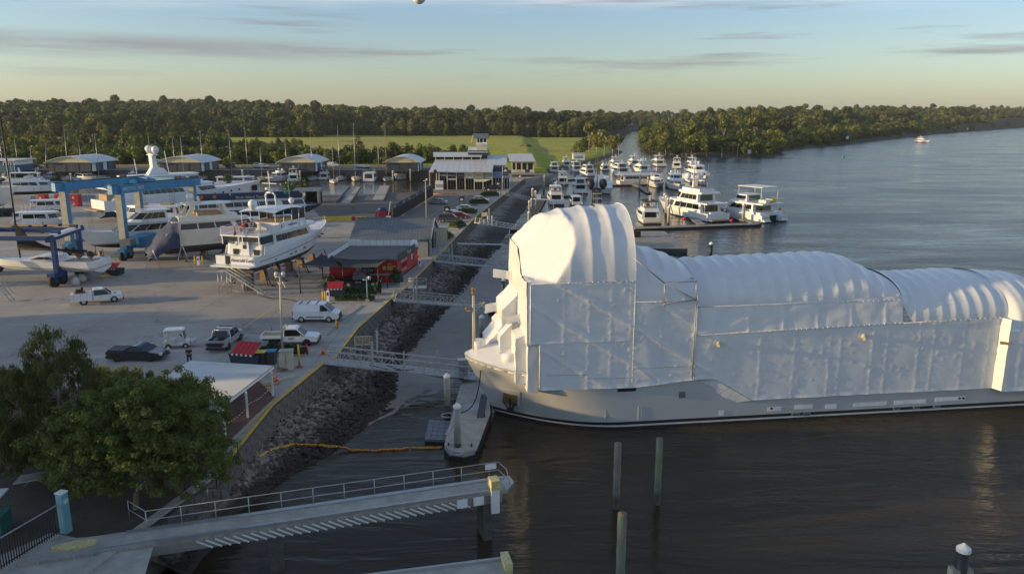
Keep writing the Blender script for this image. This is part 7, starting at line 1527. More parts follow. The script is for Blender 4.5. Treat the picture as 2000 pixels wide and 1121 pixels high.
for k,(x,t,bs,rr,lb)in enumerate([(1040,367,397,.3,'pile at the far end of the walkway dock, nearest the shelter'),(1046,372,402,.28,'pile one step in front of the walkway end pile'),(1034,391,425,.3,'middle pile on the quay side of the walkway dock'),(1038,387,417,.27,'thin pile behind the middle walkway pile'),(1033,412,446,.3,'near pile on the quay side of the walkway dock'),(1041,427,446,.24,'short pile at the near end of the walkway dock'),(1062,351,377,.3,'pile standing in the pale water beyond the navy banded cruiser'),(1063,342,372,.24,'thin pile behind the pale water pile'),(1297,377,411,.32,'rear one of three piles beside the black topped cruiser'),(1300,381,420,.32,'middle one of three piles beside the black topped cruiser'),(1303,386,424,.32,'front one of three piles beside the black topped cruiser'),(1305,402,440,.34,'pile planted at the corner of the outer dock'),(1355,341,372,.3,'rear pile between the bow-on yachts'),(1358,343,376,.3,'middle pile between the bow-on yachts'),(1361,345,380,.3,'front pile between the bow-on yachts'),(1451,396,434,.36,'stout pile between the domed yacht and the catamaran'),(1352,307,330,.3,'dark lamp topped pile standing behind all the yachts'),(1249,338,372,.25,'slim pile against the side-on houseboat'),(1265,346,377,.26,'pile at the tip of the short dark finger'),(1016,343,362,.3,'pale capped pile below the restaurant railing'),(732,330,352,.3,'basin pile between the houseboat and a sailing boat'),(768,333,356,.3,'basin pile beside the red masted sailing boat'),(802,330,356,.25,'basin pile close to the black screened fence'),(525,334,358,.3,'basin pile beside the cream lit cruiser'),(475,331,356,.3,'basin pile behind the dark canopied boats'),(587,333,357,.3,'basin pile beside the green covered sailing boat'),(77,338,362,.3,'basin pile behind the far white cruisers'),(140,338,358,.3,'basin pile right of the tall white mast'),(335,336,358,.3,'basin pile behind the big yacht bow')]):
 pile(x,t,bs,lb,rr,wet=.6)
 # basin boats
B_='boats in the basin behind the yard'
def sb(label,px,py,hd,L_,B,H_,**k):r_=boat(label,'sailing_boat',px,py,hd,L_,B,'sailing boat','sailing boats in the basin','mid');sailboat(r_,L_,B,H_,**k);return r_
def bb(label,px,py,hd,L_,B,**k):r_=boat(label,'motor_cruiser',px,py,hd,L_,B,'motor cruiser','motor cruisers in the basin','mid');motoryacht(r_,L_,B,**k);return r_
bb('round bowed white cruiser with a sunlit cream stem',545,354,-110,13,4.8,decks=2,fly='none',f=(1.7,2.5));bb('white cruiser with a dark bimini left of the bushy shrub',577,353,95,12,4.4,fly='hard')
sb('sailing boat under a dark green boom tent',612,352,-95,11,3.5,16,cov='canvas_teal');bb('small trawler with teal canopies between two sailing boats',637,350,90,11,4.0,fly='hard',cover='canvas_teal')
sb('white sailing boat with a pale mast next to the teal trawler',665,352,-90,11,3.5,20);sb('white sailing boat with a slightly raked mast beside the boxy houseboat',695,353,-85,12,3.7,21,lean=-.9);r_=boat('boxy white houseboat with square dark windows','houseboat',724,354,90,10,4.6,'houseboat',None,'mid');hull_parts(r_,10,4.6,1.2,1.4,.4,full=.8);tier(r_,.4,8.5,4.3,1.1,2.3,rf=.4,ns=3,nf=2,roof=(.1,.3,.1),v=(.35,.75));rail(r_,[(.5,-2,3.5),(.5,2,3.5),(8,2,3.5)],.8)
sb('sailing boat with a reddish timber mast',756,354,-90,11,3.5,21,mm='timber_pale');bb('tall white motor yacht, bow on, nearest the screened fence',783,350,-92,16,5.4,fly='enclosed',f=(1.7,2.7))
sb('sailing boat with a dark hull canopy near the yard gangway',487,350,-100,12,3.8,19,cov='canvas_black');sb('small sailing boat tied behind the cream lit cruiser',513,352,-90,10,3.3,12,cov='canvas_black');sb('thin masted yacht behind the teal trawler',622,345,-90,10,3.2,10)
r_=boat('long low white ferry boat with an open sided roof','ferry',422,362,4,15,4.6,'ferry',None);hull_parts(r_,15,4.6,1.2,1.6,.4,full=.7);tier(r_,.8,14,4.2,1.1,1.9,rf=.5,ns=5,nf=2,roof=(.5,.5,.3),ro=.2)
bb('white sport cruiser with a black boot top at the far left of the basin',16,352,-60,13,4.4,fly='hard');bb('white flybridge cruiser behind the pair of crossed masts',105,350,-92,12,4.4,fly='enclosed');bb('low white cruiser with wide dark windows behind the travel lift',168,352,-30,14,4.4,decks=1);bb('white cruiser hidden behind the lift beam',222,345,10,13,4.4,fly='none')
bb('grubby white workboat cruiser under repair beside the basin',58,364,-150,11,4,fly='hard');sb('tall white masted sloop left of the longest shed',137,352,-92,12,3.7,19,lean=-.8);sb('ketch rigged boat with twin masts behind the travel lift',196,352,-92,12,3.7,17,lean=-.4);sb('raked mast sailing boat beside the teal building',92,350,-100,11,3.5,13,lean=-2.5);sb('short masted sailing boat at the teal building',68,348,-90,9,3.1,11);sb('sailing boat mast rising at the picture edge',12,352,-90,12,3.8,17);sb('sailing boat behind the big white yacht',362,354,-92,12,3.7,16)
# boats on the hard
def keel_blocks(r_,L_,B,dr,z,n=4):
 for k in range(n):
  x=L_*(.12+.68*k/(n-1));b=MB();b.box((x,0,(-z-dr)/2*1.0-.0),(.6,.9,z-dr));b.v=[(a,c,(-z if d<(-z-dr)/2 else-dr))for a,c,d in b.v];b.build('keel_block','timber',r_)
  for s_ in(-1,1):b=MB();b.tube((x+.2,s_*B*.5,-z),(x+.2,s_*B*.33,-dr*.45),.07,n=5);b.tube((x+.2,s_*B*.42,-z),(x+.2,s_*B*.33,-dr*.45),.05,n=5);b.box((x+.2,s_*B*.5,-z+.05),(.6,.5,.1));b.build('boat_stand','bin_grey',r_)
EZ=2.75
o_=Vector((-35.6,97.2,3+EZ));ea=math.atan2(22.6,6.6);em=empty('motor_yacht','white three deck motor yacht on stands with its name across the transom','motor yacht',o_,ea,None)
eL,eB=23.0,6.2;sh=hull_parts(em,eL,eB,1.55,3.5,1.2,'gel_white','antifoul_dark','antifoul_dark',rake=3.6,full=.55)
keel_blocks(em,eL,eB,1.2,EZ,6)
b=MB();b.prism([(-1.3,-2.9),(.05,-3.0),(.05,3.0),(-1.3,2.9)],.35,.5);b.build('swim_platform','gel_white',em)
b=MB();b.bx(-.05,.02,-2.7,.6,.55,1.62);nb_=b.build('transom','gel_white',em);text('Emerald Lady',.62,'sign_grey',nb_,(-.08,-1.05,1.1),(PI/2,0,-PI/2),shear=.35)
b=MB();b.bx(-.03,.05,.75,1.45,.5,1.6);b.build('stern_gate','interior',em);b=MB();b.bx(-.05,.02,1.5,2.9,.55,1.62);b.build('transom','gel_white',em)
for s_ in(-1,1):
 b=MB();pts=[(sh(u)[0],s_*(sh(u)[1]+.02),sh(u)[2]-.75)for u in(.05,.2,.35,.5,.65,.8,.9,.97)];b.path(pts,.035,4);b.build('knuckle_line','sign_grey',em)
b=MB();b.ext([(1.9,1.45),(2.3,3.3),(4.6,3.3),(4.6,1.45)],-2.55,2.55,inset=.02);b.build('aft_lounge','gel_white',em)
b=MB();b.bx(1.75,1.95,-.9,.3,1.45,3.2);dpr=b.build('aft_door','gel_white',em);b=MB();b.bx(1.68,1.75,-.5,-.05,2.3,2.8);b.build('porthole','glass_mid',dpr)
for y in(-1.9,1.2):b=MB();b.bx(1.85,2.0,y-.4,y+.4,1.5,2.2);b.build('locker_opening','interior',em)
z1=tier(em,4.6,17.2,5.5,1.6,2.35,rf=1.5,rb=0,ns=6,nf=3,roof=None,v=(.50,.86),u=(.10,.99),back=False,nose=.5)
b=MB();P=[(1.2,-2.95),(15.2,-2.85),(16.9,-1.4),(16.9,1.4),(15.2,2.85),(1.2,2.95)];b.prism(P,3.95,4.15);b.build('boat_deck','gel_white',em)
b=MB()
for x,y in((1.4,-2.75),(1.4,-.3),(1.4,.3),(1.4,2.75),(4.6,-2.8),(4.6,2.8)):b.bx(x-.05,x+.05,y-.07,y+.07,2.9 if x<2 else 1.5,3.95)
b.build('aft_pillar','gel_white',em)
for y0_,y1_ in((-2.65,-.4),(.4,2.65)):b=MB();b.bx(1.42,1.46,y0_,y1_,3.3,3.9);b.build('clear_curtain','glass_mid',em)
for s_ in(-1,1):b=MB();b.bx(1.6,4.4,s_*2.8-.02,s_*2.8+.02,2.95,3.9);b.build('clear_curtain','glass_mid',em)
for s_ in(-1,1):b=MB();b.slab([(1.9,s_*2.95,1.45),(4.7,s_*2.95,1.45),(4.7,s_*2.9,2.6),(2.3,s_*2.9,2.6)],0,1,0,1,.06);b.build('side_bulwark','gel_white',em)
b=MB();b.bx(1.25,5.0,2.80,2.86,4.2,4.95);b.build('bulwark_panel','gel_white',em);b=MB();b.bx(3.6,6.4,-2.9,-2.82,4.2,5.05);b.build('bulwark_panel','gel_white',em)
rail(em,[(7.0,2.85,4.15),(4.5,2.85,4.15),(1.3,2.85,4.15),(1.3,1.4,4.15),(1.3,0,4.15),(1.3,-1.4,4.15),(1.3,-2.85,4.15),(3.6,-2.85,4.15)],1.0,4,.03,'white_paint')
b=MB();b.bx(1.22,1.28,-1.3,-.5,4.3,5.0);b.build('notice','sign_white',em)
b=MB();P=[(6.6,-2.6),(13.0,-2.5),(15.2,-1.3),(15.2,1.3),(13.0,2.5),(6.6,2.6)];b.prism(P,4.15,5.1,top=[(x-.15*(x>10),y*.93)for x,y in P]);fy=b.build('flybridge','gel_white',em)
text('Emerald Lady',.42,'sign_grey',fy,(9.6,-2.62,4.65),(PI/2,0,.02),shear=.3);b=MB();b.bx(7.0,12.5,-2.1,2.1,5.0,5.14);b.build('bridge_floor','teak',fy)
b=MB();b.prism([(13.2,-1.7),(15.4,-1.2),(15.4,1.2),(13.2,1.7)],4.15,5.3,top=[(13.0,-1.5),(14.0,-1.1),(14.0,1.1),(13.0,1.5)]);ph=b.build('pilot_house','gel_white',em)
b=MB();b.slab([(15.4,-1.2,4.2),(15.4,1.2,4.2),(14.0,1.1,5.3),(14.0,-1.1,5.3)],.04,.96,.2,.9,.04,off=.01);b.build('windscreen','glass_dark',ph)
for s_ in(-1,1):b=MB();b.slab([(13.2,-1.7,4.2),(15.4,-1.2,4.2),(14.0,-1.1,5.3),(13.0,-1.5,5.3)]if s_<0 else[(15.4,1.2,4.2),(13.2,1.7,4.2),(13.0,1.5,5.3),(14.0,1.1,5.3)],.05,.95,.25,.9,.04,off=.01);b.build('side_screen','glass_dark',ph)
rows=[]
for i in range(13):
 t=i/12;x=5.2+8.2*t;rows.append([(x-(.9*(abs(j-6)/6)**3 if t==1 else 0),-2.75+5.5*j/12,6.55+.38*math.sin(PI*min(1,t*1.0+.08))*1+.22*math.cos((j-6)/6*PI/2))for j in range(13)])
b=MB();b.grid(rows);b.grid([[(x,y,z-.1)for x,y,z in r__]for r__ in rows]);b.build('hardtop','gel_white',em,fix=False)
for x in(5.6,7.6,9.6,11.4,13.0):
 for s_ in(-1,1):b=MB();b.tube((x,s_*2.55,4.2),(x,s_*2.6,6.65),.05,n=5);b.build('hardtop_post','gel_white',em)
for xa,xb in((9.7,11.3),(11.5,12.9)):
 for s_ in(-1,1):b=MB();b.bx(xa,xb,s_*2.56-.015,s_*2.56+.015,5.15,6.6);b.build('clear_curtain','glass_mid',em)
dome(em,5.4,.6,7.35,.62);dome(em,12.4,-.9,7.3,.42)
b=MB();b.path([(8.9,-.75,6.95),(8.7,-.75,8.6),(8.65,-.45,8.95),(8.65,.45,8.95),(8.7,.75,8.6),(8.9,.75,6.95)],.12,8);ga=b.build('goalpost_arch','gel_white',em)
b=MB();b.tube((8.7,0,8.9),(8.7,0,11.6),.06);b.box((8.7,0,10.2),(.2,2.2,.1));b.box((8.7,0,11.0),(.12,1.2,.06));b.lathe((8.7,.4,9.3),[(.1,0),(.32,.1),(.32,.25),(.05,.35)],10);b.build('mast','white_paint',ga);aerials(em,12.6,0,7,[3.6],1)
td=empty('inflatable_tender','orange topped grey inflatable tender on the boat deck of the transom named yacht','tender',em.matrix_basis@Vector((4.3,.4,3.9))if False else(0,0,0));mw=Matrix.Translation(o_)@Matrix.Rotation(ea,4,'Z');pt_=mw@Vector((4.2,.6,4.75));td.location=pt_;td.rotation_euler=(0,0,ea+.5)
for s_,m_ in((1,'rib_red'),(-1,'rib_grey')):b=MB();b.path([(-1.8,s_*.75,0),(.6,s_*.75,.05),(1.5,s_*.5,.2),(1.9,s_*.05,.3)],.28,9);b.build('tube',m_,td)
b=MB();b.prism([(-1.7,-.6),(.8,-.6),(1.6,0),(.8,.6),(-1.7,.6)],-.3,.0);b.build('floor','rib_grey',td);b=MB();b.box((-.2,0,.3),(.5,.5,.6));b.build('console','white_paint',td);b=MB();b.box((-2.0,0,.35),(.4,.35,.8));b.build('outboard','black_paint',td);b=MB();b.path([(-.8,.3,.45),(0,.3,.6),(.7,.1,.5)],.16,7);b.build('red_cover','rib_red',td)
b=MB();b.tube((1.2,.2,4.2),(.6,.2,5.9),.03);fs_=b.build('flagstaff','white_paint',em);b=MB();b.grid([[(.85-.12*j,.2+.1*math.sin(j*1.5+i),5.4-.25*i-.1*j)for j in range(4)]for i in range(5)]);b.build('flag','red_paint',fs_,fix=False)
b=MB();b.tube((6.55,-2.72,4.65),(6.55,-2.80,4.65),.33,n=14);b.build('life_ring','life_ring',em)
bowrail(em,sh,.5,.72,'gel_white')
for k,(u,dz)in enumerate(((.24,-1.25),(.4,-1.35),(.46,-1.35),(.58,-1.4),(.78,-1.2),(.83,-1.2))):
 x,y,z=sh(u);
 for s_ in(-1,1):b=MB();b.bx(x-.2,x+.2,s_*(y-.22)-.2,s_*(y-.10)+.0 if s_<0 else s_*(y-.1),z+dz,z+dz+.14)if s_>0 else b.bx(x-.2,x+.2,-(y-.03),-(y-.4),z+dz,z+dz+.14);b.build('porthole','sign_grey',em)
p=at(455,575,3);st=empty('boarding_stairs','steel boarding stairs rising to the stern platform of the named yacht','stairs',(p.x-.8,p.y,3),-.15)
for y in(0,.9):b=MB();b.bar((.2,y,2.9),(4.9,y,.1),.06,.16);b.build('stringer','steel_galv',st);b=MB();b.path([(.2,y,3.8),(4.9,y,1.0)],.03);b.path([(.2,y,3.35),(4.9,y,.55)],.02);b.build('handrail','steel_galv',st)
for k in range(12):x=.4+4.4*k/11;b=MB();b.bx(x-.12,x+.12,.05,.85,2.85-2.7*k/11,2.89-2.7*k/11);b.build('tread','steel_galv',st)
for x in(-1.0,.2,2.2,4.2):
 zt_=2.9 if x<.5 else 2.9-(x-.2)*.6
 for y in(0,.9):b=MB();b.tube((x,y,0),(x,y,zt_),.035);b.build('leg','steel_galv',st)
b=MB();b.bx(-1.1,.3,0,.9,2.88,2.94);b.build('landing','steel_galv',st);b=MB();b.path([(-1,0,.3),(.2,.0,2.2),(2.2,0,.3),(.2,.9,.3)],.02);b.build('brace','steel_galv',st)
o=empty('machine_box','dark machine cabinet under the boarding stairs','cabinet',tuple(at(487,567,3)));b=MB();b.box((0,0,.9),(1.0,.8,1.8));b.build('case','bin_grey',o)
p=at(530,560,3);st=empty('step_ladder','small galvanised yard steps beside the middle of the named yacht','ladder',(p.x,p.y,3),-.5);b=MB()
for y in(0,.7):b.bar((0,y,2.4),(1.8,y,0),.05,.1);b.tube((0,y,0),(0,y,3.2),.03);b.path([(0,y,3.2),(1.8,y,.9),(1.8,y,0)],.025)
for k in range(8):b.bx(.1+k*.22,.3+k*.22,0,.7,2.25-k*.3,2.28-k*.3)
b.build('steps','steel_galv',st)
cz=2.0;p=Vector((-55.4,130.2,3+cz));cr=empty('sport_cruiser','sleek white cruiser with oval black windows in the slings of the big blue lift','motor yacht',p,R(-136),None);L_,B=17.5,5.0
sh=hull_parts(cr,L_,B,1.6,2.5,1.0,'gel_white','antifoul_black','gel_grey',full=.4);keel_blocks(cr,L_,B,1.0,cz,4)
z1=tier(cr,2.5,12.3,4.3,1.6,1.5,rf=2.4,rb=.2,nose=.45,ns=3,nf=2,v=(.18,.8),roof=(.5,1.2,.25),ro=.22,u=(.1,.97));z2=tier(cr,3.6,9.4,3.6,z1,1.5,rf=1.9,rb=.4,nose=.5,ns=3,nf=2,v=(.2,.82),roof=(.3,.8,.2),ro=.15,name='enclosed_bridge',u=(.08,.97));bowrail(cr,sh,.6)
tz=2.2;p=at(318,512,3);tr_=empty('trawler_yacht','cream trawler yacht on stands with planked sides and an open hardtop','motor yacht',(p.x,p.y+1.2,3+tz),R(33),None);L_,B=19.0,5.4
sh=hull_parts(tr_,L_,B,2.3,3.3,1.2,'gel_cream','antifoul_dark','sign_grey',full=.5);keel_blocks(tr_,L_,B,1.2,tz,5)
for z in(.7,1.1,1.5):
 b=MB();
 for s_ in(-1,1):b.path([(sh(u)[0],s_*(sh(u)[1]*(.93+z*.022)+.0),z+.25*u*u)for u in(0,.15,.3,.45,.6,.75,.88)],.03,4)
 b.build('plank_line','sign_grey',tr_)
z1=tier(tr_,1.5,13.5,4.7,2.2,1.6,rf=.9,rb=.3,ns=3,nf=3,v=(.3,.85),roof=(.3,.8,.2),m='gel_cream',gm='bin_grey');b=MB();P=[(2,-2.1),(9.5,-2.1),(11,-1),(11,1),(9.5,2.1),(2,2.1)];b.prism(P,z1,z1+.7,top=[(x,y*.95)for x,y in P]);b.build('flybridge','gel_cream',tr_)
b=MB();P=[(3.2,-2.2),(9,-2.2),(10.2,-1),(10.2,1),(9,2.2),(3.2,2.2)];b.prism(P,z1+2.4,z1+2.55,top=[(x,y*.96)for x,y in P]);b.build('hardtop','gel_cream',tr_)
for x,dx_ in((3.9,-.9),(8.4,.9)):
 for s_ in(-1,1):b=MB();b.ext([(x+dx_,z1+.5),(x+dx_+.7,z1+.5),(x+.45,z1+2.4),(x,z1+2.4)],s_*2.0-.06,s_*2.0+.06);b.build('hardtop_leg','gel_cream',tr_)
b=MB();b.bx(4.8,8.4,-1.9,1.9,z1+.65,z1+1.2);b.build('seating','teak',tr_);arch_mast(tr_,5.4,z1+2.5,.9,2.4,'gel_cream');dome(tr_,4.4,.9,z1+3.1,.6)
z3=tier(tr_,13.2,16.2,3.4,2.4,1.1,rf=.6,ns=2,nf=2,v=(.25,.8),m='gel_cream',back=False)
rows=[]
for i in range(15):
 t=i/14;row=[]
 for j in range(13):
  u_=j/12;a=u_*PI;w_=3.5-.6*t;hh=3.3*(1-t)**.8+.9;row.append((1.7-4.4*t+.25*wr(t*4,u_*5),-w_*math.cos(a)*(1-.15*t)+.25*wr(u_*6,t*5+7),-0.4*t-.6*t+hh*math.sin(a)**.7+.28*wr(u_*5,t*6)-1.0*t*t))
 rows.append(row)
b=MB();b.grid(rows);tp_=b.build('tarpaulin','tarp_blue',None,fix=False);tp_.matrix_world=Matrix.Translation((p.x,p.y+1.2,3+tz+.3))@Matrix.Rotation(R(33),4,'Z');tag(tp_,'crumpled dark blue tarpaulin draped over the end of the cream trawler','tarpaulin')
for(px_,py_,h_,lb)in((345,522,3.4,'yellow rung ladder leaning on the cream trawler'),(285,524,3.0,'grey access scaffold at the end of the blue tarpaulin')):
 q=at(px_,py_,3);r_=empty('access_ladder',lb,'ladder',(q.x,q.y,3),.4);b=MB()
 for y in(0,.55):b.bar((0,y,0),(1.0,y,h_),.06,.1)
 b.build('stile','alu',r_)
 for k in range(9):b=MB();b.bx(.1+k*.1,.2+k*.1,0,.55,.3+k*h_/9.5,.34+k*h_/9.5);b.build('rung','timber_pale',r_)
 b=MB();b.path([(1.0,0,h_),(1.9,0,0)],.03);b.path([(1.0,.55,h_),(1.9,.55,0)],.03);b.path([(.5,0,1.5),(1.5,0,1.5)],.025);b.build('back_leg','alu',r_)
q=at(362,447,3);r_=empty('passenger_launch','white passenger launch with a flat roof behind the blue lift leg','launch',(q.x,q.y,3+2.0),R(184),None);sh=hull_parts(r_,13.5,4.4,1.0,1.8,.7,'gel_white','antifoul_dark','navy');keel_blocks(r_,13.5,4.4,.7,2.0,3);zt=tier(r_,.8,10.6,3.9,1.0,1.6,rf=.8,nose=.5,ns=5,nf=2,v=(.3,.85),roof=(.6,.6,.25),ro=.25);b=MB();b.bx(2,4,-1,1,zt,zt+.3);b.build('roof_box','timber_pale',r_);b=MB();b.bx(7,8.4,-.9,.9,zt,zt+.35);b.build('roof_box','timber_pale',r_)
bz_=2.0;p=at(170,432,3);by=empty('superyacht','longest white yacht on the hard with twin domes on a tall mast','motor yacht',(-88,163,3+bz_),R(49),None);L_,B=39.0,7.6
sh=hull_parts(by,L_,B,2.5,4.4,1.4,'gel_white','antifoul_blue','navy',full=.5);keel_blocks(by,L_,B,1.4,bz_,6)
z1=tier(by,4.0,27,6.6,2.4,2.3,rf=2.0,ns=7,nf=3,v=(.35,.75),roof=(.5,3.0,.25),ro=.25,u=(.25,.8));z2=tier(by,9,23.5,5.6,z1,2.0,rf=1.8,ns=5,nf=3,v=(.35,.8),roof=(.5,3.5,.4),ro=.25,name='bridge_deck')
b=MB();b.ext([(11,z2),(15.5,z2),(14.6,z2+1.3),(13.2,z2+1.6),(12.9,z2+4.6),(12.0,z2+4.6),(12.1,z2+1.6)],-.8,.8,inset=.03);ms=b.build('mast','gel_white',by);b=MB();b.box((12.6,0,z2+4.3),(1.2,3.0,.2));b.box((13.2,0,z2+3.2),(1.6,1.8,.12));b.tube((12.6,0,z2+4.3),(12.6,0,z2+6.4),.08);b.build('cross_arm','gel_white',ms)
dome(by,12.4,1.1,z2+5.1,.8);dome(by,12.9,-.9,z2+5.0,.8);b=MB();b.tube((17,2.2,z2),(16.4,2.2,z2+5),.08);b.tube((9.5,1.5,z2),(9.2,1.5,z2+3.5),.08);b.build('pole','gel_white',by)
b=MB();b.bx(-1.6,.3,-3.2,3.2,.4,.6);b.build('swim_platform','teak',by);b=MB();b.ext([(.2,.6),(3.0,3.6),(4.4,3.6),(4.4,.6)],-3.1,3.1,inset=.02);b.build('stern_house','gel_white',by);b=MB();b.bx(1.2,3.0,-2.0,2.0,2.4,3.62);b.build('aft_opening','teak',by);bowrail(by,sh,.7,.5)
b=MB();x,y,z=sh(.94)
for s_ in(-1,1):b.box((x-.2,s_*(y-.25),z-1.5),(1.3,.25,1.3))
b.build('anchor_pocket','interior',by)
for u in(.56,.62,.68,.74,.8,.86):x,y,z=sh(u);b=MB();b.tube((x-.4,-(y-.45),z-1.2),(x-.4,-(y-.1),z-1.2),.2,n=8);b.build('porthole','glass_dark',by)
nf_z=1.3;p=at(360,436,3);fy_=empty('navy_ferry','long navy and white two deck cruise ferry standing behind the trawler','ferry',(-66.5,158,3+nf_z),R(22),None);L_,B=27,6.4
sh=hull_parts(fy_,L_,B,1.5,1.9,.7,'navy','antifoul_dark','white_paint',full=.72);keel_blocks(fy_,L_,B,.7,nf_z,5);z1=tier(fy_,.8,23.5,6.0,1.4,2.1,rf=.9,ns=9,nf=3,v=(.4,.85),roof=(.4,.3,.25),ro=.2,gm='glass_mid');
b=MB();
for s_ in(-1,1):b.bx(1.5,22.5,s_*2.95-.05,s_*2.95+.05,z1,z1+.95)
b.bx(22.4,22.5,-2.95,2.95,z1,z1+.95);tb=b.build('top_deck_band','navy',fy_);text('River Island Tours',.8,'sign_white',tb,(12,-3.02,z1+.5),(PI/2,0,0));rail(fy_,[(1.5,-2.95,z1+.9),(8,-2.95,z1+.9),(15,-2.95,z1+.9),(22.4,-2.95,z1+.9)],.5,1)
for x in(2.5,5.0):b=MB();b.tube((x,-3.1,z1+.8),(x,-3.2,z1+.8),.36,n=12);b.build('life_ring','life_ring',fy_)
b=MB();b.box((19.5,-2.0,z1+1.2),(1.2,.6,.7));b.build('tank','green_buoy',fy_)
eh=empty('motor_yacht','white yacht bow on stands cut by the picture edge, black cradle beneath','motor yacht',(-138,170,3+2.4),R(5),None);sh=hull_parts(eh,28,7.2,2.6,4.3,1.2,'gel_white','antifoul_dark','gel_grey',full=.5);keel_blocks(eh,28,7.2,1.2,2.4,5);tier(eh,4,19,6,2.6,2.2,ns=5,nf=3,roof=(.3,.3,.2));bowrail(eh,sh,.7)
b=MB();b.bx(16,25,-2.2,2.2,-2.1,-.9);b.build('cradle','rubber',eh)
for x in(25.5,27.0):b=MB();b.tube((x,-1.4,-1.9),(x,-1.0,-1.9),.5,n=14);b.build('cradle_wheel','rubber',eh)
ec=empty('motor_yacht','white cruiser behind the edge yacht with a dark windscreen','motor yacht',tuple(at(-20,395,3)+Vector((0,6,2))),R(12),None);motoryacht(ec,16,4.8,fly='hard')
rz_=1.9;ry_=empty('racing_yacht','white racing yacht with a black boom sail held in the small navy lift','sailing boat',(-55.6,102.6,3+rz_),R(178),None);L_,B=15.0,4.6;sh=hull_parts(ry_,L_,B,1.05,1.25,.7,'gel_white','gel_white','gel_grey',rake=.5,full=.45)
b=MB();b.ext([(5.0,.9),(5.6,1.75),(8.2,1.75),(10.6,.95)],-1.3,1.3,inset=.12);cc_=b.build('coachroof','gel_white',ry_)
for s_ in(-1,1):b=MB();b.ext([(6.0,1.2),(6.6,1.55),(8.0,1.55),(9.2,1.2)],s_*1.32-.02,s_*1.32+.02);b.build('cabin_window','glass_dark',cc_)
b=MB();b.bx(1.0,4.8,-1.2,1.2,.92,.98);b.build('cockpit','timber_grey',ry_)
for x in(1.6,3.2):b=MB();b.tube((x,0,1.0),(x,0,1.7),.03);b.tube((x,-.03,1.7),(x,.03,1.7),.5,n=16);b.build('steering_wheel','black_paint',ry_)
rows=[[(2.0+9.5*t,.06*math.sin(t*9),2.3+.25*t+(3.6*t**4)*k-.2*(1-k))for k in(0,.5,1)]for t in[i/16 for i in range(17)]]
b=MB();b.grid(rows);b.grid([[(x,y+.12,z)for x,y,z in r__]for r__ in rows]);b.tube((2.0,.06,2.2),(11.5,.06,2.5),.17);b.build('black_mainsail','canvas_black',ry_,fix=False);b=MB();b.tube((11.4,0,1.2),(11.4,0,20),.12);b.build('mast','black_paint',ry_)
rail(ry_,[(sh(u)[0],sh(u)[1]*.95,sh(u)[2])for u in(0,.15,.3,.45,.6,.8)],.65,2,.02);rail(ry_,[(0,-1.9,1.05),(0,1.9,1.05)],.65,2,.02);b=MB();b.bx(5.5,7.0,-.35,.35,-2.2,-.6);b.build('keel','gel_grey',ry_)
# TRAVEL LIFTS
def travel_lift(name,label,feet,zt,leg,bm,inner,beamh,wheels=True,letter=None,z0=3.0):
 o=Vector((feet[0][0],feet[0][1],z0));r_=empty(name,label,'travel lift',o);F=[Vector((x,y,z0))-o for x,y in feet];H_=zt-z0
 for f in F:
  b=MB();b.bx(f.x-leg/2,f.x+leg/2,f.y-leg/2,f.y+leg/2,1.4,H_-beamh);lg=b.build('leg',bm,r_)
  b=MB();b.bx(f.x-leg*.46,f.x+leg*.46,f.y-leg/2-.03,f.y-leg/2-.005,2.3,H_-beamh-.1);b.build('leg_panel',inner,lg)
  if wheels:
   for dy in(-.9,.9):
    b=MB();b.tube((f.x-.35,f.y+dy,.85),(f.x+.35,f.y+dy,.85),.85,n=18);w2=b.build('wheel','rubber',r_);b=MB();b.tube((f.x-.37,f.y+dy,.85),(f.x+.37,f.y+dy,.85),.38,n=12);b.build('rim',bm,w2)
   b=MB();b.box((f.x,f.y,1.5),(1.0,3.0,.7));b.build('bogie',bm,r_)
 for i,j in((0,2),(1,3)):
  d=(F[j]-F[i]).normalized();a=F[i]-d*1.6+Vector((0,0,H_-beamh/2));c=F[j]+d*1.6+Vector((0,0,H_-beamh/2));b=MB();b.bar(a,c,leg*.9,beamh);bm_=b.build('top_beam',bm,r_)
  b=MB();b.bar(a+Vector((0,0,beamh/2+.08)),c+Vector((0,0,beamh/2+.08)),.25,.12);b.build('beam_track','black_paint',bm_)
  if letter and i==1:
   m_=a.lerp(c,.22);ang=math.atan2(d.y,d.x);n_=Vector((math.sin(ang),-math.cos(ang),0));text(letter,beamh*.5,'sign_white',bm_,m_+n_*(leg*.46+.02),(PI/2,0,ang))
  b=MB();b.bar(F[i]+Vector((0,0,2.1)),F[j]+Vector((0,0,2.1)),leg*.7,.6);b.build('lower_beam',bm,r_)
  for t in(.25,.75):m_=a.lerp(c,t);b=MB();b.box((m_.x,m_.y,m_.z+beamh/2+.3),(.9,.7,.5));b.build('winch',bm if t<.5 else 'bin_grey',r_)
 a,c=F[2]+Vector((0,0,H_-beamh/2)),F[3]+Vector((0,0,H_-beamh/2));b=MB();b.bar(a,c,leg*.9,beamh);b.build('cross_beam',bm,r_)
 for t in(.3,.7):
  for i,j in((0,2),(1,3)):
   m_=F[i].lerp(F[j],t);
   for k in range(4):b=MB();b.tube((m_.x+.25*k-.4,m_.y,3.2),(m_.x+.25*k-.4,m_.y,H_-beamh),.02,n=4);b.build('hoist_cable','black_paint',r_)
 return r_,F,H_
tl,F,H_=travel_lift('travel_lift','huge blue travel lift with cream leg faces straddling the sleek cruiser',[(-71.6,123),(-60.3,118.2),(-65.6,135),(-54.6,131.5)],14.6,1.05,'lift_blue','lift_cream',1.3,letter='VECTRA  100T')
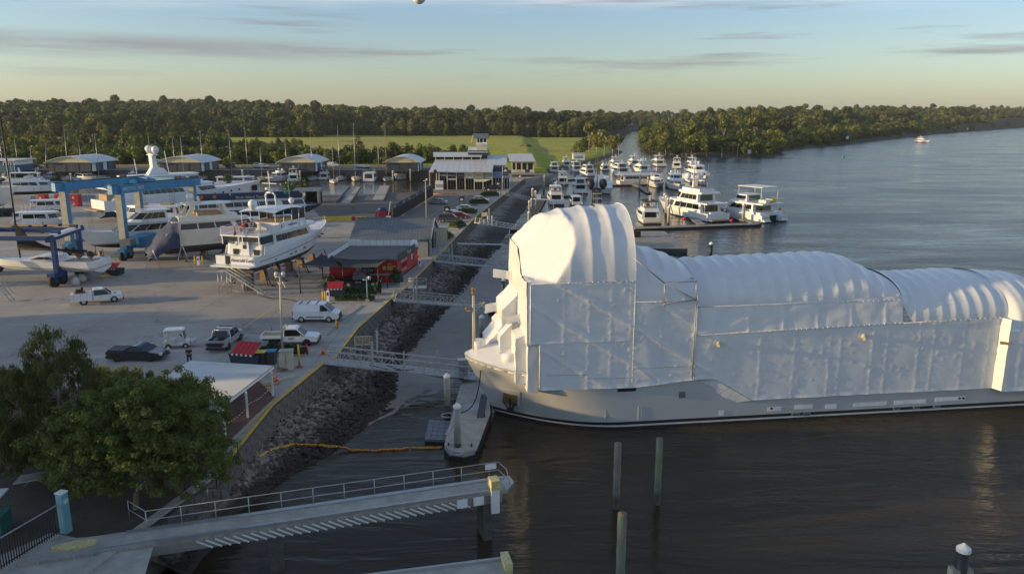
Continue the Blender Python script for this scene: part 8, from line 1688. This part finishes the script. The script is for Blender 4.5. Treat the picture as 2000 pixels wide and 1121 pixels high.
for i in(0,1):f=F[i];b=MB();b.ext([(f.x-2.2,H_-.3),(f.x-1.6,H_+.1),(f.x+.6,H_+.1),(f.x+.6,H_-1.2),(f.x-.8,H_-1.0)],f.y-.5,f.y+.5);b.build('beam_end','lift_blue',tl)
b=MB();b.box((F[1].x+1.5,F[1].y+3,2.6),(2.2,4.2,1.8));b.build('engine_housing','lift_blue',tl);b=MB();b.box((F[1].x+1.0,F[1].y-1.0,3.0),(1.6,1.8,.9));b.build('tank_box','roof_grey',tl)
sl_,F2,H2=travel_lift('travel_lift','smaller navy travel lift holding the racing yacht at the picture edge',[(-72.5,99.6),(-60.2,99.6),(-74.0,107.6),(-61.3,107.6)],9.6,.55,'navy_blue','navy_blue',.6)
b=MB();b.bar(F2[0]+Vector((0,0,H2-.3)),F2[1]+Vector((0,0,H2-.3)),.5,.55);b.build('cross_beam','navy_blue',sl_);b=MB();b.bar(F2[1]+Vector((0,0,H2+.05)),F2[3]+Vector((0,0,H2+.05)),.75,.35);b.build('cream_walkway','white_paint',sl_)
for k in range(6):t=k/6;a,c=F2[2].lerp(F2[3],t)+Vector((0,0,H2+.3)),F2[2].lerp(F2[3],t+.12)+Vector((0,0,H2+.3));b=MB();b.bar(a,c,.2,.3);b.build('buffer_block','timber_pale',sl_)
for x in(-10.5,-7.5):b=MB();b.box((x+3,.3,.9),(2.2,1.2,1.4));b.build('ballast_box','sign_grey',sl_)
# YARD FURNITURE AND CLUTTER
def put(name,label,cat,px,py,z=3.0,rz=0.0,group=None):p=at(px,py,z);return empty(name,label,cat,(p.x,p.y,z),rz,group)
def skip_bin(px,py,label,rz=0.0,s=1.0,open_=True):
 r_=put('skip_bin',label,'skip bin',px,py,rz=rz,group='red lidded skip bins');b=MB();b.ext([(-1.2*s,.12),(-1.4*s,1.0*s),(1.4*s,1.0*s),(1.2*s,.12)],-.75*s,.75*s);b.build('bin_body','bin_navy',r_)
 b=MB();b.bx(-1.2*s,1.2*s,-.65*s,.65*s,.98*s,1.01*s);b.build('bin_mouth','interior',r_)
 for k in range(5):
  x=-1.0*s+2.1*s*k/5;b=MB();b.slab([(x,-.95*s,1.1*s),(x+.38*s,-.95*s,1.1*s),(x+.38*s,.35*s,1.75*s),(x,.35*s,1.75*s)],0,1,0,1,.07);b.build('lid_panel','red_paint',r_)
 for k in range(5):b=MB();x=-.95*s+2.1*s*k/5;b.bx(x,x+.2,-1.0*s,-.96*s,.95*s,1.13*s);b.build('lid_tab','sign_white',r_)
skip_bin(487,710,'skip bin with raised ribbed red lid behind the white canopy',-.25,1.1);skip_bin(656,577,'skip bin with a red lid next to the garden bed by the black pickup',.1,.95);skip_bin(222,537,'skip bin with a flat red lid alone under the big lift',-.1,.95)
for px_,c_,lb in((511,'bin_yellow','dark wheelie bin with a yellow lid beside the skip'),(531,'bin_blue','dark wheelie bin with a bright blue lid')):
 r_=put('wheelie_bin',lb,'bin',px_,712 if px_<520 else 710);b=MB();b.box((0,0,.6),(.75,.75,1.1),taper=1.12);b.build('bin_body','bin_grey',r_);b=MB();b.bar((-.45,0,1.22),(.45,0,1.26),.9,.08);b.build('lid',c_,r_)
r_=put('power_cabinet','cream electrical cabinet standing at the foot of the tall light pole','cabinet',561,722,rz=.1);b=MB();b.bx(-.55,.55,-.4,.4,0,1.75);b.build('case','pole_cream',r_);b=MB();b.bx(-.6,.6,-.45,.45,1.76,1.84);b.build('lid','concrete_pale',r_);b=MB();b.bx(-.8,.7,-.6,.6,0,.1);b.build('plinth','concrete',r_);b=MB();b.bx(-.02,0,-.42,-.4,.2,1.6);b.build('door_gap','black_paint',r_)
def light_pole(px,pb,ptop,label,lean=0.0,heads=2,r=.12,m='pole_cream'):
 p=at(px,pb,3);zt=zof(p,ptop);r_=empty('light_pole',label,'light pole',p,0,'tall light poles');H_=zt-3;b=MB();b.tube((0,0,0),(lean,0,H_),r,r*.6,n=8);b.build('pole',m,r_)
 b=MB();b.tube((lean-.5,0,H_-.35),(lean+.5,0,H_-.35),.05);b.build('cross_arm',m,r_)
 for s_ in((-1,1)if heads==2 else(1,)):b=MB();b.lathe((lean+s_*.32,0,H_-.3),[(.08,0),(.2,.1),(.19,.32),(.08,.4)],10);b.build('lamp_head','lamp_glass',r_)
 b=MB();b.bx(-.25,.25,-.25,.25,0,.35);b.build('base','concrete',r_);return r_
light_pole(552,697,533,'tall cream light pole rising beside the power cabinet',lean=.25);light_pole(833,432,350,'thin light pole with round dishes at the corner of the screened fence',heads=1)
light_pole(718,590,541,'short blue pole in the garden bed by the black pickup',heads=1,r=.08,m='post_blue');light_pole(739,430,408,'short pole carrying a folded red and blue flag at the slipway',heads=1,r=.06)
def hedge(a,c,w_,h_,label,seed):
 p,q_=at(*a,3),at(*c,3);d=q_-p;L_=d.length;r_=empty('hedge',label,'hedge',p,math.atan2(d.y,d.x));rs=random.Random(seed);b=MB();b.bx(-.15,L_+.15,-w_/2-.15,w_/2+.15,0,.14);b.build('kerb','concrete',r_)
 b=MB();b.bx(0,L_,-w_*.4,w_*.4,.14,h_*.6);b.build('stems','leaf_hedge',r_);vs=[];fs=[]
 for _ in range(int(L_*w_*260)):
  x,y=rs.uniform(-.1,L_+.1),rs.gauss(0,w_*.24);z=h_*(1-(y/(w_*.62))**2)*rs.uniform(.45,1.12)*(1 if.5<x<L_-.5 else.7)+.1;c_=Vector((x,y,z));t1=Vector((rs.gauss(0,1),rs.gauss(0,1),rs.gauss(0,.7))).normalized();t2=t1 .orthogonal().normalized();s_=rs.uniform(.07,.16);i0=len(vs);vs+=[c_-t1*s_,c_+t2*s_*.6,c_+t1*s_,c_-t2*s_*.6];fs.append((i0,i0+1,i0+2,i0+3))
 b=MB();b.add(vs,fs,smooth=False);b.build('foliage','leaf_hedge',r_,fix=False);return r_
hedge((512,690),(596,692),.9,.75,'low hedge running behind the bins to the light pole',1);hedge((661,577),(738,574),1.3,.9,'upper garden hedge in front of the black pickup',2);hedge((657,588),(730,588),1.2,.7,'lower garden hedge next to the waterfront path',3)
hedge((940,384),(973,383),2.2,1.1,'farthest car park hedge, below the black four wheel drive',4);hedge((918,399),(952,398),2.2,1.1,'second car park hedge, in front of the white wagon',5);hedge((897,417),(931,417),2.0,1.1,'third car park hedge, in front of the white sedan',6);hedge((884,447),(902,442),2.4,1.2,'bushy hedge beside the cream outbuilding',7);hedge((871,468),(880,463),1.4,.9,'small bush by the workshop side door',8);hedge((934,368),(944,368),1.5,1.2,'small planting under the glass corner of the marina building',9)
for k,(px_,yb_,yt_,lb)in enumerate([(870,425,403,'black hanging estate sign nearest the workshop'),(898,407,384,'black hanging estate sign above the second hedge'),(949,382,366,'black hanging estate sign by the four wheel drive'),(968,380,354,'black sign board on a pole beside the marina entrance')]):
 p=at(px_+10,yb_,3);zt=zof(p,yt_);r_=empty('estate_sign',lb,'sign',p,0,'black emblem signs in the car park');b=MB();b.tube((0,0,0),(0,0,zt-3+.2),.05);b.tube((0,0,zt-3),(-1.4,0,zt-3),.035);b.build('post','black_paint',r_);b=MB();b.bx(-1.35,-.15,-.04,.04,zt-3-1.25,zt-3-.05);bd=b.build('board','black_paint',r_)
 b=MB();b.ext([(-1.15,zt-3-.95),(-.35,zt-3-.95),(-.42,zt-3-.65),(-.75,zt-3-.35),(-1.08,zt-3-.65)],-.06,-.045);b.build('emblem','sign_white',bd)
p=at(987,371,3);r_=empty('pylon_sign','tall dark pylon sign with a white emblem by the entrance','sign',p);H_=zof(p,327)-3;b=MB();b.tube((-.8,0,0),(-.8,0,H_),.12);b.build('post','cream_paint',r_);b=MB();b.bx(-.8,.8,-.12,.12,H_-2.6,H_);bd=b.build('board','sign_grey',r_);b=MB();b.bx(-.88,.88,-.1,.1,H_-2.7,H_+.1);b.build('frame','cream_paint',bd);b=MB();b.ext([(-.5,H_-1.3),(.5,H_-1.3),(.4,H_-.9),(0,H_-.5),(-.4,H_-.9)],-.15,-.125);b.build('emblem','sign_white',bd);text('MARINA',.36,'sign_white',bd,(0,-.14,H_-1.95),(PI/2,0,0))
fa,fb=at(768,431,3),at(846,383,3);d=fb-fa;L_=d.length;ft=zof(fa,401)-3;r_=empty('screen_fence','long black screened fence with blue banner strip between slipway and car park','fence',fa,math.atan2(d.y,d.x));nP=16
for k in range(nP):
 x0,x1=L_*k/nP+.05,L_*(k+1)/nP-.05;b=MB();b.bx(x0,x1,-.03,.03,.1,ft-.9);b.build('screen_panel','canvas_black',r_);b=MB();b.bx(x0,x1,-.04,.02,ft-.9,ft);b.build('banner_panel','sign_navy',r_);b=MB();b.tube((x0-.05,0,0),(x0-.05,0,ft),.06);b.build('post','black_paint',r_)
for k in(0,3,5,8,11):text('GOLD',.8,'sign_white',r_,(L_*(k+.5)/nP,-.06,ft-.45),(PI/2,0,0));
for k in(0,3,5,8,11):text('GOLD',.8,'sign_white',r_,(L_*(k+.5)/nP,.05,ft-.45),(PI/2,0,PI))
fa,fb=at(630,431,3),at(716,431,3)
bm=None
for k in range(12):
 p=fa.lerp(fb,(k+.5)/12);b=MB();w8=(fb-fa).length/12*.94;b.ext([(-w8/2,0),(-w8/2,.75),(-w8/2+.1,.85),(w8/2-.1,.85),(w8/2,.75),(w8/2,0)],-.25,.25,inset=.02);o=b.build('road_barrier','yellow_paint' if k not in(8,)else 'red_paint');o.location=p
 tag(o,'yellow plastic barrier in the row across the slipway head' if k!=8 else 'single red panel in the yellow row across the slipway head','barrier','yellow barriers across the slipway head' if k!=8 else None)
p=at(768,431,3);r_=empty('slip_bollard','pale concrete block with white pole at the start of the screened fence','bollard',p+Vector((-.9,-.4,0)));b=MB();b.box((0,0,.5),(1.0,.8,1.0));b.build('block','sign_white',r_);b=MB();b.tube((0,0,1),(.5,0,4.2),.07);b.build('pole','sign_white',r_)
p=at(748,424,3);r_=empty('covered_dinghy','small upturned dinghy under red and blue covers by the slipway','dinghy',p);b=MB();b.prism([(-1.6,-.8),(1.2,-.8),(2.0,0),(1.2,.8),(-1.6,.8)],.3,1.4,top=[(-1.3,-.3),(1,-.3),(1.5,0),(1,.3),(-1.3,.3)]);b.build('red_cover','red_paint',r_);b=MB();b.prism([(-1.2,-.4),(1,-.4),(1,.4),(-1.2,.4)],1.4,2.1,top=[(-.9,-.1),(.7,-.1),(.7,.1),(-.9,.1)]);b.build('blue_cover','navy_blue',r_)
for k,(a,c,w_,lb)in enumerate((((676,397),(698,366),2.6,'concrete slipway pier on the house side of the basin'),((739,392),(752,364),3.2,'wider concrete slipway pier next to the screened fence'),((655,397),(682,366),.5,'thin kerb pier beside the first slipway pier'))):
 p,q_=at(*a,3),at(*c,3);b=MB();b.bar(Vector((0,0,-.2)),q_-p+Vector((0,0,-.2)),w_,.5);o=b.build('slipway_pier','concrete_pale' if k!=2 else 'concrete');o.location=p+Vector((0,0,.1));tag(o,lb,'pier');b=MB();b.bar(Vector((w_/2,0,.2)),q_-p+Vector((w_/2,0,.2)),.3,.3);b.build('kerb','concrete_dark',o)
b=MB();p=at(880,380,3);b.path([(-5,-.3,.1),(0,0,.1),(1.6,1.2,.1)],.18,6);o=b.build('speed_hump','orange');o.location=p;tag(o,'orange painted kerb in front of the marina building','kerb')
r_=put('ticket_kiosk','white and grey vending cabin at the corner of the banner bays','kiosk',858,371);b=MB();b.bx(-1.2,1.2,0,1.6,0,2.7);b.build('case','white_paint',r_);b=MB();b.bx(-.95,1.2,-.04,0,.7,1.7);b.build('hatch','wall_grey',r_)
def bollards(spots,label):
 for k,(px_,py_,m_,h_,lb)in enumerate(spots):r_=put('bollard',lb,'bollard',px_,py_);b=MB();b.tube((0,0,0),(0,0,h_),.09,n=10);b.build('tube',m_,r_);b=MB();b.ball((0,0,h_),.09,8);b.build('cap',m_,r_)
bollards([(631,588,'yellow_paint',1.15,'first of the pair of yellow bollards by the garden bed'),(635,588,'yellow_paint',1.15,'yellow bollard touching the white meter post'),(657,642,'yellow_paint',.9,'stubby yellow bollard on the kerb right of the van'),(659,641,'orange',.7,'orange topped stub behind the kerb bollard'),(381,517,'yellow_paint',1.2,'yellow post under the bow of the cream trawler'),(396,516,'yellow_paint',1.2,'second yellow post under the cream trawler'),(600,692,'red_paint',1.0,'red hydrant post at the end of the low hedge')],'')
for px_,py_,h_,lb in((641,588,1.3,'white service meter post by the yellow bollards'),(388,517,1.2,'white meter post under the cream trawler'),(820,521,1.0,'pale service box at the corner of the red office wall')):
 r_=put('meter_post',lb,'post',px_,py_);b=MB();b.bx(-.18,.18,-.15,.15,0,h_);b.build('case','white_paint',r_);b=MB();b.bx(-.1,.1,-.16,-.15,h_*.55,h_*.85);b.build('dial','black_paint',r_)
r_=put('sign_post','yellow marker tube standing in a traffic cone base','marker',585,717);b=MB();b.tube((0,0,.5),(0,0,2.1),.09,n=10);b.build('tube','yellow_paint',r_);b=MB();b.lathe((0,0,0),[(.3,0),(.3,.05),(.14,.08),(.05,.6)],10);b.build('base','house_red',r_)
for px_,py_,lb in((534,745,'orange traffic cone behind the canopy post'),(541,748,'orange traffic cone just right of its twin'),(631,692,'orange traffic cone at the head of the nearest gangway'),(859,437,'small orange cone by the dark four wheel drive'),(817,503,'orange cone beside the workshop door')):
 r_=put('traffic_cone',lb,'cone',px_,py_);b=MB();b.lathe((0,0,.04),[(.18,0),(.04,.65),(.01,.67)],12);b.build('cone','orange',r_);b=MB();b.bx(-.22,.22,-.22,.22,0,.04);b.build('base','orange',r_);b=MB();b.lathe((0,0,.04),[(.125,.25),(.09,.42)],12);b.build('band','sign_white',r_)
for k,(a,c)in enumerate((((500,753),(578,733)),((495,757),(545,748)),((502,763),(530,757)))):
 p,q_=at(*a,3.1),at(*c,3.1);b=MB();b.bar(Vector(),q_-p,.22,.18);o=b.build('timber_beam',('pole_cream','timber_pale','timber_pale')[k]);o.location=p;tag(o,('longest pale beam lying across the path near the cabinet','middle length timber beam on the path','shortest timber beam closest to the deck')[k],'beam')
r_=put('rubble_pile','low mound of offcuts between the bins and the cabinet','rubble',540,722);b=MB();
for k in range(14):b.box((random.uniform(-1,1),random.uniform(-.5,.5),.12+random.uniform(0,.25)),(random.uniform(.3,.9),.14,.1),random.uniform(0,3))
b.build('offcuts','timber',r_)['kind']='stuff'
b=MB();pts=[at(x,y,3.03)for x,y in((505,577),(530,583),(560,584),(590,592),(628,594),(655,592))];o0=pts[0].copy();b.path([p-o0 for p in pts],.05,5);o=b.build('power_cable','rubber');o.location=o0;tag(o,'black power cable snaking over the yard to the yellow bollards','cable')
pr=at(371,712,3);pe=empty('person','person in dark clothes standing at the back edge of the white canopy','person',pr,.6)
def skin(name,V,E,Rr,m,par,root=0):
 me=bpy.data.meshes.new(name);me.from_pydata(V,E,[]);me.materials.append(M[m]);o=bpy.data.objects.new(name,me);col.objects.link(o);o.parent=par;KIDS.setdefault(par,[]).append(o);me.skin_vertices if False else None
 md=o.modifiers.new('skin','SKIN');md.use_smooth_shade=True
 for i,r in enumerate(Rr):me.skin_vertices[0].data[i].radius=(r,r)
 me.skin_vertices[0].data[root].use_root=True;o.modifiers.new('sub','SUBSURF').levels=1;return o
PV=[(0,0,.95),(0,0,1.2),(0,0,1.42),(0,0,1.52),(0,.01,1.66),(.11,0,.90),(.12,0,.50),(.13,0,.08),(.13,-.14,.04),(-.11,0,.90),(-.13,.03,.50),(-.14,.05,.08),(-.14,-.08,.04),(.19,0,1.40),(.24,-.03,1.14),(.22,-.16,.92),(-.19,0,1.40),(-.25,-.02,1.14),(-.24,-.12,.90)]
PE=[(0,1),(1,2),(2,3),(3,4),(0,5),(5,6),(6,7),(7,8),(0,9),(9,10),(10,11),(11,12),(2,13),(13,14),(14,15),(2,16),(16,17),(17,18)]
try:
 skin('body',PV,PE,[.13,.14,.13,.06,.10,.10,.07,.05,.04,.10,.07,.05,.04,.07,.045,.035,.07,.045,.035],'skin',pe)
 sv=[(x,y,z)for x,y,z in PV];skin('shirt',[PV[0],PV[1],PV[2],PV[13],PV[14],PV[16],PV[17]],[(0,1),(1,2),(2,3),(3,4),(2,5),(5,6)],[.15,.155,.145,.085,.06,.085,.06],'cloth_dark',pe)
 skin('trousers',[PV[0],PV[5],PV[6],PV[7],PV[9],PV[10],PV[11]],[(0,1),(1,2),(2,3),(0,4),(4,5),(5,6)],[.145,.115,.085,.07,.115,.085,.07],'canvas_navy',pe)
except Exception as ex:print('skin',ex)
b=MB();b.ball((0,.025,1.71),.112,10);b.build('hair','hair',pe)
for k,(px_,n_,lb)in enumerate(((85,2,'stack of two red site cages nearest the edge yacht'),(107,1,'single low red site cage between the two stacks'),(121,2,'stack of two red site cages in the middle of the row'),(149,2,'stack of two red site cages closest to the lift leg'))):
 r_=put('site_cage',lb,'cage',px_,403,group='red cages along the yard fence')
 for j in range(n_):b=MB();b.bx(-1.1,1.1,-.9,.9,.05+j*1.5,1.45+j*1.5);c_=b.build('cage','red_paint',r_);b=MB();b.ext([(-.35,.5+j*1.5),(.35,.5+j*1.5),(0,1.05+j*1.5)],-.93,-.905);b.build('logo','sign_white',c_);b=MB();b.bx(-1.12,1.12,-.92,.92,1.40+j*1.5,1.46+j*1.5);b.build('rim','house_red',c_)
fa,fb=at(40,400,3),at(200,397,3);L_=(fb-fa).length;r_=empty('banner_fence','low fence of blue and white banners behind the red cages','fence',fa,math.atan2((fb-fa).y,(fb-fa).x))
for k in range(10):b=MB();b.bx(L_*k/10+.05,L_*(k+1)/10-.05,1.6,1.66,.2,2.0);q_=b.build('banner','awning_blue' if k%3 else 'sign_white',r_);(text('YARD',.9,'sign_white',q_,(L_*(k+.5)/10,1.58,1.1),(PI/2,0,0))if k in(1,2)else None)
for k,(px_,py_,m_,sx_,lb)in enumerate(((148,557,'bag_white',.8,'slumped white bulk bag nearest the lift wheel'),(160,550,'bag_white',1.0,'larger white bulk bag next to the slumped one'),(170,545,'awning_blue',.8,'pale blue bulk bag behind the white ones'))):
 q_=at(px_,py_,3);b=MB();rs=random.Random(k);b.lathe((0,0,0),[(.5*sx_,0),(.68*sx_,.25),(.66*sx_,.65),(.4*sx_,.95),(.12,1.1)],11);b.v=[(x+rs.uniform(-.06,.06),y+rs.uniform(-.06,.06),z)for x,y,z in b.v];o=b.build('bulk_bag',m_);o.location=q_;tag(o,lb,'bag')
cl=[(480,392,'wall_navy',2.4,2.2,'dark blue storage box in the yard clutter'),(500,390,'lift_blue',1.8,1.3,'blue pallet box below the yard ladder'),(517,394,'bin_grey',2.4,1.9,'dark machine by the yard ladder'),(535,397,'navy',3.2,1.0,'low navy skip before the yard shed'),(552,395,'interior',2.0,2.0,'black equipment crate touching the yard shed'),(560,402,'timber',1.6,.8,'brown pallet stack in front of the yard shed'),(470,384,'timber_grey',3,1.6,'grey timber stack at the yacht bow'),(525,383,'steel_galv',2.2,1.2,'galvanised frame box at the basin edge'),(505,399,'bin_blue',1.2,.9,'bright blue drum crate on the yard'),(545,388,'house_red',1.5,1.3,'rusty red box behind the navy skip'),(690,409,'timber_grey',.9,.3,'flat plate lying on the slipway apron')]
for px_,py_,m_,w_,h_,lb in cl:
 r_=put('storage_box',lb,'box',px_,py_,rz=random.uniform(-.4,.4),group='boxes and gear at the back of the yard');b=MB();b.box((0,0,h_/2+.1),(w_,w_*.6,h_),taper=.94);b.build('case',m_,r_);b=MB();b.box((0,0,h_+.14),(w_*1.02,w_*.63,.08));b.build('lid','bin_grey',r_);b=MB();b.bx(-w_*.4,w_*.4,-.3,.3,0,.1);b.build('skid','timber',r_)
r_=put('yard_ladder','pale ladder leaning among the boxes at the back of the yard','ladder',524,397);b=MB();b.bar((0,0,0),(.2,.8,3.6),.08,.08);b.bar((.8,0,0),(1.0,.8,3.6),.08,.08);b.build('stile','alu',r_)
for k in range(7):b=MB();b.bar((0+.03*k,.11*k+.1,.4+.45*k),(.8+.03*k,.11*k+.1,.4+.45*k),.06,.05);b.build('rung','alu',r_)
for px_,py_,h_,lb in((1,590,3.2,'grey mobile stairs at the picture edge by the racing yacht'),):
 r_=put('mobile_stairs',lb,'stairs',px_+14,py_,rz=.1)
 for y in(0,.8):b=MB();b.bar((-1.6,y,h_),(.4,y,0),.07,.12);b.tube((-1.6,y,0),(-1.6,y,h_+1),.04);b.path([(-1.6,y,h_+.9),(.4,y,.9),(.4,y,0)],.03);b.build('side_frame','steel_galv',r_)
 for k in range(9):b=MB();b.bx(-1.5+k*.2,-1.28+k*.2,0,.8,h_-.2-k*.34,h_-.16-k*.34);b.build('tread','steel_galv',r_)
for px_,lb,m_ in((525,'cream and black runabout on a trailer beside the third shed','gel_cream'),(722,'long flat white dinghy on the gravel between the sheds','gel_white')):
 p=at(px_,331,3.5);r_=empty('trailer_boat',lb,'runabout',p+Vector((0,0,.8)),R(175));hull_parts(r_,7.5,2.4,.8,1.2,.4,m_,'black_paint','black_paint');b=MB();b.bx(.6,6.5,-.8,.8,-.75,-.6);b.tube((2.2,-1.0,-.5),(2.2,1.0,-.5),.33,n=12);b.build('trailer','steel_galv',r_)
 if m_=='gel_cream':tier(r_,1.8,4.4,1.7,.8,.8,rf=.6,ns=1,nf=1,v=(.3,.8))
def shrub(px,py,r,h_,label,seed,z=3.0,m='leaf_hedge',name='shrub'):
 T,C=far_tree(seed,h_,r*2,6,420,.16+.06*r,0.0,m,.05,'bark');p=at(px,py,z);r_=empty(name,label,'shrub',p);reuse('stem',T,r_);reuse('foliage',C,r_)
shrub(575,384,3.6,4.2,'bushy green shrub at the basin edge behind the yard shed',61);shrub(443,360,2.0,3.2,'green shrub in front of the long white ferry boat',62);shrub(645,566,.8,1.9,'potted shrub at the outer corner of the red office',63);shrub(773,556,.6,2.4,'slim potted plant at the path corner of the red office',64);shrub(739,583,.35,2.0,'slim green banner shaped bush at the garden tip',65);shrub(98,330,2.5,3.0,'bush by the far end of the longest shed',66,3.5);shrub(445,332,2.2,2.6,'bush on the gravel above the basin wall',67,3.5);shrub(12,318,3,5,'tree in front of the teal building',68,3.5)
# unseen trees added west of the yard to cast shade over the foreground
for k in range(17):
 y=12+3.4*k;x=-118+8*math.sin(k*1.7)-(.10*y);tm=FT[k%5];s_=.82+.25*random.random()
 r_=empty('unseen_shade_tree','tall unseen eucalypt added west of the boatyard for its shade','tree',(x,y,2.6),k*1.3,'unseen eucalypts added for shade');r_.scale=(s_,s_,s_);reuse('trunk',tm[0],r_);reuse('crown',tm[1],r_)
d=ray(818,-6).normalized()*11000;q=MB();q.ball((0,0,0),96,24);prof=[(max(1e-3,96*math.sin(PI*k/20)),-96*math.cos(PI*k/20))for k in range(21)];q=MB();q.lathe((0,0,0),prof,32);o=q.build('moon','white_paint');o.location=Vector((0,0,CAM_H))+d;tag(o,'pale moon cut off by the top of the sky','moon')
b=MB();b.bx(-9000,9500,-250,11800,-4.5,95);o=b.build('haze','white_paint');o.data.materials.clear()
m=bpy.data.materials.new('haze_air');m.use_nodes=True;t=m.node_tree;t.nodes.remove(t.nodes['Principled BSDF']);v_=nn(t,'ShaderNodeVolumePrincipled');v_.inputs['Color'].default_value=(.80,.86,.95,1);v_.inputs['Density'].default_value=.00006;t.links.new(v_.outputs[0],t.nodes['Material Output'].inputs['Volume']);o.data.materials.append(m);stuff(o)
for a in(('sailing boat with a tall bare mast between the ferry boat and the shrub',455,350,-92,11,3.4,17),('slim sailing boat tied beyond the round bowed cruiser',560,345,88,10,3.2,15),('weathered sloop behind the superyacht bow',400,350,-95,11,3.4,18),('sailing boat with a navy hood behind the blue lift beam',300,352,-90,12,3.6,16),('sailing boat with rigging crossing the second shed',345,348,-88,10,3.3,15),('little sloop moored against the basin wall by the first shed',160,344,85,9,3,13),('grey masted yacht in front of the teal building wall',40,344,-92,11,3.4,15),('sailing boat close to the slipway pier foot',652,358,-75,10,3.3,15),('sailing boat between the boxy houseboat and the timber masted one',741,347,-90,10,3.2,14)):sb(*a)
for a in(('stubby cruiser between the ferry boat and the canopied boats',465,344,-100,10,3.8),('old cruiser wedged beside the green tented sailing boat',600,345,92,10,3.6),('pale cruiser moored behind the superyacht mast',262,350,-90,12,4.2),('cruiser lying beyond the low white sport cruiser',190,345,88,11,4.0),('cruiser half hidden by the superyacht foredeck',385,347,-92,12,4.2)):bb(*a,fly='hard' if len(a[0])%2 else 'none')
for px_,py_,hd,L_,lb in((60,425,20,9,'small white cruiser propped beside the black cradle'),(30,455,12,11,'white launch on stands behind the small navy lift'),(520,408,8,8,'little white hull on the ground by the yard shed')):
 q=at(px_,py_,3);r_=empty('small_cruiser',lb,'boat',(q.x,q.y,4.4),R(hd),'small boats on the ground');motoryacht(r_,L_,L_*.33,decks=1,mast=False,pane=2);keel_blocks(r_,L_,L_*.33,L_*.05,1.4,3)
for a in(('white cruiser tucked behind the cream motor yacht with red chairs',1206,327,98,14,4.8),('pale cruiser between the twin radome yacht and the creek mouth',1243,325,96,15,5.0),('white cruiser moored on the far side of the largest bow-on yacht',1347,327,-90,15,5.0),('small flybridge cruiser below the white boathouse',1108,327,95,12,4.2),('cruiser lying beyond the navy banded flybridge one',1100,362,92,12,4.2)):my(*a,fly='hard')
